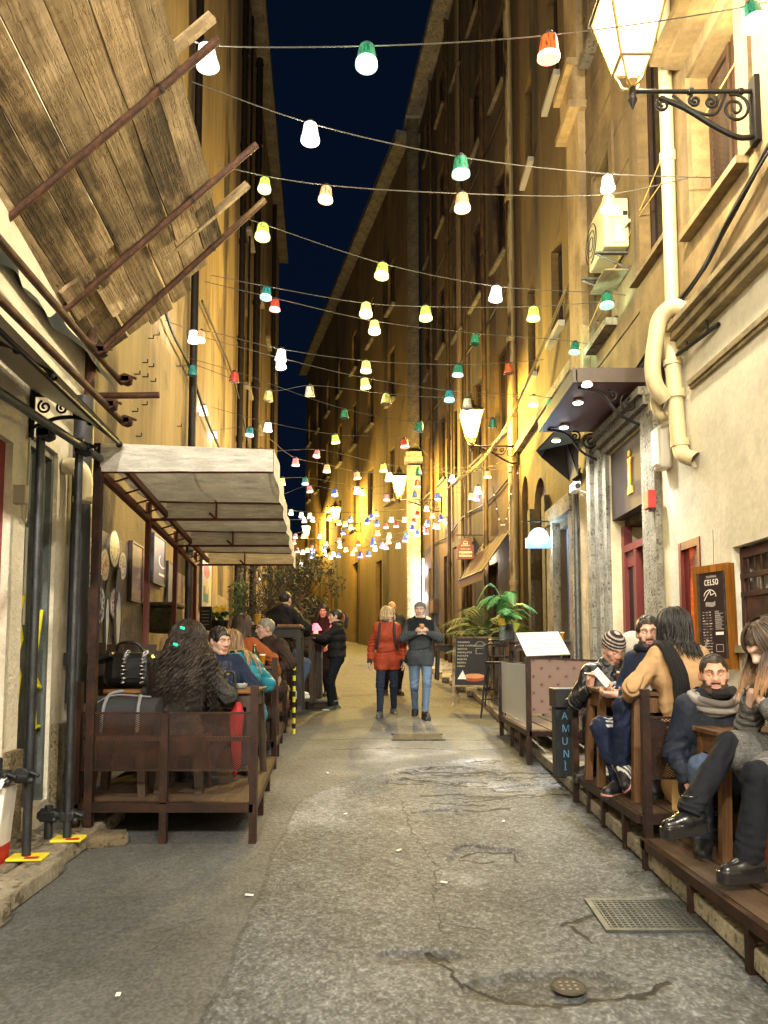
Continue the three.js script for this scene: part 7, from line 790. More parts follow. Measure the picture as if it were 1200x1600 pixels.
function net(f, lo, hi, h, color) {
  const nx = Math.ceil((hi.x - lo.x) / h) + 2, ny = Math.ceil((hi.y - lo.y) / h) + 2, nz = Math.ceil((hi.z - lo.z) / h) + 2, v = new Float32Array(nx * ny * nz), id = new Int32Array(nx * ny * nz).fill(-1), sx = 1, sy = nx, sz = nx * ny;
  for (let k = 0, i = 0; k < nz; k++) for (let j = 0; j < ny; j++) for (let a = 0; a < nx; a++, i++) v[i] = f(lo.x + a * h, lo.y + j * h, lo.z + k * h);
  const pos = [], idx = [], off = [0, sx, sy, sx + sy, sz, sx + sz, sy + sz, sx + sy + sz], E = [[0, 1], [2, 3], [4, 5], [6, 7], [0, 2], [1, 3], [4, 6], [5, 7], [0, 4], [1, 5], [2, 6], [3, 7]];
  for (let k = 0; k < nz - 1; k++) for (let j = 0; j < ny - 1; j++) for (let a = 0; a < nx - 1; a++) {
    const i = a + j * sy + k * sz; let m = 0; for (let c = 0; c < 8; c++) if (v[i + off[c]] < 0) m |= 1 << c; if (m === 0 || m === 255) continue;
    let x = 0, y = 0, z = 0, n = 0; for (const [p, q] of E) { if ((m >> p & 1) === (m >> q & 1)) continue; const va = v[i + off[p]], vb = v[i + off[q]], t = va / (va - vb); x += lerp(p & 1, q & 1, t); y += lerp(p >> 1 & 1, q >> 1 & 1, t); z += lerp(p >> 2 & 1, q >> 2 & 1, t); n++; }
    id[i] = pos.length / 3; pos.push(lo.x + (a + x / n) * h, lo.y + (j + y / n) * h, lo.z + (k + z / n) * h);
  }
  const quad = (a, b, c, d, flip) => { if (a < 0 || b < 0 || c < 0 || d < 0) return; flip ? idx.push(a, c, b, a, d, c) : idx.push(a, b, c, a, c, d); };
  for (let k = 1; k < nz - 1; k++) for (let j = 1; j < ny - 1; j++) for (let a = 1; a < nx - 1; a++) {
    const i = a + j * sy + k * sz, s = v[i] < 0;
    if (s !== v[i + sx] < 0) quad(id[i - sy - sz], id[i - sz], id[i], id[i - sy], !s); if (s !== v[i + sy] < 0) quad(id[i - sx - sz], id[i - sx], id[i], id[i - sz], !s); if (s !== v[i + sz] < 0) quad(id[i - sx - sy], id[i - sy], id[i], id[i - sx], !s);
  }
  const nV = pos.length / 3, nor = new Float32Array(nV * 3), col = new Float32Array(nV * 3), uv = new Float32Array(nV * 2), e = h * 0.6;
  for (let i = 0; i < nV; i++) {
    const x = pos[i * 3], y = pos[i * 3 + 1], z = pos[i * 3 + 2]; let gx = f(x + e, y, z) - f(x - e, y, z), gY = f(x, y + e, z) - f(x, y - e, z), gz = f(x, y, z + e) - f(x, y, z - e); const l = Math.hypot(gx, gY, gz) || 1;
    nor[i * 3] = gx / l; nor[i * 3 + 1] = gY / l; nor[i * 3 + 2] = gz / l; uv[i * 2] = x * 0.8 + z * 0.8; uv[i * 2 + 1] = y; const c = color ? color(x, y, z) : [1, 1, 1]; col[i * 3] = c[0]; col[i * 3 + 1] = c[1]; col[i * 3 + 2] = c[2];
  }
  const g = new THREE.BufferGeometry(); g.setAttribute('position', new THREE.Float32BufferAttribute(pos, 3)); g.setAttribute('normal', new THREE.BufferAttribute(nor, 3)); g.setAttribute('uv', new THREE.BufferAttribute(uv, 2)); g.setAttribute('color', new THREE.BufferAttribute(col, 3)); g.setIndex(idx); return g;
}
// head, in its own axes: face towards +z, centre at the ears
function headField(o) {
  const fem = o.fem ? 0.93 : 1, P3 = [cap(V(-0.011, 0.03, 0.096), V(0.011, 0.03, 0.096), 0.006), cap(V(0, 0.022, 0.09), V(0, -0.022, 0.112), 0.009, 0.0135), cap(V(-0.012, -0.03, 0.1), V(0.012, -0.03, 0.1), 0.009), cap(V(-0.046, 0.036, 0.07), V(-0.014, 0.032, 0.09), 0.011), cap(V(0.046, 0.036, 0.07), V(0.014, 0.032, 0.09), 0.011), cap(V(-0.046, -0.016, 0.062), V(-0.032, -0.05, 0.066), 0.02, 0.014), cap(V(0.046, -0.016, 0.062), V(0.032, -0.05, 0.066), 0.02, 0.014), cap(V(-0.016, -0.097, 0.068), V(0.016, -0.097, 0.068), 0.019), cap(V(-0.05, -0.068, 0.008), V(-0.022, -0.096, 0.056), 0.024 * fem, 0.02), cap(V(0.05, -0.068, 0.008), V(0.022, -0.096, 0.056), 0.024 * fem, 0.02)];
  const lipU = cap(V(-0.019, -0.0585, 0.092), V(0.019, -0.0585, 0.092), 0.0075), lipL = cap(V(-0.015, -0.0715, 0.092), V(0.015, -0.0715, 0.092), 0.0085), cr = ell(0, 0.032, -0.012, 0.077, 0.094, 0.099), fc = ell(0, -0.03, 0.024, 0.061 * fem, 0.088, 0.07), eL = ell(-0.079, -0.004, -0.012, 0.011, 0.033, 0.021), eR = ell(0.079, -0.004, -0.012, 0.011, 0.033, 0.021), neck = cap(V(0, -0.04, -0.02), V(0, -0.19, -0.045), 0.052 * fem, 0.058 * fem);
  const beard = o.beard ?? 0;
  return (x, y, z) => {
    let d = smin(cr(x, y, z), fc(x, y, z), 0.05); for (const c of P3) d = smin(d, capD(c, x, y, z), 0.018);
    d = smin(d, capD(lipU, x, y, z), 0.006); d = smin(d, capD(lipL, x, y, z), 0.006);
    for (const s of [-1, 1]) { const q = 0.0185 - Math.hypot(x - s * 0.032, (y - 0.007) * 1.25, z - 0.1); d = -smin(-d, -q, 0.012); }
    d = smin(d, Math.min(eL(x, y, z), eR(x, y, z)), 0.01); d = smin(d, capD(neck, x, y, z), 0.03);
    if (beard && y < -0.02) { const b = beardMask(x, y, z); if (b > 0) d -= b * beard * (0.5 + vn3(x * 220, y * 160, z * 220)); }
    return d;
  };
}
const beardMask = (x, y, z) => { if (y < -0.125 || z < -0.01) return 0; const side = sstep(0.045, 0.062, Math.abs(x)), low = sstep(-0.045, -0.062, y), mous = sstep(0.012, 0.004, Math.abs(y + 0.047)) * sstep(0.034, 0.024, Math.abs(x)) * sstep(0.08, 0.09, z), lip = sstep(0.026, 0.019, Math.hypot(x * 0.8, (y + 0.065) * 1.6)) * sstep(0.085, 0.092, z); return clamp(Math.max(low, side * sstep(-0.01, -0.03, y) * sstep(0.02, 0.04, z), mous) - lip * 1.2) * sstep(-0.008, 0.012, z); };
function headColor(o) {
  const sk = o.skin ?? [0.52, 0.31, 0.215], br = o.brow ?? [0.03, 0.02, 0.015], bc = o.beardColor ?? [0.035, 0.022, 0.016], bs = o.beard ? 0.92 : o.stubble ?? 0;
  return (x, y, z) => {
    let c = sk.map((v, i) => v * (1 + (i === 0 ? 0.08 : -0.1) * Math.max(0, 1 - Math.hypot((Math.abs(x) - 0.042) / 0.025, (y + 0.02) / 0.025)) * 0.9) * (0.96 + 0.08 * vn3(x * 90, y * 90, z * 90)));
    const mix = (b, t) => { c = c.map((v, i) => lerp(v, b[i], t)); };
    if (z > 0.05) {
      const ax = Math.abs(x), by = 0.029 + 0.006 * sstep(0.012, 0.034, ax) - 0.008 * sstep(0.036, 0.05, ax); mix(br, 0.88 * sstep(0.0065, 0.0035, Math.abs(y - by)) * sstep(0.009, 0.014, ax) * sstep(0.056, 0.048, ax));
      mix(sk.map((v) => v * 0.42), 0.75 * sstep(0.021, 0.009, Math.hypot(ax - 0.032, (y - 0.007) * 1.3)));
      const lip = sstep(0.021, 0.017, Math.abs(x)) * sstep(0.0165, 0.012, Math.abs(y + 0.0645)) * sstep(0.09, 0.094, z); mix(o.lips ?? [0.4, 0.14, 0.12], 0.75 * lip); mix([0.1, 0.03, 0.03], 0.9 * lip * sstep(0.0032, 0.0014, Math.abs(y + 0.065)));
      mix([0.12, 0.05, 0.04], 0.8 * sstep(0.005, 0.003, Math.hypot(ax - 0.008, (y + 0.037) * 1.4)) * sstep(0.1, 0.105, z));
    }
    if (bs) mix(bc, bs * beardMask(x, y, z)); return c;
  };
}
// hand: wrist at the origin, fingers along +y, palm towards +z, thumb on the +x side
function handGeo(curl, h, skin, spread = 0.3) {
  const c = [cap(V(0, -0.03, 0), V(0, 0.02, 0), 0.025, 0.022), cap(V(-0.018, 0.02, 0), V(-0.028, 0.085, 0), 0.016, 0.0125), cap(V(0, 0.015, 0), V(-0.009, 0.09, 0), 0.017, 0.013), cap(V(0.012, 0.02, 0), V(0.011, 0.088, 0), 0.017, 0.013), cap(V(0.02, 0.02, 0.003), V(0.028, 0.08, 0), 0.016, 0.0125)], out = [c];
  [[-0.029, 0.084, 0.052, 0.0068, -0.2], [-0.0095, 0.092, 0.068, 0.0078, -0.06], [0.0105, 0.094, 0.074, 0.008, 0.05], [0.029, 0.085, 0.066, 0.0078, 0.18]].forEach(([x, y, L, r, s], i) => { let p = V(x, y, 0), a = 0; const seg = [0.46, 0.3, 0.24], f = [], cu = curl * (1 + 0.1 * (1.5 - i)); p = p.clone(); seg.forEach((q, k) => { a += cu * [0.75, 1, 0.8][k]; const n = p.clone().add(V(Math.sin(s * spread * 2) * Math.cos(a), Math.cos(a), Math.sin(a)).multiplyScalar(L * q)); f.push(cap(p, n, r * (1 - 0.06 * k) + 0.0006, r * (1 - 0.07 * (k + 1)))); p = n; }); out.push(f); });
  { let p = V(0.02, 0.022, 0.008), f = []; for (const [dx, dy, dz, L, r] of [[0.75, 0.55, 0.3 + curl * 0.2, 0.034, 0.0125], [0.45, 0.8, 0.35 + curl * 0.4, 0.032, 0.0098], [0.1 - curl * 0.3, 0.9, 0.4 + curl * 0.5, 0.027, 0.0085]]) { const n = p.clone().add(V(dx, dy, dz).normalize().multiplyScalar(L)); f.push(cap(p, n, r, r * 0.88)); p = n; } out.push(f); }
  const pf = capsField(c, 0.014), fs = out.slice(1), F = (x, y, z) => { let d = pf(x, y, z); for (const f of fs) { let q = 9; for (const e of f) q = smin(q, capD(e, x, y, z), 0.004); d = smin(d, q, 0.006); } return d; };
  const [lo, hi] = boundsOf(out.flat(), 0.008); return net(F, lo, hi, h, (x, y, z) => skin.map((v) => v * (0.97 + 0.06 * vn3(x * 120, y * 120, z * 120))));
}
const handCache = {};
const basis = (x, y, z, p) => new THREE.Matrix4().makeBasis(x, y, z).setPosition(p);
function ik(a, t, l1, l2, pole) { const d = t.clone().sub(a), L = Math.min(d.length(), (l1 + l2) * 0.995), n = d.normalize(), c = (l1 * l1 + L * L - l2 * l2) / (2 * L), h = Math.sqrt(Math.max(l1 * l1 - c * c, 0)), p = pole.clone().addScaledVector(n, -pole.dot(n)).normalize(); return [a.clone().addScaledVector(n, c).addScaledVector(p, h), a.clone().addScaledVector(n, L)]; }
function locks(list, m, name, parent) { // tapered strands, each a list of points with a radius and a tint
  const pos = [], nor = [], col = [], idx = [], uv = [];
  for (const { p, r, c } of list) {
    const n = p.length, o = pos.length / 3, K = 5; let u = V(1, 0, 0.3);
    for (let i = 0; i < n; i++) { const tg = p[Math.min(i + 1, n - 1)].clone().sub(p[Math.max(i - 1, 0)]).normalize(), s = tg.clone().cross(u).normalize(), b = s.clone().cross(tg); u = b; const rr = r * (0.55 + 0.45 * Math.sin(Math.min(1, i / n * 2.2) * 1.57)) * (1 - 0.75 * Math.pow(i / (n - 1), 3)); for (let k = 0; k < K; k++) { const a = k / K * 6.283, d = s.clone().multiplyScalar(Math.cos(a)).addScaledVector(b, Math.sin(a)); pos.push(p[i].x + d.x * rr, p[i].y + d.y * rr, p[i].z + d.z * rr); nor.push(d.x, d.y, d.z); const q = typeof c === 'function' ? c(i / (n - 1)) : c; col.push(...q); uv.push(k / K, i / n); } }
    for (let i = 0; i < n - 1; i++) for (let k = 0; k < K; k++) { const a = o + i * K + k, b = o + i * K + (k + 1) % K; idx.push(a, b + K, b, a, a + K, b + K); }
  }
  const g = new THREE.BufferGeometry(); g.setAttribute('position', new THREE.Float32BufferAttribute(pos, 3)); g.setAttribute('normal', new THREE.Float32BufferAttribute(nor, 3)); g.setAttribute('uv', new THREE.Float32BufferAttribute(uv, 2)); g.setAttribute('color', new THREE.Float32BufferAttribute(col, 3)); g.setIndex(idx); return g;
}
const skinM = new THREE.MeshPhysicalMaterial({ vertexColors: true, roughness: 0.5, sheen: 0.15 }), hairM = new THREE.MeshStandardMaterial({ vertexColors: true, roughness: 0.48 });
const cloth = (o) => new THREE.MeshPhysicalMaterial({ specularIntensity: o.spec ?? 0.3, vertexColors: true, roughness: o.rough ?? 0.85, map: o.map ? rep(o.map, o.ms ?? 0.25) : null, bumpMap: o.bump === null ? null : rep(o.bump ?? T.knit, o.bms ?? 0.07), bumpScale: o.bsc ?? 0.0025, metalness: 0 });
// o: at (hip centre), yaw (0 faces the camera), lean, bend, twist, s (size), head {yaw, pitch, roll}, L/R hands {p, pole, curl, palm}, fL/fR feet {p, toe, pole}
function person(label, o) {
  const s = o.s ?? 1, t = thing('person', label, 'person', o.at); t.rotation.y = o.yaw ?? 0; const cell = o.cell ?? 0.011, hc = o.hcell ?? 0.0055;
  const lean = o.lean ?? 0, bend = o.bend ?? 0, up1 = V(o.side ?? 0, Math.cos(lean), Math.sin(lean)).normalize(), up2 = V((o.side ?? 0) * 0.6, Math.cos(lean + bend), Math.sin(lean + bend)).normalize();
  const tw = o.twist ?? 0, rt = V(Math.cos(tw), 0, -Math.sin(tw)), hipC = V(0, 0, 0), waist = hipC.clone().addScaledVector(up1, 0.17 * s), chest = waist.clone().addScaledVector(up1.clone().lerp(up2, 0.5).normalize(), 0.18 * s), neckB = chest.clone().addScaledVector(up2, 0.185 * s);
  const sw = (o.shoulder ?? 0.175) * s, shl = (k) => neckB.clone().addScaledVector(up2, -0.05 * s + (o.shrug ?? 0)).addScaledVector(rt, k * sw), h = o.head ?? {};
  const he = new THREE.Matrix4().makeRotationFromEuler(new THREE.Euler((h.pitch ?? 0), (h.yaw ?? 0), h.roll ?? 0, 'YXZ')), hUp = V(0, 1, 0).applyMatrix4(he), hF = V(0, 0, 1).applyMatrix4(he), hC = neckB.clone().addScaledVector(up2, 0.07 * s).addScaledVector(hUp.clone().lerp(up2, 0.5), 0.085 * s).addScaledVector(hF, 0.02 * s), hM = he.clone().setPosition(hC).multiply(new THREE.Matrix4().makeScale(s * 0.98, s * 0.98, s * 0.98));
  const J = { hip: [], knee: [], ank: [], sh: [], el: [], wr: [] };
  [-1, 1].forEach((k, i) => {
    const f = k > 0 ? o.fL : o.fR, hp = V(k * 0.088 * s, -0.01, 0), [kn, an] = ik(hp, f.p, 0.43 * s, 0.42 * s, f.pole ?? V(k * 0.15, 0.2, 1)); J.hip[i] = hp; J.knee[i] = kn; J.ank[i] = an;
    const a = k > 0 ? o.L : o.R, S0 = shl(k), [e, w] = ik(S0, a.p, 0.285 * s, 0.25 * s, a.pole ?? V(k * 0.5, -0.7, -0.6)); J.sh[i] = S0; J.el[i] = e; J.wr[i] = w;
  });
  const torso = (g, fat = o.fat ?? 0) => [cap(J.hip[0].clone().lerp(J.hip[1], 0.12), J.hip[1].clone().lerp(J.hip[0], 0.12), 0.105 * s + g + fat), cap(waist.clone().addScaledVector(rt, -0.055 * s), waist.clone().addScaledVector(rt, 0.055 * s), 0.1 * s + g + fat), cap(chest.clone().addScaledVector(rt, -0.075 * s), chest.clone().addScaledVector(rt, 0.075 * s), 0.112 * s + g + fat * 0.6), cap(J.sh[0].clone().lerp(J.sh[1], 0.09), J.sh[1].clone().lerp(J.sh[0], 0.09), 0.06 * s + g), cap(chest, neckB, 0.1 * s + g, 0.055 * s + g)];
  const arm = (i, g, g2 = g) => [cap(J.sh[i], J.el[i], 0.052 * s + g, 0.043 * s + g), cap(J.el[i], J.wr[i], 0.042 * s + g, 0.029 * s + g2)], leg = (i, g, g2 = g) => [cap(J.hip[i], J.knee[i], 0.088 * s + g, 0.056 * s + g), cap(J.knee[i], J.ank[i].clone().add(V(0, 0.02, 0)), 0.056 * s + g, 0.036 * s + g2)];
  // body: one mesh of trunk, limbs, head and hands
  const skin = o.skin ?? [0.52, 0.31, 0.215], bc = [...torso(-0.02), ...arm(0, -0.004), ...arm(1, -0.004), ...leg(0, -0.012), ...leg(1, -0.012), cap(neckB.clone().addScaledVector(up2, -0.02), neckB.clone().addScaledVector(up2, 0.08 * s), 0.055 * s)], [bl, bh] = boundsOf(bc, 0.02), bodyG = [net(capsField(bc, 0.03), bl, bh, o.bcell ?? 0.022, () => skin)];
  const hf = headField(o), hg = net(hf, V(-0.1, -0.2, -0.125), V(0.1, 0.145, 0.14), hc, headColor({ ...o, skin })); hg.applyMatrix4(hM); bodyG.push(hg);
  [-1, 1].forEach((k, i) => { const a = k > 0 ? o.L : o.R; if (a.hide) return; const cu = a.curl ?? 0.35, key = cu + '|' + skin + '|' + (o.handCell ?? 0.0055); const g = (handCache[key] ??= handGeo(cu, o.handCell ?? 0.0055, skin)).clone(); const y = (a.dir ? a.dir.clone() : J.wr[i].clone().sub(J.el[i])).normalize(), pz = (a.palm ?? V(-k, 0, 0)).clone(), z = pz.addScaledVector(y, -pz.dot(y)).normalize(), x = y.clone().cross(z); const m = basis(x, y, z, J.wr[i].clone().addScaledVector(y, 0.02)); if (a.flip ?? (k < 0)) { m.multiply(new THREE.Matrix4().makeScale(-s, s, s)); const ix = g.index.array; for (let q = 0; q < ix.length; q += 3) { const w = ix[q]; ix[q] = ix[q + 1]; ix[q + 1] = w; } } else m.multiply(new THREE.Matrix4().makeScale(s, s, s)); g.applyMatrix4(m); bodyG.push(g); });
  const body = mesh('body', merge(bodyG), skinM); t.add(body);
  if (!o.noEyes) { const eg = []; for (const k of [-1, 1]) { const e = ball(0.0128, k * 0.032, 0.0055, 0.082, 14); paint(e, [0.62, 0.58, 0.54]); const p = e.attributes.position, c = e.attributes.color; const L = o.look ?? [0, 0]; for (let i = 0; i < p.count; i++) { const r = Math.hypot(p.getX(i) - k * 0.032 - L[0], p.getY(i) - 0.0055 - L[1]); if (p.getZ(i) > 0.084 && r < 0.0066) c.setXYZ(i, ...(r < 0.003 ? [0.005, 0.005, 0.005] : [0.05, 0.03, 0.02])); } eg.push(e); const lid = new THREE.SphereGeometry(0.0142, 14, 8, 0, 6.283, 0, o.lid ?? 1.42); lid.rotateX(0.35); lid.translate(k * 0.032, 0.0055, 0.0815); paint(lid, skin.map((v) => v * 0.8)); eg.push(lid); } lpart('eyes', merge(eg).applyMatrix4(hM), new THREE.MeshStandardMaterial({ vertexColors: true, roughness: 0.3 }), t); }
  // clothes
  const wr = (amp, f, sd) => (x, y, z) => amp * (vn3(x * f + sd, y * f * 0.55, z * f) - 0.5) + amp * 0.5 * (vn3(x * f * 2.3, y * f * 2.1 + sd, z * f * 2.3) - 0.5);
  const T0 = o.top; let topF = null;
  if (T0) {
    const g = T0.g ?? 0.022, hem = T0.hem ?? 0.06, cs = [...torso(g)], as = T0.vest ? [] : [...arm(0, g * 0.75, g * 0.6), ...arm(1, g * 0.75, g * 0.6)], ex = [];
    if (T0.skirt) for (const i of [0, 1]) cs.push(cap(J.hip[i], J.hip[i].clone().lerp(J.knee[i], T0.skirt), 0.11 * s + g, (T0.flare ?? 0.11) * s + g)); if (T0.fall) cs.push(cap(hipC.clone().add(V(-0.05, -0.05, 0)), hipC.clone().add(T0.fall), 0.13, T0.flare ?? 0.14));
    if (!T0.skirt && !T0.fall && hem > 0.1) for (const i of [0, 1]) cs.push(cap(J.hip[i], J.hip[i].clone().lerp(J.knee[i], 0.3), 0.09 * s + g, 0.085 * s + g));
    if (T0.hood) ex.push(cap(neckB.clone().add(V(-0.06, 0.01, -0.09)), neckB.clone().add(V(0.06, 0.01, -0.09)), 0.055), cap(neckB.clone().add(V(-0.075, 0.045, -0.02)), neckB.clone().add(V(0.075, 0.045, -0.02)), 0.04)); if (T0.collar) for (let i = 0; i < 6; i++) { const a = -2.4 + i * 0.8, q = (v) => neckB.clone().addScaledVector(up2, 0.045 * s).add(V(Math.sin(v) * 0.066, 0, -0.01 + Math.cos(v) * -0.066)); ex.push(cap(q(a), q(a + 0.8), 0.022)); }
    const tf = capsField(cs, T0.k ?? 0.05), af = as.length ? capsField(as, 0.03) : () => 9, ef = ex.length ? capsField(ex, 0.03) : () => 9, w = wr(T0.wr ?? 0.02, T0.wf ?? 15, 3), wst = J.wr.map((p, i) => [p, p.clone().sub(J.el[i]).normalize()]), quilt = T0.quilt, cutHem = !T0.skirt && !T0.fall, hemU = (o.seat ? up1 : UP);
    const fold = (x, y, z) => { let q = 0; for (let i = 0; i < 2; i++) { const e = J.el[i], r2 = (x - e.x) ** 2 + (y - e.y) ** 2 + (z - e.z) ** 2; if (r2 < 0.03) { const n = wst[i][1]; q += 0.007 * (1 - r2 / 0.03) * Math.sin(((x - e.x) * n.x + (y - e.y) * n.y + (z - e.z) * n.z) * 150 + 3 * vn3(x * 20, y * 20, z * 20)); } } const wd = (x - waist.x) * up1.x + (y - waist.y + 0.06) * up1.y + (z - waist.z) * up1.z; if (Math.abs(wd) < 0.12) q += 0.006 * (1 - Math.abs(wd) / 0.12) * Math.sin(wd * 95 + 5 * vn3(x * 9, y * 9, z * 9)); return q; };
    topF = (x, y, z) => { let d = tf(x, y, z); if (cutHem) d = Math.max(d, -(x * up1.x + y * up1.y + z * up1.z) - hem); let a = af(x, y, z); for (const [p, n] of wst) { const q = (x - p.x) * n.x + (y - p.y) * n.y + (z - p.z) * n.z - (T0.cuff ?? 0.0); if (q > -0.02 && Math.hypot(x - p.x, y - p.y, z - p.z) < 0.11) a = Math.max(a, q); } d = smin(d, a, 0.035); d = smin(d, ef(x, y, z), 0.03); if (d > 0.05) return d; d += w(x, y, z); if (quilt) d += -0.012 * Math.pow(Math.abs(Math.sin((x * up1.x + y * up1.y + z * up1.z) * Math.PI / quilt)), 0.5) + 0.006; else d += fold(x, y, z); const nk = Math.hypot(x - neckB.x - hF.x * 0.01, z - neckB.z - hF.z * 0.01), ny = y - neckB.y; if (!T0.hood && ny > 0.005) d = Math.max(d, 0.056 * s - nk); return d; };
    const [lo, hi] = boundsOf([...cs, ...as, ...ex], 0.03); const col = T0.c; lpart(T0.name ?? 'jacket', net(topF, lo, hi, cell, T0.cf ? (x, y, z) => T0.cf(x, y, z, J, neckB, up1) : () => col), cloth(T0), t);
  }
  const B0 = o.bottom;
  if (B0) { const g = B0.g ?? 0.014, cs = [cap(J.hip[0].clone().lerp(J.hip[1], 0.12), J.hip[1].clone().lerp(J.hip[0], 0.12), 0.108 * s + g), cap(hipC, hipC.clone().lerp(waist, 0.45), 0.1 * s + g * 0.6), ...leg(0, g, B0.g2 ?? g + 0.006), ...leg(1, g, B0.g2 ?? g + 0.006)], base = capsField(cs, 0.03), w = wr(B0.wr ?? 0.014, 16, 8), f = (x, y, z) => { let d = base(x, y, z); if (d > 0.05) return d; d += w(x, y, z); for (const i of [0, 1]) { for (const [e, p0, R2] of [[J.knee[i], J.hip[i], 0.03], [J.ank[i], J.knee[i], 0.028]]) { const r2 = (x - e.x) ** 2 + (y - e.y) ** 2 + (z - e.z) ** 2; if (r2 < R2) { const n = e.clone().sub(p0).normalize(); d += 0.0045 * (1 - r2 / R2) * Math.sin(((x - e.x) * n.x + (y - e.y) * n.y + (z - e.z) * n.z) * 110 + 16 * vn3(x * 9, y * 9, z * 9)) * (0.4 + vn3(x * 11, y * 11 + 5, z * 11)); } } const a = J.ank[i], n = a.clone().sub(J.knee[i]).normalize(), q = (x - a.x) * n.x + (y - a.y) * n.y + (z - a.z) * n.z - (B0.len ?? 0.02); if (q > -0.05 && Math.hypot(x - a.x, y - a.y, z - a.z) < 0.16) d = Math.max(d, q); } return d; }, [lo, hi] = boundsOf(cs, 0.02); lpart('trousers', net(f, lo, hi, B0.cell ?? cell, B0.cf ? (x, y, z) => B0.cf(x, y, z, J) : () => B0.c), cloth({ bump: T.micro, bms: 0.1, ...B0 }), t); }
  const S0 = o.shoe;
  if (S0) [-1, 1].forEach((k, i) => {
    const f = k > 0 ? o.fL : o.fR, toe = (f.toe ?? V(k * 0.2, -0.1, 1)).clone().normalize(), up = V(0, 1, 0).addScaledVector(toe, -toe.y).normalize(); if (f.up) up.copy(f.up).addScaledVector(toe, -f.up.dot(toe)).normalize(); const sd = up.clone().cross(toe), m = basis(sd, up, toe, J.ank[i]), z = s * (S0.size ?? 1);
    const cs = [cap(V(0, -0.035, -0.045), V(0, -0.035, 0.04), 0.04, 0.046), cap(V(0, -0.04, 0.04), V(k * 0.005, -0.048, 0.13), 0.046, 0.036), cap(V(0, -0.03, -0.03), V(0, S0.high ?? 0.02, -0.012), 0.044, 0.046)], so = S0.sole ?? 0.022, base = capsField(cs, 0.03), fF = (x, y, z2) => { let d = Math.max(base(x, y, z2), -(y + 0.075), y - (S0.high ?? 0.03)); const sl = Math.max(Math.hypot(Math.max(Math.abs(x) - 0.018, 0), Math.max(Math.abs(z2 - 0.045) - 0.098, 0)) - 0.028, Math.abs(y + 0.08) - so); return smin(d, sl, 0.006); };
    const g = net(fF, V(-0.07, -0.075 - so - 0.02, -0.11), V(0.07, (S0.high ?? 0.03) + 0.02, 0.19), S0.cell ?? 0.0075, (x, y, z2) => S0.cf ? S0.cf(x * k, y, z2) : y < -0.077 + so * 0.6 ? S0.sc ?? [0.02, 0.02, 0.02] : S0.c); g.applyMatrix4(m.multiply(new THREE.Matrix4().makeScale(z, z, z))); lpart('shoe', g, new THREE.MeshStandardMaterial({ vertexColors: true, roughness: S0.rough ?? 0.5 }), t);
  });
  const K = { t, hM, hC, neckB, chest, waist, up1, up2, J, topF, s, rt, hF };
  // hair
  const H = o.hair; if (H) {
    const r = rng(H.seed ?? 5), cols = H.cols, tint = () => { const a = cols[r() * cols.length | 0], q = 0.75 + r() * 0.5; return a.map((v) => v * q); };
    const capEl = ell(0, 0.034, -0.014, 0.077 + H.t, 0.094 + H.t, 0.1 + H.t), line = H.line ?? 0.062, faceCut = (x, y, z) => { const edge = lerp(line, -0.02, sstep(0.035, 0.075, Math.abs(x))); return z > -0.01 + (H.side ?? 0) ? (y - edge) - (z < 0.035 ? (0.035 - z) * (H.sb ?? 1.6) : 0) : y + (H.nape ?? 0.075); };
    const f = (x, y, z) => { const d = Math.max(capEl(x, y, z), -faceCut(x, y, z)) + (H.rough ?? 0.005) * (vn3(x * 60, y * 26 + 7, z * 60) - 0.5) * 2; return d; };
    const dark = cols[0], g = net((x, y, z) => smin(f(x, y, z), 9, 0.01), V(-0.13, -0.12, -0.15), V(0.13, 0.17, 0.14), H.cell ?? 0.006, (x, y, z) => dark.map((v) => v * (0.7 + 0.6 * vn3(x * 130, y * 30, z * 130)))); const gs = [g.applyMatrix4(hM)];
    if (H.n) {
      const dn = H.down ?? V(0, -1, 0), list = [], inv = hM;
      for (let i = 0; i < H.n; i++) {
        const az = lerp(H.az0 ?? 0.75, H.az1 ?? 5.53, r()), pol = lerp(0.25, 1.5, r()), pts = [], R = 1.06 + r() * 0.1 * (H.vol ?? 1), sp = (a) => V(Math.sin(az) * Math.sin(a) * (0.077 + H.t), 0.034 + Math.cos(a) * (0.094 + H.t), -0.014 + Math.cos(az) * Math.sin(a) * (0.1 + H.t)).sub(V(0, 0.034, -0.014)).multiplyScalar(R).add(V(0, 0.034, -0.014)).applyMatrix4(hM);
        for (let a = pol; a < 1.7; a += 0.22) pts.push(sp(a)); const last = sp(1.72), c = hC.clone(), out = last.clone().sub(c).setY(0).normalize(); pts.push(last); const L = H.len * (0.72 + 0.36 * r()), n = 12, ph = r() * 6.28, q = last.clone(), spread = (H.spread ?? 0.25) * (0.4 + r());
        for (let k = 1; k <= n; k++) { q.addScaledVector(dn, L / n).addScaledVector(out, L / n * spread * (1 - k / n)); if (H.pull) q.addScaledVector(H.pull, L / n); if (topF) for (let it = 0; it < 2; it++) { const d = topF(q.x, q.y, q.z); if (d < 0.012) { const e = 0.012; q.add(V(topF(q.x + e, q.y, q.z) - topF(q.x - e, q.y, q.z), topF(q.x, q.y + e, q.z) - topF(q.x, q.y - e, q.z), topF(q.x, q.y, q.z + e) - topF(q.x, q.y, q.z - e)).normalize().multiplyScalar(Math.min(0.03, 0.014 - d))); } } pts.push(q.clone()); }
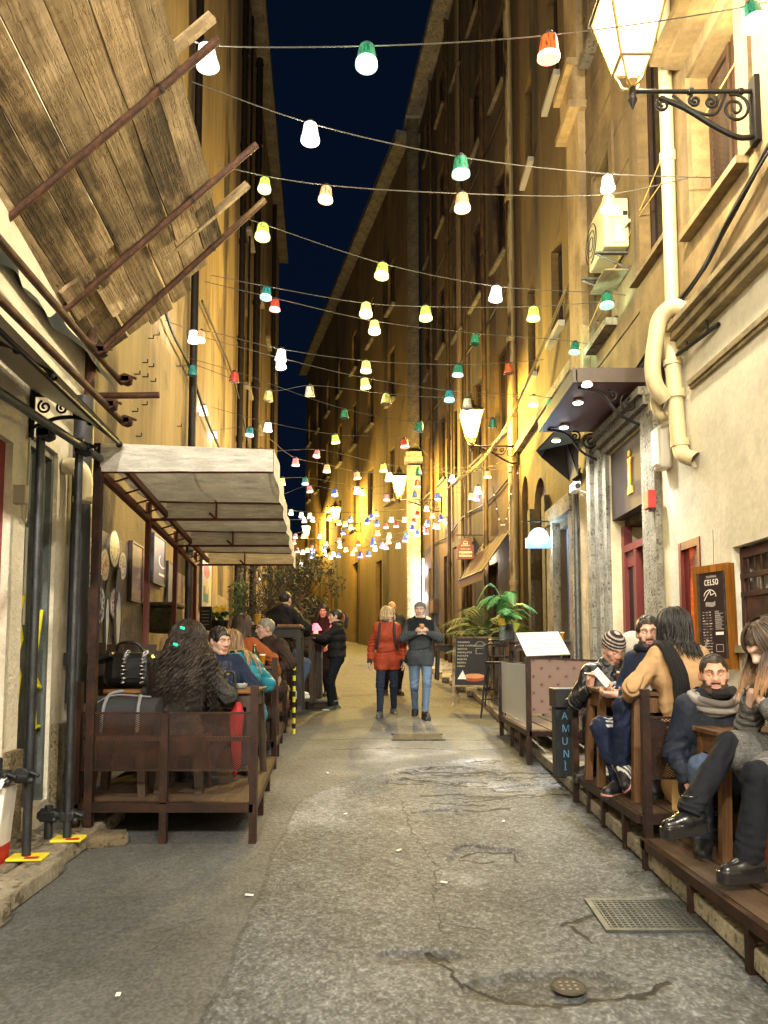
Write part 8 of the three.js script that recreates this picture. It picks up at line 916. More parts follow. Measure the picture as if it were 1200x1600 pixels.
        if (H.curl) { const cv = new THREE.CatmullRomCurve3(pts), m = 46, o2 = []; for (let k = 0; k < m; k++) { const u = k / (m - 1), p = cv.getPoint(u), am = H.curl * sstep(0.05, 0.4, u), w = ph + u * L * (H.freq ?? 85); o2.push(p.add(V(Math.cos(w) * am, Math.sin(w * 0.9) * am * 0.4, Math.sin(w) * am))); } list.push({ p: o2, r: (H.r ?? 0.006) * (0.7 + r() * 0.6), c: tint() }); }
        else { const cv = new THREE.CatmullRomCurve3(pts), m = 22, o2 = []; for (let k = 0; k < m; k++) { const u = k / (m - 1), p = cv.getPoint(u); const am = (H.wave ?? 0.004) * u; o2.push(p.add(V(Math.cos(ph + u * 9) * am, 0, Math.sin(ph + u * 8) * am))); } const a = tint(), b = H.tip ?? null; list.push({ p: o2, r: (H.r ?? 0.008) * (0.7 + r() * 0.6), c: b ? (u) => a.map((v, j) => lerp(v, b[j] * (0.8 + 0.4 * (ph / 6.28)), sstep(0.45, 0.95, u))) : a }); }
      }
      gs.push(locks(list));
    }
    lpart('hair', merge(gs), hairM, t);
  }
  return K;
}
const hat = (K, name, f, m, col, cell = 0.0055) => lpart(name, net(f, V(-0.15, -0.16, -0.16), V(0.15, 0.22, 0.17), cell, col).applyMatrix4(K.hM), m, K.t);
const vcol = (rough = 0.85, bump) => new THREE.MeshStandardMaterial({ vertexColors: true, roughness: rough, bumpMap: bump ? rep(bump, 0.03) : null, bumpScale: 0.003 });
const BLK = [0.012, 0.012, 0.015], NAVY = [0.016, 0.024, 0.05], JEAN = [0.05, 0.075, 0.13];
const toPerson = (K, p) => p.clone().sub(K.t.position).applyAxisAngle(UP, -K.t.rotation.y);
// walking couple
{
  const d = 11.7, s = 0.955, at = P(605, 1117, d); at.y = gy(d) + 0.90 * s;
  const K = person('woman walking in a red jacket and dark trousers with short blond hair', { at: V(at.x, at.y, -d), yaw: -0.05, s, fem: true, lean: 0.03, skin: [0.55, 0.36, 0.27], shoulder: 0.15, head: { yaw: 0.75, pitch: 0.05 }, hcell: 0.0075, cell: 0.013, L: { p: V(0.25, -0.02, 0.05), curl: 0.5 }, R: { p: V(-0.26, -0.02, 0.02), curl: 0.5 }, fL: { p: V(0.09, -0.775, -0.26), toe: V(0.25, -0.4, 1) }, fR: { p: V(-0.1, -0.815, 0.2), toe: V(-0.1, 0, 1) }, top: { c: [0.29, 0.048, 0.022], g: 0.028, hem: 0.17, collar: true, wr: 0.016, rough: 0.6, bump: T.micro, bms: 0.2 }, bottom: { c: [0.018, 0.026, 0.048], g: 0.006 }, shoe: { c: [0.06, 0.065, 0.055], sc: [0.05, 0.05, 0.05], high: 0.1 }, hair: { t: 0.017, cols: [[0.42, 0.3, 0.15], [0.55, 0.42, 0.24], [0.3, 0.2, 0.1]], line: 0.05, nape: 0.1, n: 240, len: 0.09, r: 0.006, spread: 0.1, az0: 0.5, az1: 5.78, side: 0.02, seed: 3 } });
  const st = (k) => tube([K.neckB.clone().add(V(k * 0.11, 0.0, -0.06)), K.neckB.clone().add(V(k * 0.11, 0.02, 0.03)), K.chest.clone().add(V(k * 0.115, 0.06, 0.155)), K.chest.clone().add(V(k * 0.14, -0.1, 0.15)), K.waist.clone().add(V(k * 0.16, -0.02, 0.08))], 0.02, 24, 8); lpart('backpack', merge([st(1), st(-1), rbox(0.28, 0.4, 0.14, 0.05, K.chest.x, K.chest.y - 0.03, K.chest.z - 0.23)]), M('#2b2a2e', 0.8), K.t);
  lpart('scarf', new THREE.TorusGeometry(0.062, 0.026, 10, 24).rotateX(Math.PI / 2).translate(K.neckB.x, K.neckB.y + 0.06, K.neckB.z + 0.01), M('#57524e', 0.9), K.t); const gl = []; K.J.wr.forEach((w, i) => gl.push(bar(w, w.clone().add(w.clone().sub(K.J.el[i]).normalize().multiplyScalar(0.05)), 0.04))); lpart('cuff', gl[0], M('#20241f', 0.8), K.t); lpart('cuff', gl[1], M('#20241f', 0.8), K.t);
}
{
  const d = 11.55, s = 1.0, at = P(657, 1121, d);
  const K = person('woman walking in a grey jacket and blue jeans holding food at her chest', { at: V(at.x, gy(d) + 0.9, -d), yaw: 0.05, s, fem: true, lean: 0.02, skin: [0.56, 0.38, 0.3], head: { yaw: -0.2, pitch: 0.03 }, hcell: 0.007, cell: 0.013, shoulder: 0.15, L: { p: V(0.055, 0.36, 0.22), pole: V(1, -0.6, -0.2), curl: 0.9, palm: V(-1, 0, -0.2) }, R: { p: V(-0.05, 0.36, 0.22), pole: V(-1, -0.6, -0.2), curl: 0.9, palm: V(1, 0, -0.2) }, fL: { p: V(0.05, -0.82, 0.22), toe: V(0.1, 0.05, 1) }, fR: { p: V(-0.06, -0.79, -0.24), toe: V(-0.1, -0.35, 1) }, top: { c: [0.045, 0.053, 0.062], g: 0.028, hem: 0.13, collar: true, wr: 0.014, cf: (x, y, z, J, n) => (y > n.y - 0.16 && Math.abs(x) < 0.2) ? [0.012, 0.014, 0.02] : [0.048, 0.056, 0.066] }, bottom: { g: 0.008, cf: (x, y, z) => { const k = 0.8 + 0.5 * vn3(x * 14, y * 5, z * 14); return [0.11 * k, 0.17 * k, 0.27 * k]; } }, shoe: { c: BLK, high: 0.13, sole: 0.026, size: 1.05 } });
  hat(K, 'beanie', (x, y, z) => Math.max(ell(0, 0.04, -0.02, 0.09, 0.098, 0.112)(x, y, z), z > 0.0 ? 0.045 - y - (z < 0.05 ? (0.05 - z) * 1.2 : 0) : -0.09 - y), vcol(0.9, T.knit), (x, y, z) => { const k = 0.8 + 0.4 * vn3(x * 80, y * 80, z * 80); return [0.13 * k, 0.12 * k, 0.12 * k]; }, 0.007);
  lpart('scarf', merge([new THREE.TorusGeometry(0.06, 0.022, 10, 24).rotateX(Math.PI / 2).translate(K.neckB.x, K.neckB.y + 0.055, K.neckB.z + 0.015), rbox(0.09, 0.05, 0.12, 0.02, K.neckB.x + 0.12, K.neckB.y + 0.03, K.neckB.z, 0.2, 0, -0.5)]), M('#d9d2c6', 0.9), K.t); lpart('food', jitter(rbox(0.07, 0.06, 0.06, 0.02, 0.0, 0.45, 0.27), 0.015, 30), M('#c28a5a', 0.7), K.t);
}
{ const d = 14.6; person('bald man in a dark jacket walking behind the couple', { at: V(P(612, 1000, d).x, gy(d) + 0.92, -d), yaw: 0.3, s: 1.03, skin: [0.42, 0.22, 0.15], stubble: 0.4, hcell: 0.009, cell: 0.016, head: { yaw: -0.2, pitch: 0.25 }, L: { p: V(0.26, 0.0, 0.08) }, R: { p: V(-0.26, 0.0, 0.08) }, fL: { p: V(0.1, -0.83, 0.1) }, fR: { p: V(-0.1, -0.83, -0.1) }, top: { c: [0.03, 0.032, 0.034], g: 0.04, hem: 0.14, collar: true }, bottom: { c: BLK }, shoe: { c: BLK, cell: 0.01 }, noEyes: true }); }
{
  const d = 12.5, s = 0.95, X = P(526, 1100, d).x;
  const K = person('woman in black with a ponytail holding something out over the podium', { at: V(X, gy(d) + 0.87 * s, -d), yaw: -1.4, s, fem: true, lean: 0.02, skin: [0.52, 0.33, 0.25], head: { yaw: -0.05, pitch: -0.06 }, hcell: 0.008, cell: 0.013, fat: 0.012, L: { p: V(0.06, 0.33, 0.44), pole: V(0.6, -1, 0), curl: 0.5, palm: V(-0.3, 1, 0) }, R: { p: V(-0.1, 0.3, 0.4), pole: V(-0.6, -1, 0), curl: 0.6, palm: V(0.3, 1, 0) }, fL: { p: V(0.1, -0.795, 0.1), toe: V(0.25, 0, 1) }, fR: { p: V(-0.08, -0.795, 0.0), toe: V(-0.1, 0, 1) }, top: { c: [0.012, 0.012, 0.013], g: 0.035, hem: 0.0, quilt: 0.12, rough: 0.6, wr: 0.015, collar: true }, bottom: { c: [0.008, 0.01, 0.016], g: 0.018, g2: 0.012, len: -0.01 }, shoe: { c: [0.03, 0.05, 0.045], sc: [0.7, 0.7, 0.66], sole: 0.026, cf: (x, y, z) => y < -0.05 || (z > 0.05 && y < -0.03) ? [0.68, 0.68, 0.65] : [0.03, 0.06, 0.05] }, hair: { t: 0.01, cols: [[0.012, 0.008, 0.007], [0.02, 0.014, 0.012]], line: 0.055, nape: 0.06 } });
  const pt = V(0, 0.07, -0.115).applyMatrix4(K.hM), r = rng(9), L = []; for (let i = 0; i < 50; i++) { const a = r() * 6.28, q = 0.03 * Math.sqrt(r()); L.push({ p: [pt.clone(), pt.clone().add(V(Math.cos(a) * q, 0.01, -0.04)), pt.clone().add(V(Math.cos(a) * q * 1.4, -0.09, -0.075 + Math.sin(a) * q)), pt.clone().add(V(Math.cos(a) * q * 1.5, -0.2 - r() * 0.05, -0.06 + Math.sin(a) * q))], r: 0.012, c: [0.014, 0.01, 0.009] }); } lpart('ponytail', locks(L), hairM, K.t);
}
// far heads by the podium
{ const d = 14.4; person('person with dark hair standing behind the podium, partly hidden', { at: V(P(505, 990, d).x, gy(d) + 0.9, -d), yaw: -0.6, s: 0.98, hcell: 0.01, cell: 0.018, noEyes: true, head: { yaw: 0.6, pitch: 0.2 }, L: { p: V(0.24, 0.05, 0.1) }, R: { p: V(-0.24, 0.05, 0.1) }, fL: { p: V(0.1, -0.82, 0) }, fR: { p: V(-0.1, -0.82, 0) }, top: { c: [0.03, 0.012, 0.012], g: 0.03, hem: 0.1 }, bottom: { c: BLK }, shoe: { c: BLK, cell: 0.012 }, hair: { t: 0.014, cols: [[0.012, 0.008, 0.007]], n: 60, len: 0.18, r: 0.012, seed: 2 } }); }
// left terrace
{ // curly haired woman
  const d = 5.92;
  const K = person('woman with very long dark curly hair in a grey pullover, seen from behind', { at: V(-1.57, 1.02, -d), yaw: 3.14 - 0.2, s: 0.98, fem: true, lean: 0.14, bend: 0.1, head: { yaw: -0.25, pitch: 0.15 }, hcell: 0.009, cell: 0.011, noEyes: true, L: { p: V(0.22, 0.2, 0.36), pole: V(0.8, -0.6, -0.3), hide: true }, R: { p: V(-0.24, 0.2, 0.34), pole: V(-0.8, -0.6, -0.3), hide: true }, fL: { p: V(0.12, -0.37, 0.36) }, fR: { p: V(-0.16, -0.36, 0.1), toe: V(-0.3, 0, 1) }, top: { name: 'pullover', c: [0.13, 0.125, 0.12], g: 0.024, hem: 0.1, wr: 0.02, map: T.tweed, ms: 0.3 }, bottom: { c: [0.02, 0.02, 0.024] }, shoe: { c: BLK, high: 0.1 }, hair: { t: 0.03, cols: [[0.012, 0.008, 0.006], [0.02, 0.013, 0.009], [0.034, 0.02, 0.014]], n: 760, len: 0.56, curl: 0.022, freq: 70, r: 0.004, spread: 0.42, az0: 0.9, az1: 5.4, vol: 2.5, seed: 12, nape: 0.09 } });
  const gl = M('#2fd3b0', 0.3, { emissive: 0x2fd3b0, emissiveIntensity: 0.35 }); for (const [x, y] of [[284, 981], [273, 1007]]) { const w = P(x, y, d - 0.17); w.z = -d + 0.15; const p = toPerson(K, w); lpart('hair_clip', place(rbox(0.04, 0.022, 0.02, 0.008, 0, 0, 0), p.x, p.y, p.z, 0, 0, 0.3), gl, K.t); }
}
{ // dark haired person behind her in navy
  const d = 6.95; person('dark haired man in a navy jacket half hidden by the curly hair', { at: V(-1.52, 1.02, -d), yaw: 0.45, s: 1.0, lean: 0.15, skin: [0.5, 0.31, 0.23], head: { yaw: 0.35, pitch: 0.1 }, hcell: 0.007, cell: 0.013, L: { p: V(0.14, 0.18, 0.34), pole: V(1, -0.6, 0) }, R: { p: V(-0.16, 0.18, 0.34), pole: V(-1, -0.6, 0) }, fL: { p: V(0.14, -0.38, 0.4) }, fR: { p: V(-0.14, -0.38, 0.4) }, top: { c: NAVY, g: 0.032, hem: 0.1, collar: true }, bottom: { c: JEAN }, shoe: { c: BLK }, hair: { t: 0.012, cols: [[0.012, 0.008, 0.007]], rough: 0.008 } }); }
{ // teal puffer jacket with long light brown hair
  const d = 7.05; person('woman in a teal quilted jacket with long light brown hair, turned away', { at: V(-1.27, 1.05, -d), yaw: -2.4, s: 0.98, fem: true, lean: 0.3, bend: 0.15, head: { yaw: -0.5, pitch: 0.25 }, hcell: 0.009, cell: 0.011, noEyes: true, L: { p: V(0.2, 0.22, 0.36), pole: V(1, -0.6, -0.2) }, R: { p: V(-0.2, 0.22, 0.36), pole: V(-1, -0.6, -0.2) }, fL: { p: V(0.14, -0.42, 0.34) }, fR: { p: V(-0.14, -0.42, 0.34) }, top: { c: [0.02, 0.17, 0.24], g: 0.036, hem: 0.14, quilt: 0.085, rough: 0.42, wr: 0.014, bump: null, hood: true }, bottom: { c: BLK }, shoe: { c: BLK }, hair: { t: 0.018, cols: [[0.1, 0.055, 0.028], [0.17, 0.1, 0.05], [0.26, 0.16, 0.08]], tip: [0.3, 0.19, 0.09], n: 260, len: 0.42, r: 0.006, wave: 0.03, az0: 0.9, az1: 5.4, spread: 0.2, seed: 8 } }); }
{ // rust sweater
  const d = 8.45; person('woman in a rust orange sweater with dark hair, seen from behind', { at: V(-1.6, 1.2, -d), yaw: 2.75, s: 1.0, fem: true, lean: 0.08, head: { yaw: 0.2, pitch: 0.1 }, hcell: 0.009, cell: 0.012, noEyes: true, L: { p: V(0.14, 0.5, 0.26), pole: V(1, -0.3, 0), palm: V(0, 0, -1), curl: 0.2 }, R: { p: V(-0.38, 0.16, 0.2), pole: V(-1, -0.2, -0.4) }, fL: { p: V(0.14, -0.4, 0.36) }, fR: { p: V(-0.14, -0.4, 0.36) }, top: { name: 'sweater', c: [0.25, 0.07, 0.022], g: 0.024, hem: 0.12, wr: 0.018 }, bottom: { c: [0.05, 0.02, 0.015] }, shoe: { c: BLK }, hair: { t: 0.014, cols: [[0.03, 0.018, 0.012], [0.06, 0.035, 0.022]], n: 220, len: 0.32, r: 0.0055, spread: 0.12, seed: 18, pull: V(0.1, 0, -0.05) } }); }
{ const d = 8.95; person('grey haired man in a brown jacket beside the orange sweater', { at: V(-1.33, 1.2, -d), yaw: -0.4, s: 0.98, lean: 0.1, skin: [0.5, 0.32, 0.25], head: { yaw: -0.75, pitch: 0.05 }, hcell: 0.0075, cell: 0.013, L: { p: V(0.2, 0.18, 0.3), pole: V(1, -0.5, 0) }, R: { p: V(-0.2, 0.2, 0.3), pole: V(-1, -0.5, 0) }, fL: { p: V(0.14, -0.42, 0.4) }, fR: { p: V(-0.14, -0.42, 0.4) }, top: { c: [0.035, 0.022, 0.018], g: 0.04, hem: 0.12, collar: true }, bottom: { c: [0.02, 0.025, 0.04] }, shoe: { c: BLK }, hair: { t: 0.008, cols: [[0.2, 0.19, 0.18], [0.3, 0.29, 0.28]], line: 0.07 } }); }
{ const d = 10.9; person('person in a black hooded jacket and jeans sitting at the tall bar table', { at: V(-1.5, 1.66, -d), yaw: 2.5, s: 1.02, lean: 0.18, head: { yaw: 0.3, pitch: 0.15 }, hcell: 0.009, cell: 0.014, noEyes: true, skin: [0.5, 0.31, 0.23], L: { p: V(0.2, 0.22, 0.35), pole: V(1, -0.5, 0) }, R: { p: V(-0.22, 0.22, 0.35), pole: V(-1, -0.5, -0.2) }, fL: { p: V(0.16, -0.5, 0.26) }, fR: { p: V(-0.24, -0.6, 0.16), toe: V(-0.4, 0, 1) }, top: { c: [0.012, 0.012, 0.014], g: 0.055, hem: 0.1, hood: true, rough: 0.65 }, bottom: { c: [0.06, 0.09, 0.16] }, shoe: { c: [0.6, 0.6, 0.58], sc: [0.6, 0.6, 0.58] }, hair: { t: 0.008, cols: [[0.02, 0.013, 0.01]] } }); }
// right terraces
{ // bearded man with scarf
  const d = 4.76, hp = P(1110, 1062, d);
  const K = person('bearded man in a dark jacket with a grey striped scarf, looking at the viewer', { at: V(hp.x + 0.03, 0.775, -d - 0.04), yaw: -0.22, s: 1.0, lean: 0.06, skin: [0.5, 0.27, 0.18], beard: 0.006, beardColor: [0.04, 0.024, 0.016], brow: [0.02, 0.012, 0.008], head: { yaw: -0.08, pitch: 0.02, roll: 0.03 }, hcell: 0.0036, cell: 0.009, look: [-0.001, 0], shoulder: 0.165, L: { p: V(0.17, 0.06, 0.24), pole: V(0.5, -0.8, -0.4) }, R: { p: V(-0.19, 0.04, 0.2), pole: V(-0.45, -0.8, -0.4) }, fL: { p: V(0.1, -0.24, 0.3) }, fR: { p: V(-0.14, -0.24, 0.32) }, top: { c: [0.014, 0.018, 0.03], g: 0.028, hem: 0.14, wr: 0.014, collar: true, rough: 0.6, bump: T.micro, bms: 0.15 }, bottom: { c: JEAN }, shoe: { c: BLK }, hair: { t: 0.007, cols: [[0.022, 0.014, 0.01], [0.03, 0.02, 0.014]], line: 0.078, sb: 1.9, cell: 0.0045, rough: 0.004 } });
  const nb = K.neckB, g = []; const r = rng(3); for (let i = 0; i < 9; i++) { const y = -0.012 + i * 0.009 - (i > 5 ? 0.03 : 0), pts = []; for (let k = 0; k <= 20; k++) { const a = k / 20 * 6.283, R = 0.088 + 0.02 * Math.sin(i * 1.7) + 0.012 * Math.sin(a * 2 + i), dr = Math.cos(a) > 0 ? Math.cos(a) * (0.075 - i * 0.003) : 0; pts.push(V(nb.x + Math.sin(a) * (R + 0.025), nb.y + y + 0.01 - dr + 0.006 * Math.sin(a * 3 + i * 2), nb.z + 0.015 + Math.cos(a) * (R + 0.015))); } g.push(paint(new THREE.TubeGeometry(new THREE.CatmullRomCurve3(pts, true), 60, 0.018 + r() * 0.006, 8, true), i % 2 ? [0.4, 0.37, 0.35] : [0.22, 0.2, 0.195])); } lpart('scarf', merge(g), vcol(0.95, T.knit), K.t);
  lpart('collar', jitter(new THREE.TorusGeometry(0.098, 0.034, 10, 26, 4.4).rotateX(Math.PI / 2).rotateY(-2.2 + 3.14 + 1.57).translate(nb.x, nb.y + 0.05, nb.z - 0.005), 0.02, 20), M('#15161a', 0.8), K.t);
}
{ // woman in grey coat, cut by the frame
  const d = 4.0, K = person('woman in a grey wool coat and black trousers with crossed legs, at the right edge', { at: V(2.2, 1.0, -d), yaw: -1.45, s: 1.0, fem: true, lean: 0.1, bend: 0.32, skin: [0.56, 0.37, 0.29], head: { yaw: 0.1, pitch: 0.62 }, hcell: 0.006, cell: 0.0095, noEyes: true, shoulder: 0.155, L: { p: V(0.03, 0.37, 0.3), pole: V(0.6, -1, 0), curl: 0.9, hide: true }, R: { p: V(-0.03, 0.4, 0.3), pole: V(-0.5, -1, 0), curl: 0.9, hide: true }, fR: { p: V(-0.02, -0.2, 0.66), pole: V(-0.1, 1, 0.3), toe: V(0.1, -0.12, 1) }, fL: { p: V(0.12, -0.4, 0.44), pole: V(0.3, 0.6, 1), toe: V(0.1, 0, 1) }, top: { name: 'coat', c: [0.27, 0.265, 0.26], g: 0.024, skirt: 0.5, flare: 0.095, collar: true, wr: 0.016, map: T.tweed, ms: 0.16, rough: 0.95 }, bottom: { c: [0.009, 0.01, 0.014], g: 0.004, g2: 0.028 }, shoe: { c: [0.008, 0.008, 0.009], sc: [0.012, 0.012, 0.012], rough: 0.22, high: 0.09, sole: 0.03, size: 0.98, cell: 0.006 }, hair: { t: 0.013, cols: [[0.05, 0.032, 0.022], [0.075, 0.048, 0.032]], tip: [0.3, 0.16, 0.07], n: 420, len: 0.24, r: 0.0036, spread: 0.02, wave: 0.006, az0: 0.55, az1: 5.73, seed: 22, pull: V(0, 0, 0.25), nape: 0.09 } });
  lpart('coat_skirt', net((() => { const [h0, h1] = K.J.hip, [k0, k1] = K.J.knee, c = [cap(h0, h0.clone().lerp(k0, 0.86), 0.125, 0.092), cap(h1, h1.clone().lerp(k1, 0.84), 0.125, 0.096), cap(h0.clone().lerp(k0, 0.72).add(V(-0.03, -0.05, 0)), h0.clone().lerp(k0, 0.5).add(V(-0.05, -0.24, 0)), 0.09, 0.045), cap(h1.clone().lerp(k1, 0.7), h1.clone().lerp(k1, 0.5).add(V(0.02, -0.22, 0)), 0.09, 0.05), cap(h0.clone().add(V(-0.04, -0.06, 0)), h0.clone().lerp(k0, 0.5).add(V(-0.03, -0.2, 0)), 0.09, 0.05), cap(h0.clone().lerp(k0, 0.3).add(V(-0.03, -0.08, 0)), h0.clone().lerp(k0, 0.2).add(V(-0.05, -0.3, 0)), 0.1, 0.05), cap(h1.clone().add(V(0.03, -0.08, 0)), h1.clone().add(V(0.02, -0.26, 0.1)), 0.1, 0.06), cap(V(0, -0.06, -0.08), V(0, -0.28, -0.04), 0.13, 0.09)], b = capsField(c, 0.07); return (x, y, z) => { const d = b(x, y, z); return d > 0.05 ? d : d + 0.024 * (vn3(x * 15, y * 5, z * 15) - 0.5); }; })(), V(-0.3, -0.42, -0.26), V(0.3, 0.26, 0.48), 0.0105, () => [0.265, 0.26, 0.255]), cloth({ map: T.tweed, ms: 0.16, rough: 0.95 }), K.t);
  const gv = []; lpart('mitten', jitter(rbox(0.09, 0.09, 0.16, 0.04, 0.02, -0.02, 0.0, 0.2), 0.02, 40).translate(-0.2, 0.06, 0.02), M('#1a1a1c', 0.95, { map: T.tweed, ms: [0.05] }), K.t); lpart('scarf', jitter(rbox(0.1, 0.22, 0.09, 0.04, K.chest.x, K.chest.y + 0.04, K.chest.z + 0.15, -0.25), 0.02, 16), M('#1c1c20', 0.9), K.t);
}
{ // camel coat
  const d = 5.28, K = person('woman in a camel coat with long black hair and black scarf, seen from behind', { at: V(2.06, 1.08, -d), yaw: 3.14 + 0.3, s: 1.02, fem: true, lean: 0.1, bend: 0.06, skin: [0.56, 0.37, 0.29], head: { yaw: 0.35, pitch: 0.06 }, hcell: 0.009, cell: 0.0105, noEyes: true, shoulder: 0.165, R: { p: V(-0.16, 0.24, 0.3), pole: V(-0.8, -0.8, -0.2), curl: 0.4, palm: V(0, -1, 0) }, L: { p: V(0.26, 0.2, 0.28), pole: V(0.9, -0.6, -0.3), curl: 0.4, palm: V(0, -1, 0) }, fL: { p: V(0.12, -0.42, 0.26) }, fR: { p: V(-0.14, -0.42, 0.24) }, top: { name: 'coat', c: [0.4, 0.25, 0.12], g: 0.022, wr: 0.014, fall: V(0, -0.36, -0.03), flare: 0.19, bump: T.micro, bms: 0.12, rough: 0.95, cf: (x, y, z) => { const k = Math.abs(y + 0.0) < 0.006 || Math.abs(y - 0.05) < 0.005 ? 0.72 : 1; return [0.4 * k, 0.25 * k, 0.125 * k]; } }, bottom: { c: BLK }, shoe: { c: BLK, high: 0.1 }, hair: { t: 0.009, cols: [[0.01, 0.008, 0.008], [0.016, 0.013, 0.012]], n: 420, len: 0.27, r: 0.005, wave: 0.02, spread: 0.06, az0: 0.8, az1: 5.5, seed: 33, pull: V(-0.1, 0, 0.1) } });
  const sc = []; for (let i = 0; i < 5; i++) { const x = K.neckB.x + 0.12 + i * 0.016; sc.push(tube([K.neckB.clone().add(V(0.09 + i * 0.014, 0.05, 0.04)), K.neckB.clone().add(V(0.11 + i * 0.017, 0.025, -0.06)), K.chest.clone().add(V(0.1 + i * 0.022, 0.05, -0.155)), K.waist.clone().add(V(0.09 + i * 0.024, 0, -0.165)), V(0.08 + i * 0.028, -0.08 - (i % 2) * 0.02, -0.19)], 0.02, 26, 7)); } lpart('scarf', jitter(merge(sc), 0.014, 18), M('#0c0c0e', 0.95, { bump: T.knit, bs: [0.05], bsc: 0.003 }), K.t);
}
{ // bearded man in navy with track trousers, legs towards the street
  const d = 5.72, hp = P(1020, 1010, d), STR = (x, y, z, J) => { const v = V(x, y, z); for (const i of [1, 0]) { const a = J.hip[i], b = J.knee[i], c2 = J.ank[i]; for (const [p, e, u0] of [[a, b, 0.1], [b, c2, 0]]) { const ab = e.clone().sub(p), u = v.clone().sub(p).dot(ab) / ab.lengthSq(); if (u < u0 || u > 1) continue; const q = v.clone().sub(p.clone().addScaledVector(ab, u)); if (q.length() > 0.14) continue; const n = ab.normalize(), side = V(0.8, 0.6, 0).addScaledVector(n, -n.dot(V(0.8, 0.6, 0))).normalize(), up = side.clone().cross(n), an = Math.atan2(q.dot(up), q.dot(side)); for (const k of [-0.42, 0, 0.42]) if (Math.abs(an - k) < 0.11 && p === a) return [0.62, 0.62, 0.62]; if (p === a) return [0.012, 0.017, 0.042]; } } return [0.012, 0.017, 0.042]; };
  const K = person('bearded man in a navy jacket and striped track trousers holding a phone', { at: V(hp.x + 0.03, 1.06, -d), yaw: -1.2, s: 1.0, lean: 0.12, skin: [0.55, 0.34, 0.25], beard: 0.004, head: { yaw: 0.95, pitch: 0.05, roll: 0.05 }, hcell: 0.004, cell: 0.01, L: { p: V(0.02, 0.24, 0.36), pole: V(0.8, -0.8, 0), curl: 0.8, palm: V(-0.6, 0.6, 0) }, R: { p: V(-0.12, 0.26, 0.32), pole: V(-0.6, -0.9, -0.1), curl: 0.7, palm: V(0.5, 0.6, 0) }, fR: { p: V(-0.08, -0.4, 0.3), toe: V(0.3, 0, 1), pole: V(-0.1, 0.4, 1) }, fL: { p: V(0.06, -0.26, 0.4), toe: V(0.45, -0.55, 0.5), up: V(-0.3, 0.5, 0.6), pole: V(0.1, 0.8, 0.8) }, top: { c: NAVY, g: 0.028, hem: 0.12, collar: true, wr: 0.014, rough: 0.7 }, bottom: { g: 0.016, cf: STR, cell: 0.007, rough: 0.6 }, shoe: { c: BLK, sc: [0.03, 0.02, 0.02], sole: 0.02, size: 1.08, cell: 0.006, cf: (x, y, z) => y < -0.074 ? [0.016, 0.016, 0.018] : y < -0.062 ? [0.55, 0.25, 0.22] : x > 0.0 && [0.02, 0.05, 0.08].some((q) => Math.abs(z - q + (y + 0.04) * 0.6) < 0.008) ? [0.6, 0.6, 0.6] : BLK }, hair: { t: 0.01, cols: [[0.02, 0.013, 0.01], [0.03, 0.02, 0.015]], line: 0.07, cell: 0.0055, rough: 0.006 } });
  lpart('phone', rbox(0.012, 0.15, 0.074, 0.006, -0.05, 0.36, 0.46, 0.5, 0.3, 0.5), M('#d8d4cc', 0.3), K.t);
  lpart('collar', jitter(new THREE.TorusGeometry(0.088, 0.032, 10, 24, 5).rotateX(Math.PI / 2).rotateY(2.5).translate(K.neckB.x, K.neckB.y + 0.045, K.neckB.z), 0.015, 16), M('#0e1420', 0.85), K.t);
}
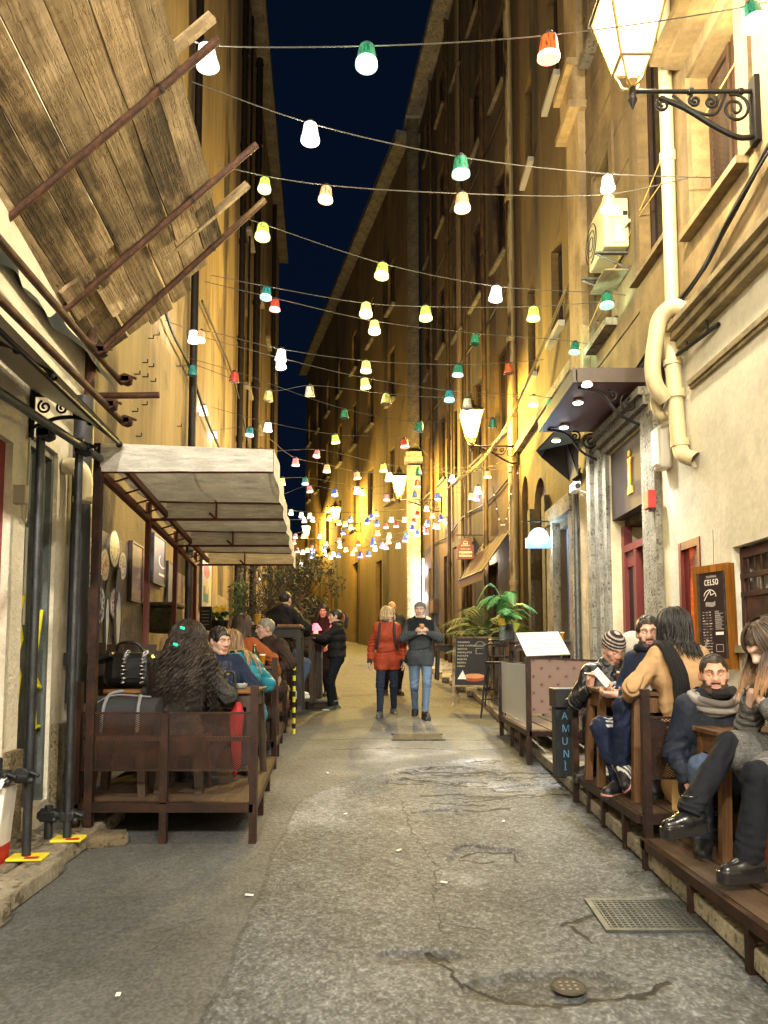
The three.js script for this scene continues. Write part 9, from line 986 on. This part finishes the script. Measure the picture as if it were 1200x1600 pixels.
{ // beanie man with a cigarette
  const d = 6.4, hp = P(946, 1018, d);
  const K = person('man in a striped beanie and black leather jacket holding a cigarette', { at: V(hp.x + 0.02, 0.95, -d), yaw: 0.12, s: 1.0, lean: 0.1, skin: [0.5, 0.28, 0.2], stubble: 0.35, head: { yaw: 0.1, pitch: 0.42 }, hcell: 0.0045, cell: 0.0105, lid: 1.9, R: { p: V(-0.245, 0.36, 0.2), pole: V(-0.5, -1, -0.1), dir: V(0.1, 1, 0.1), curl: 0.95, palm: V(0.3, 0.2, 1) }, L: { p: V(0.13, 0.34, 0.3), pole: V(1, -0.8, 0), dir: V(-0.5, 0.5, 0.2), curl: 0.8, palm: V(-0.3, 0, 1) }, fL: { p: V(0.14, -0.32, 0.44) }, fR: { p: V(-0.14, -0.32, 0.44) }, top: { c: [0.011, 0.011, 0.013], g: 0.028, hem: 0.14, collar: true, rough: 0.38, wr: 0.022, wf: 18, spec: 0.7, bump: T.micro, bms: 0.12 }, bottom: { c: BLK }, shoe: { c: BLK } });
  hat(K, 'beanie', (x, y, z) => { const d1 = ell(0, 0.05, -0.016, 0.094, 0.108, 0.116)(x, y, z); return Math.max(d1 - 0.004 * Math.abs(Math.sin(y * 200)), 0.022 - y - (z < 0.03 ? (0.03 - z) * 0.35 : 0)); }, vcol(0.95, T.knit), (x, y, z) => { const u = y + z * 0.16, k = ((u / 0.026) % 1 + 1) % 1; return k < 0.42 ? [0.42, 0.34, 0.29] : [0.018, 0.014, 0.014]; }, 0.0045);
  const w = K.J.wr[0]; lpart('cigarette', bar(w.clone().add(V(-0.06, 0.13, 0.05)), w.clone().add(V(0.03, 0.12, 0.075)), 0.005, 8), M('#e8e2d6', 0.7), K.t); for (const [x, y] of [[-0.1, 0.2], [-0.11, 0.1]]) lpart('button', ball(0.012, x, y + 0.08, 0.165, 8), MT.galv, K.t);
}
{ // person in a white hood
  const d = 6.35, hp = P(997, 1008, d);
  const K = person('person in a cream hood and dark jacket behind the man in navy', { at: V(hp.x + 0.05, 0.96, -d - 0.1), yaw: -1.9, s: 0.98, lean: 0.1, head: { yaw: 0, pitch: 0.1 }, hcell: 0.009, cell: 0.014, noEyes: true, L: { p: V(0.2, 0.1, 0.28), pole: V(1, -0.5, 0) }, R: { p: V(-0.2, 0.1, 0.28), pole: V(-1, -0.5, 0) }, fL: { p: V(0.14, -0.32, 0.4) }, fR: { p: V(-0.14, -0.32, 0.4) }, top: { c: [0.03, 0.035, 0.045], g: 0.04, hem: 0.12, hood: true }, bottom: { c: BLK }, shoe: { c: BLK } });
  hat(K, 'hood', (x, y, z) => { const o = smin(ell(0, 0.02, -0.03, 0.115, 0.135, 0.13)(x, y, z), ell(0, -0.12, -0.05, 0.1, 0.07, 0.1)(x, y, z), 0.05), i = ell(0, 0.0, 0.09, 0.075, 0.115, 0.11)(x, y, z); return Math.max(o, -i) + 0.012 * (vn3(x * 18, y * 14, z * 18) - 0.5); }, vcol(0.95, T.knit), () => [0.52, 0.47, 0.4], 0.008);
}
renderer.render(scene, camera);
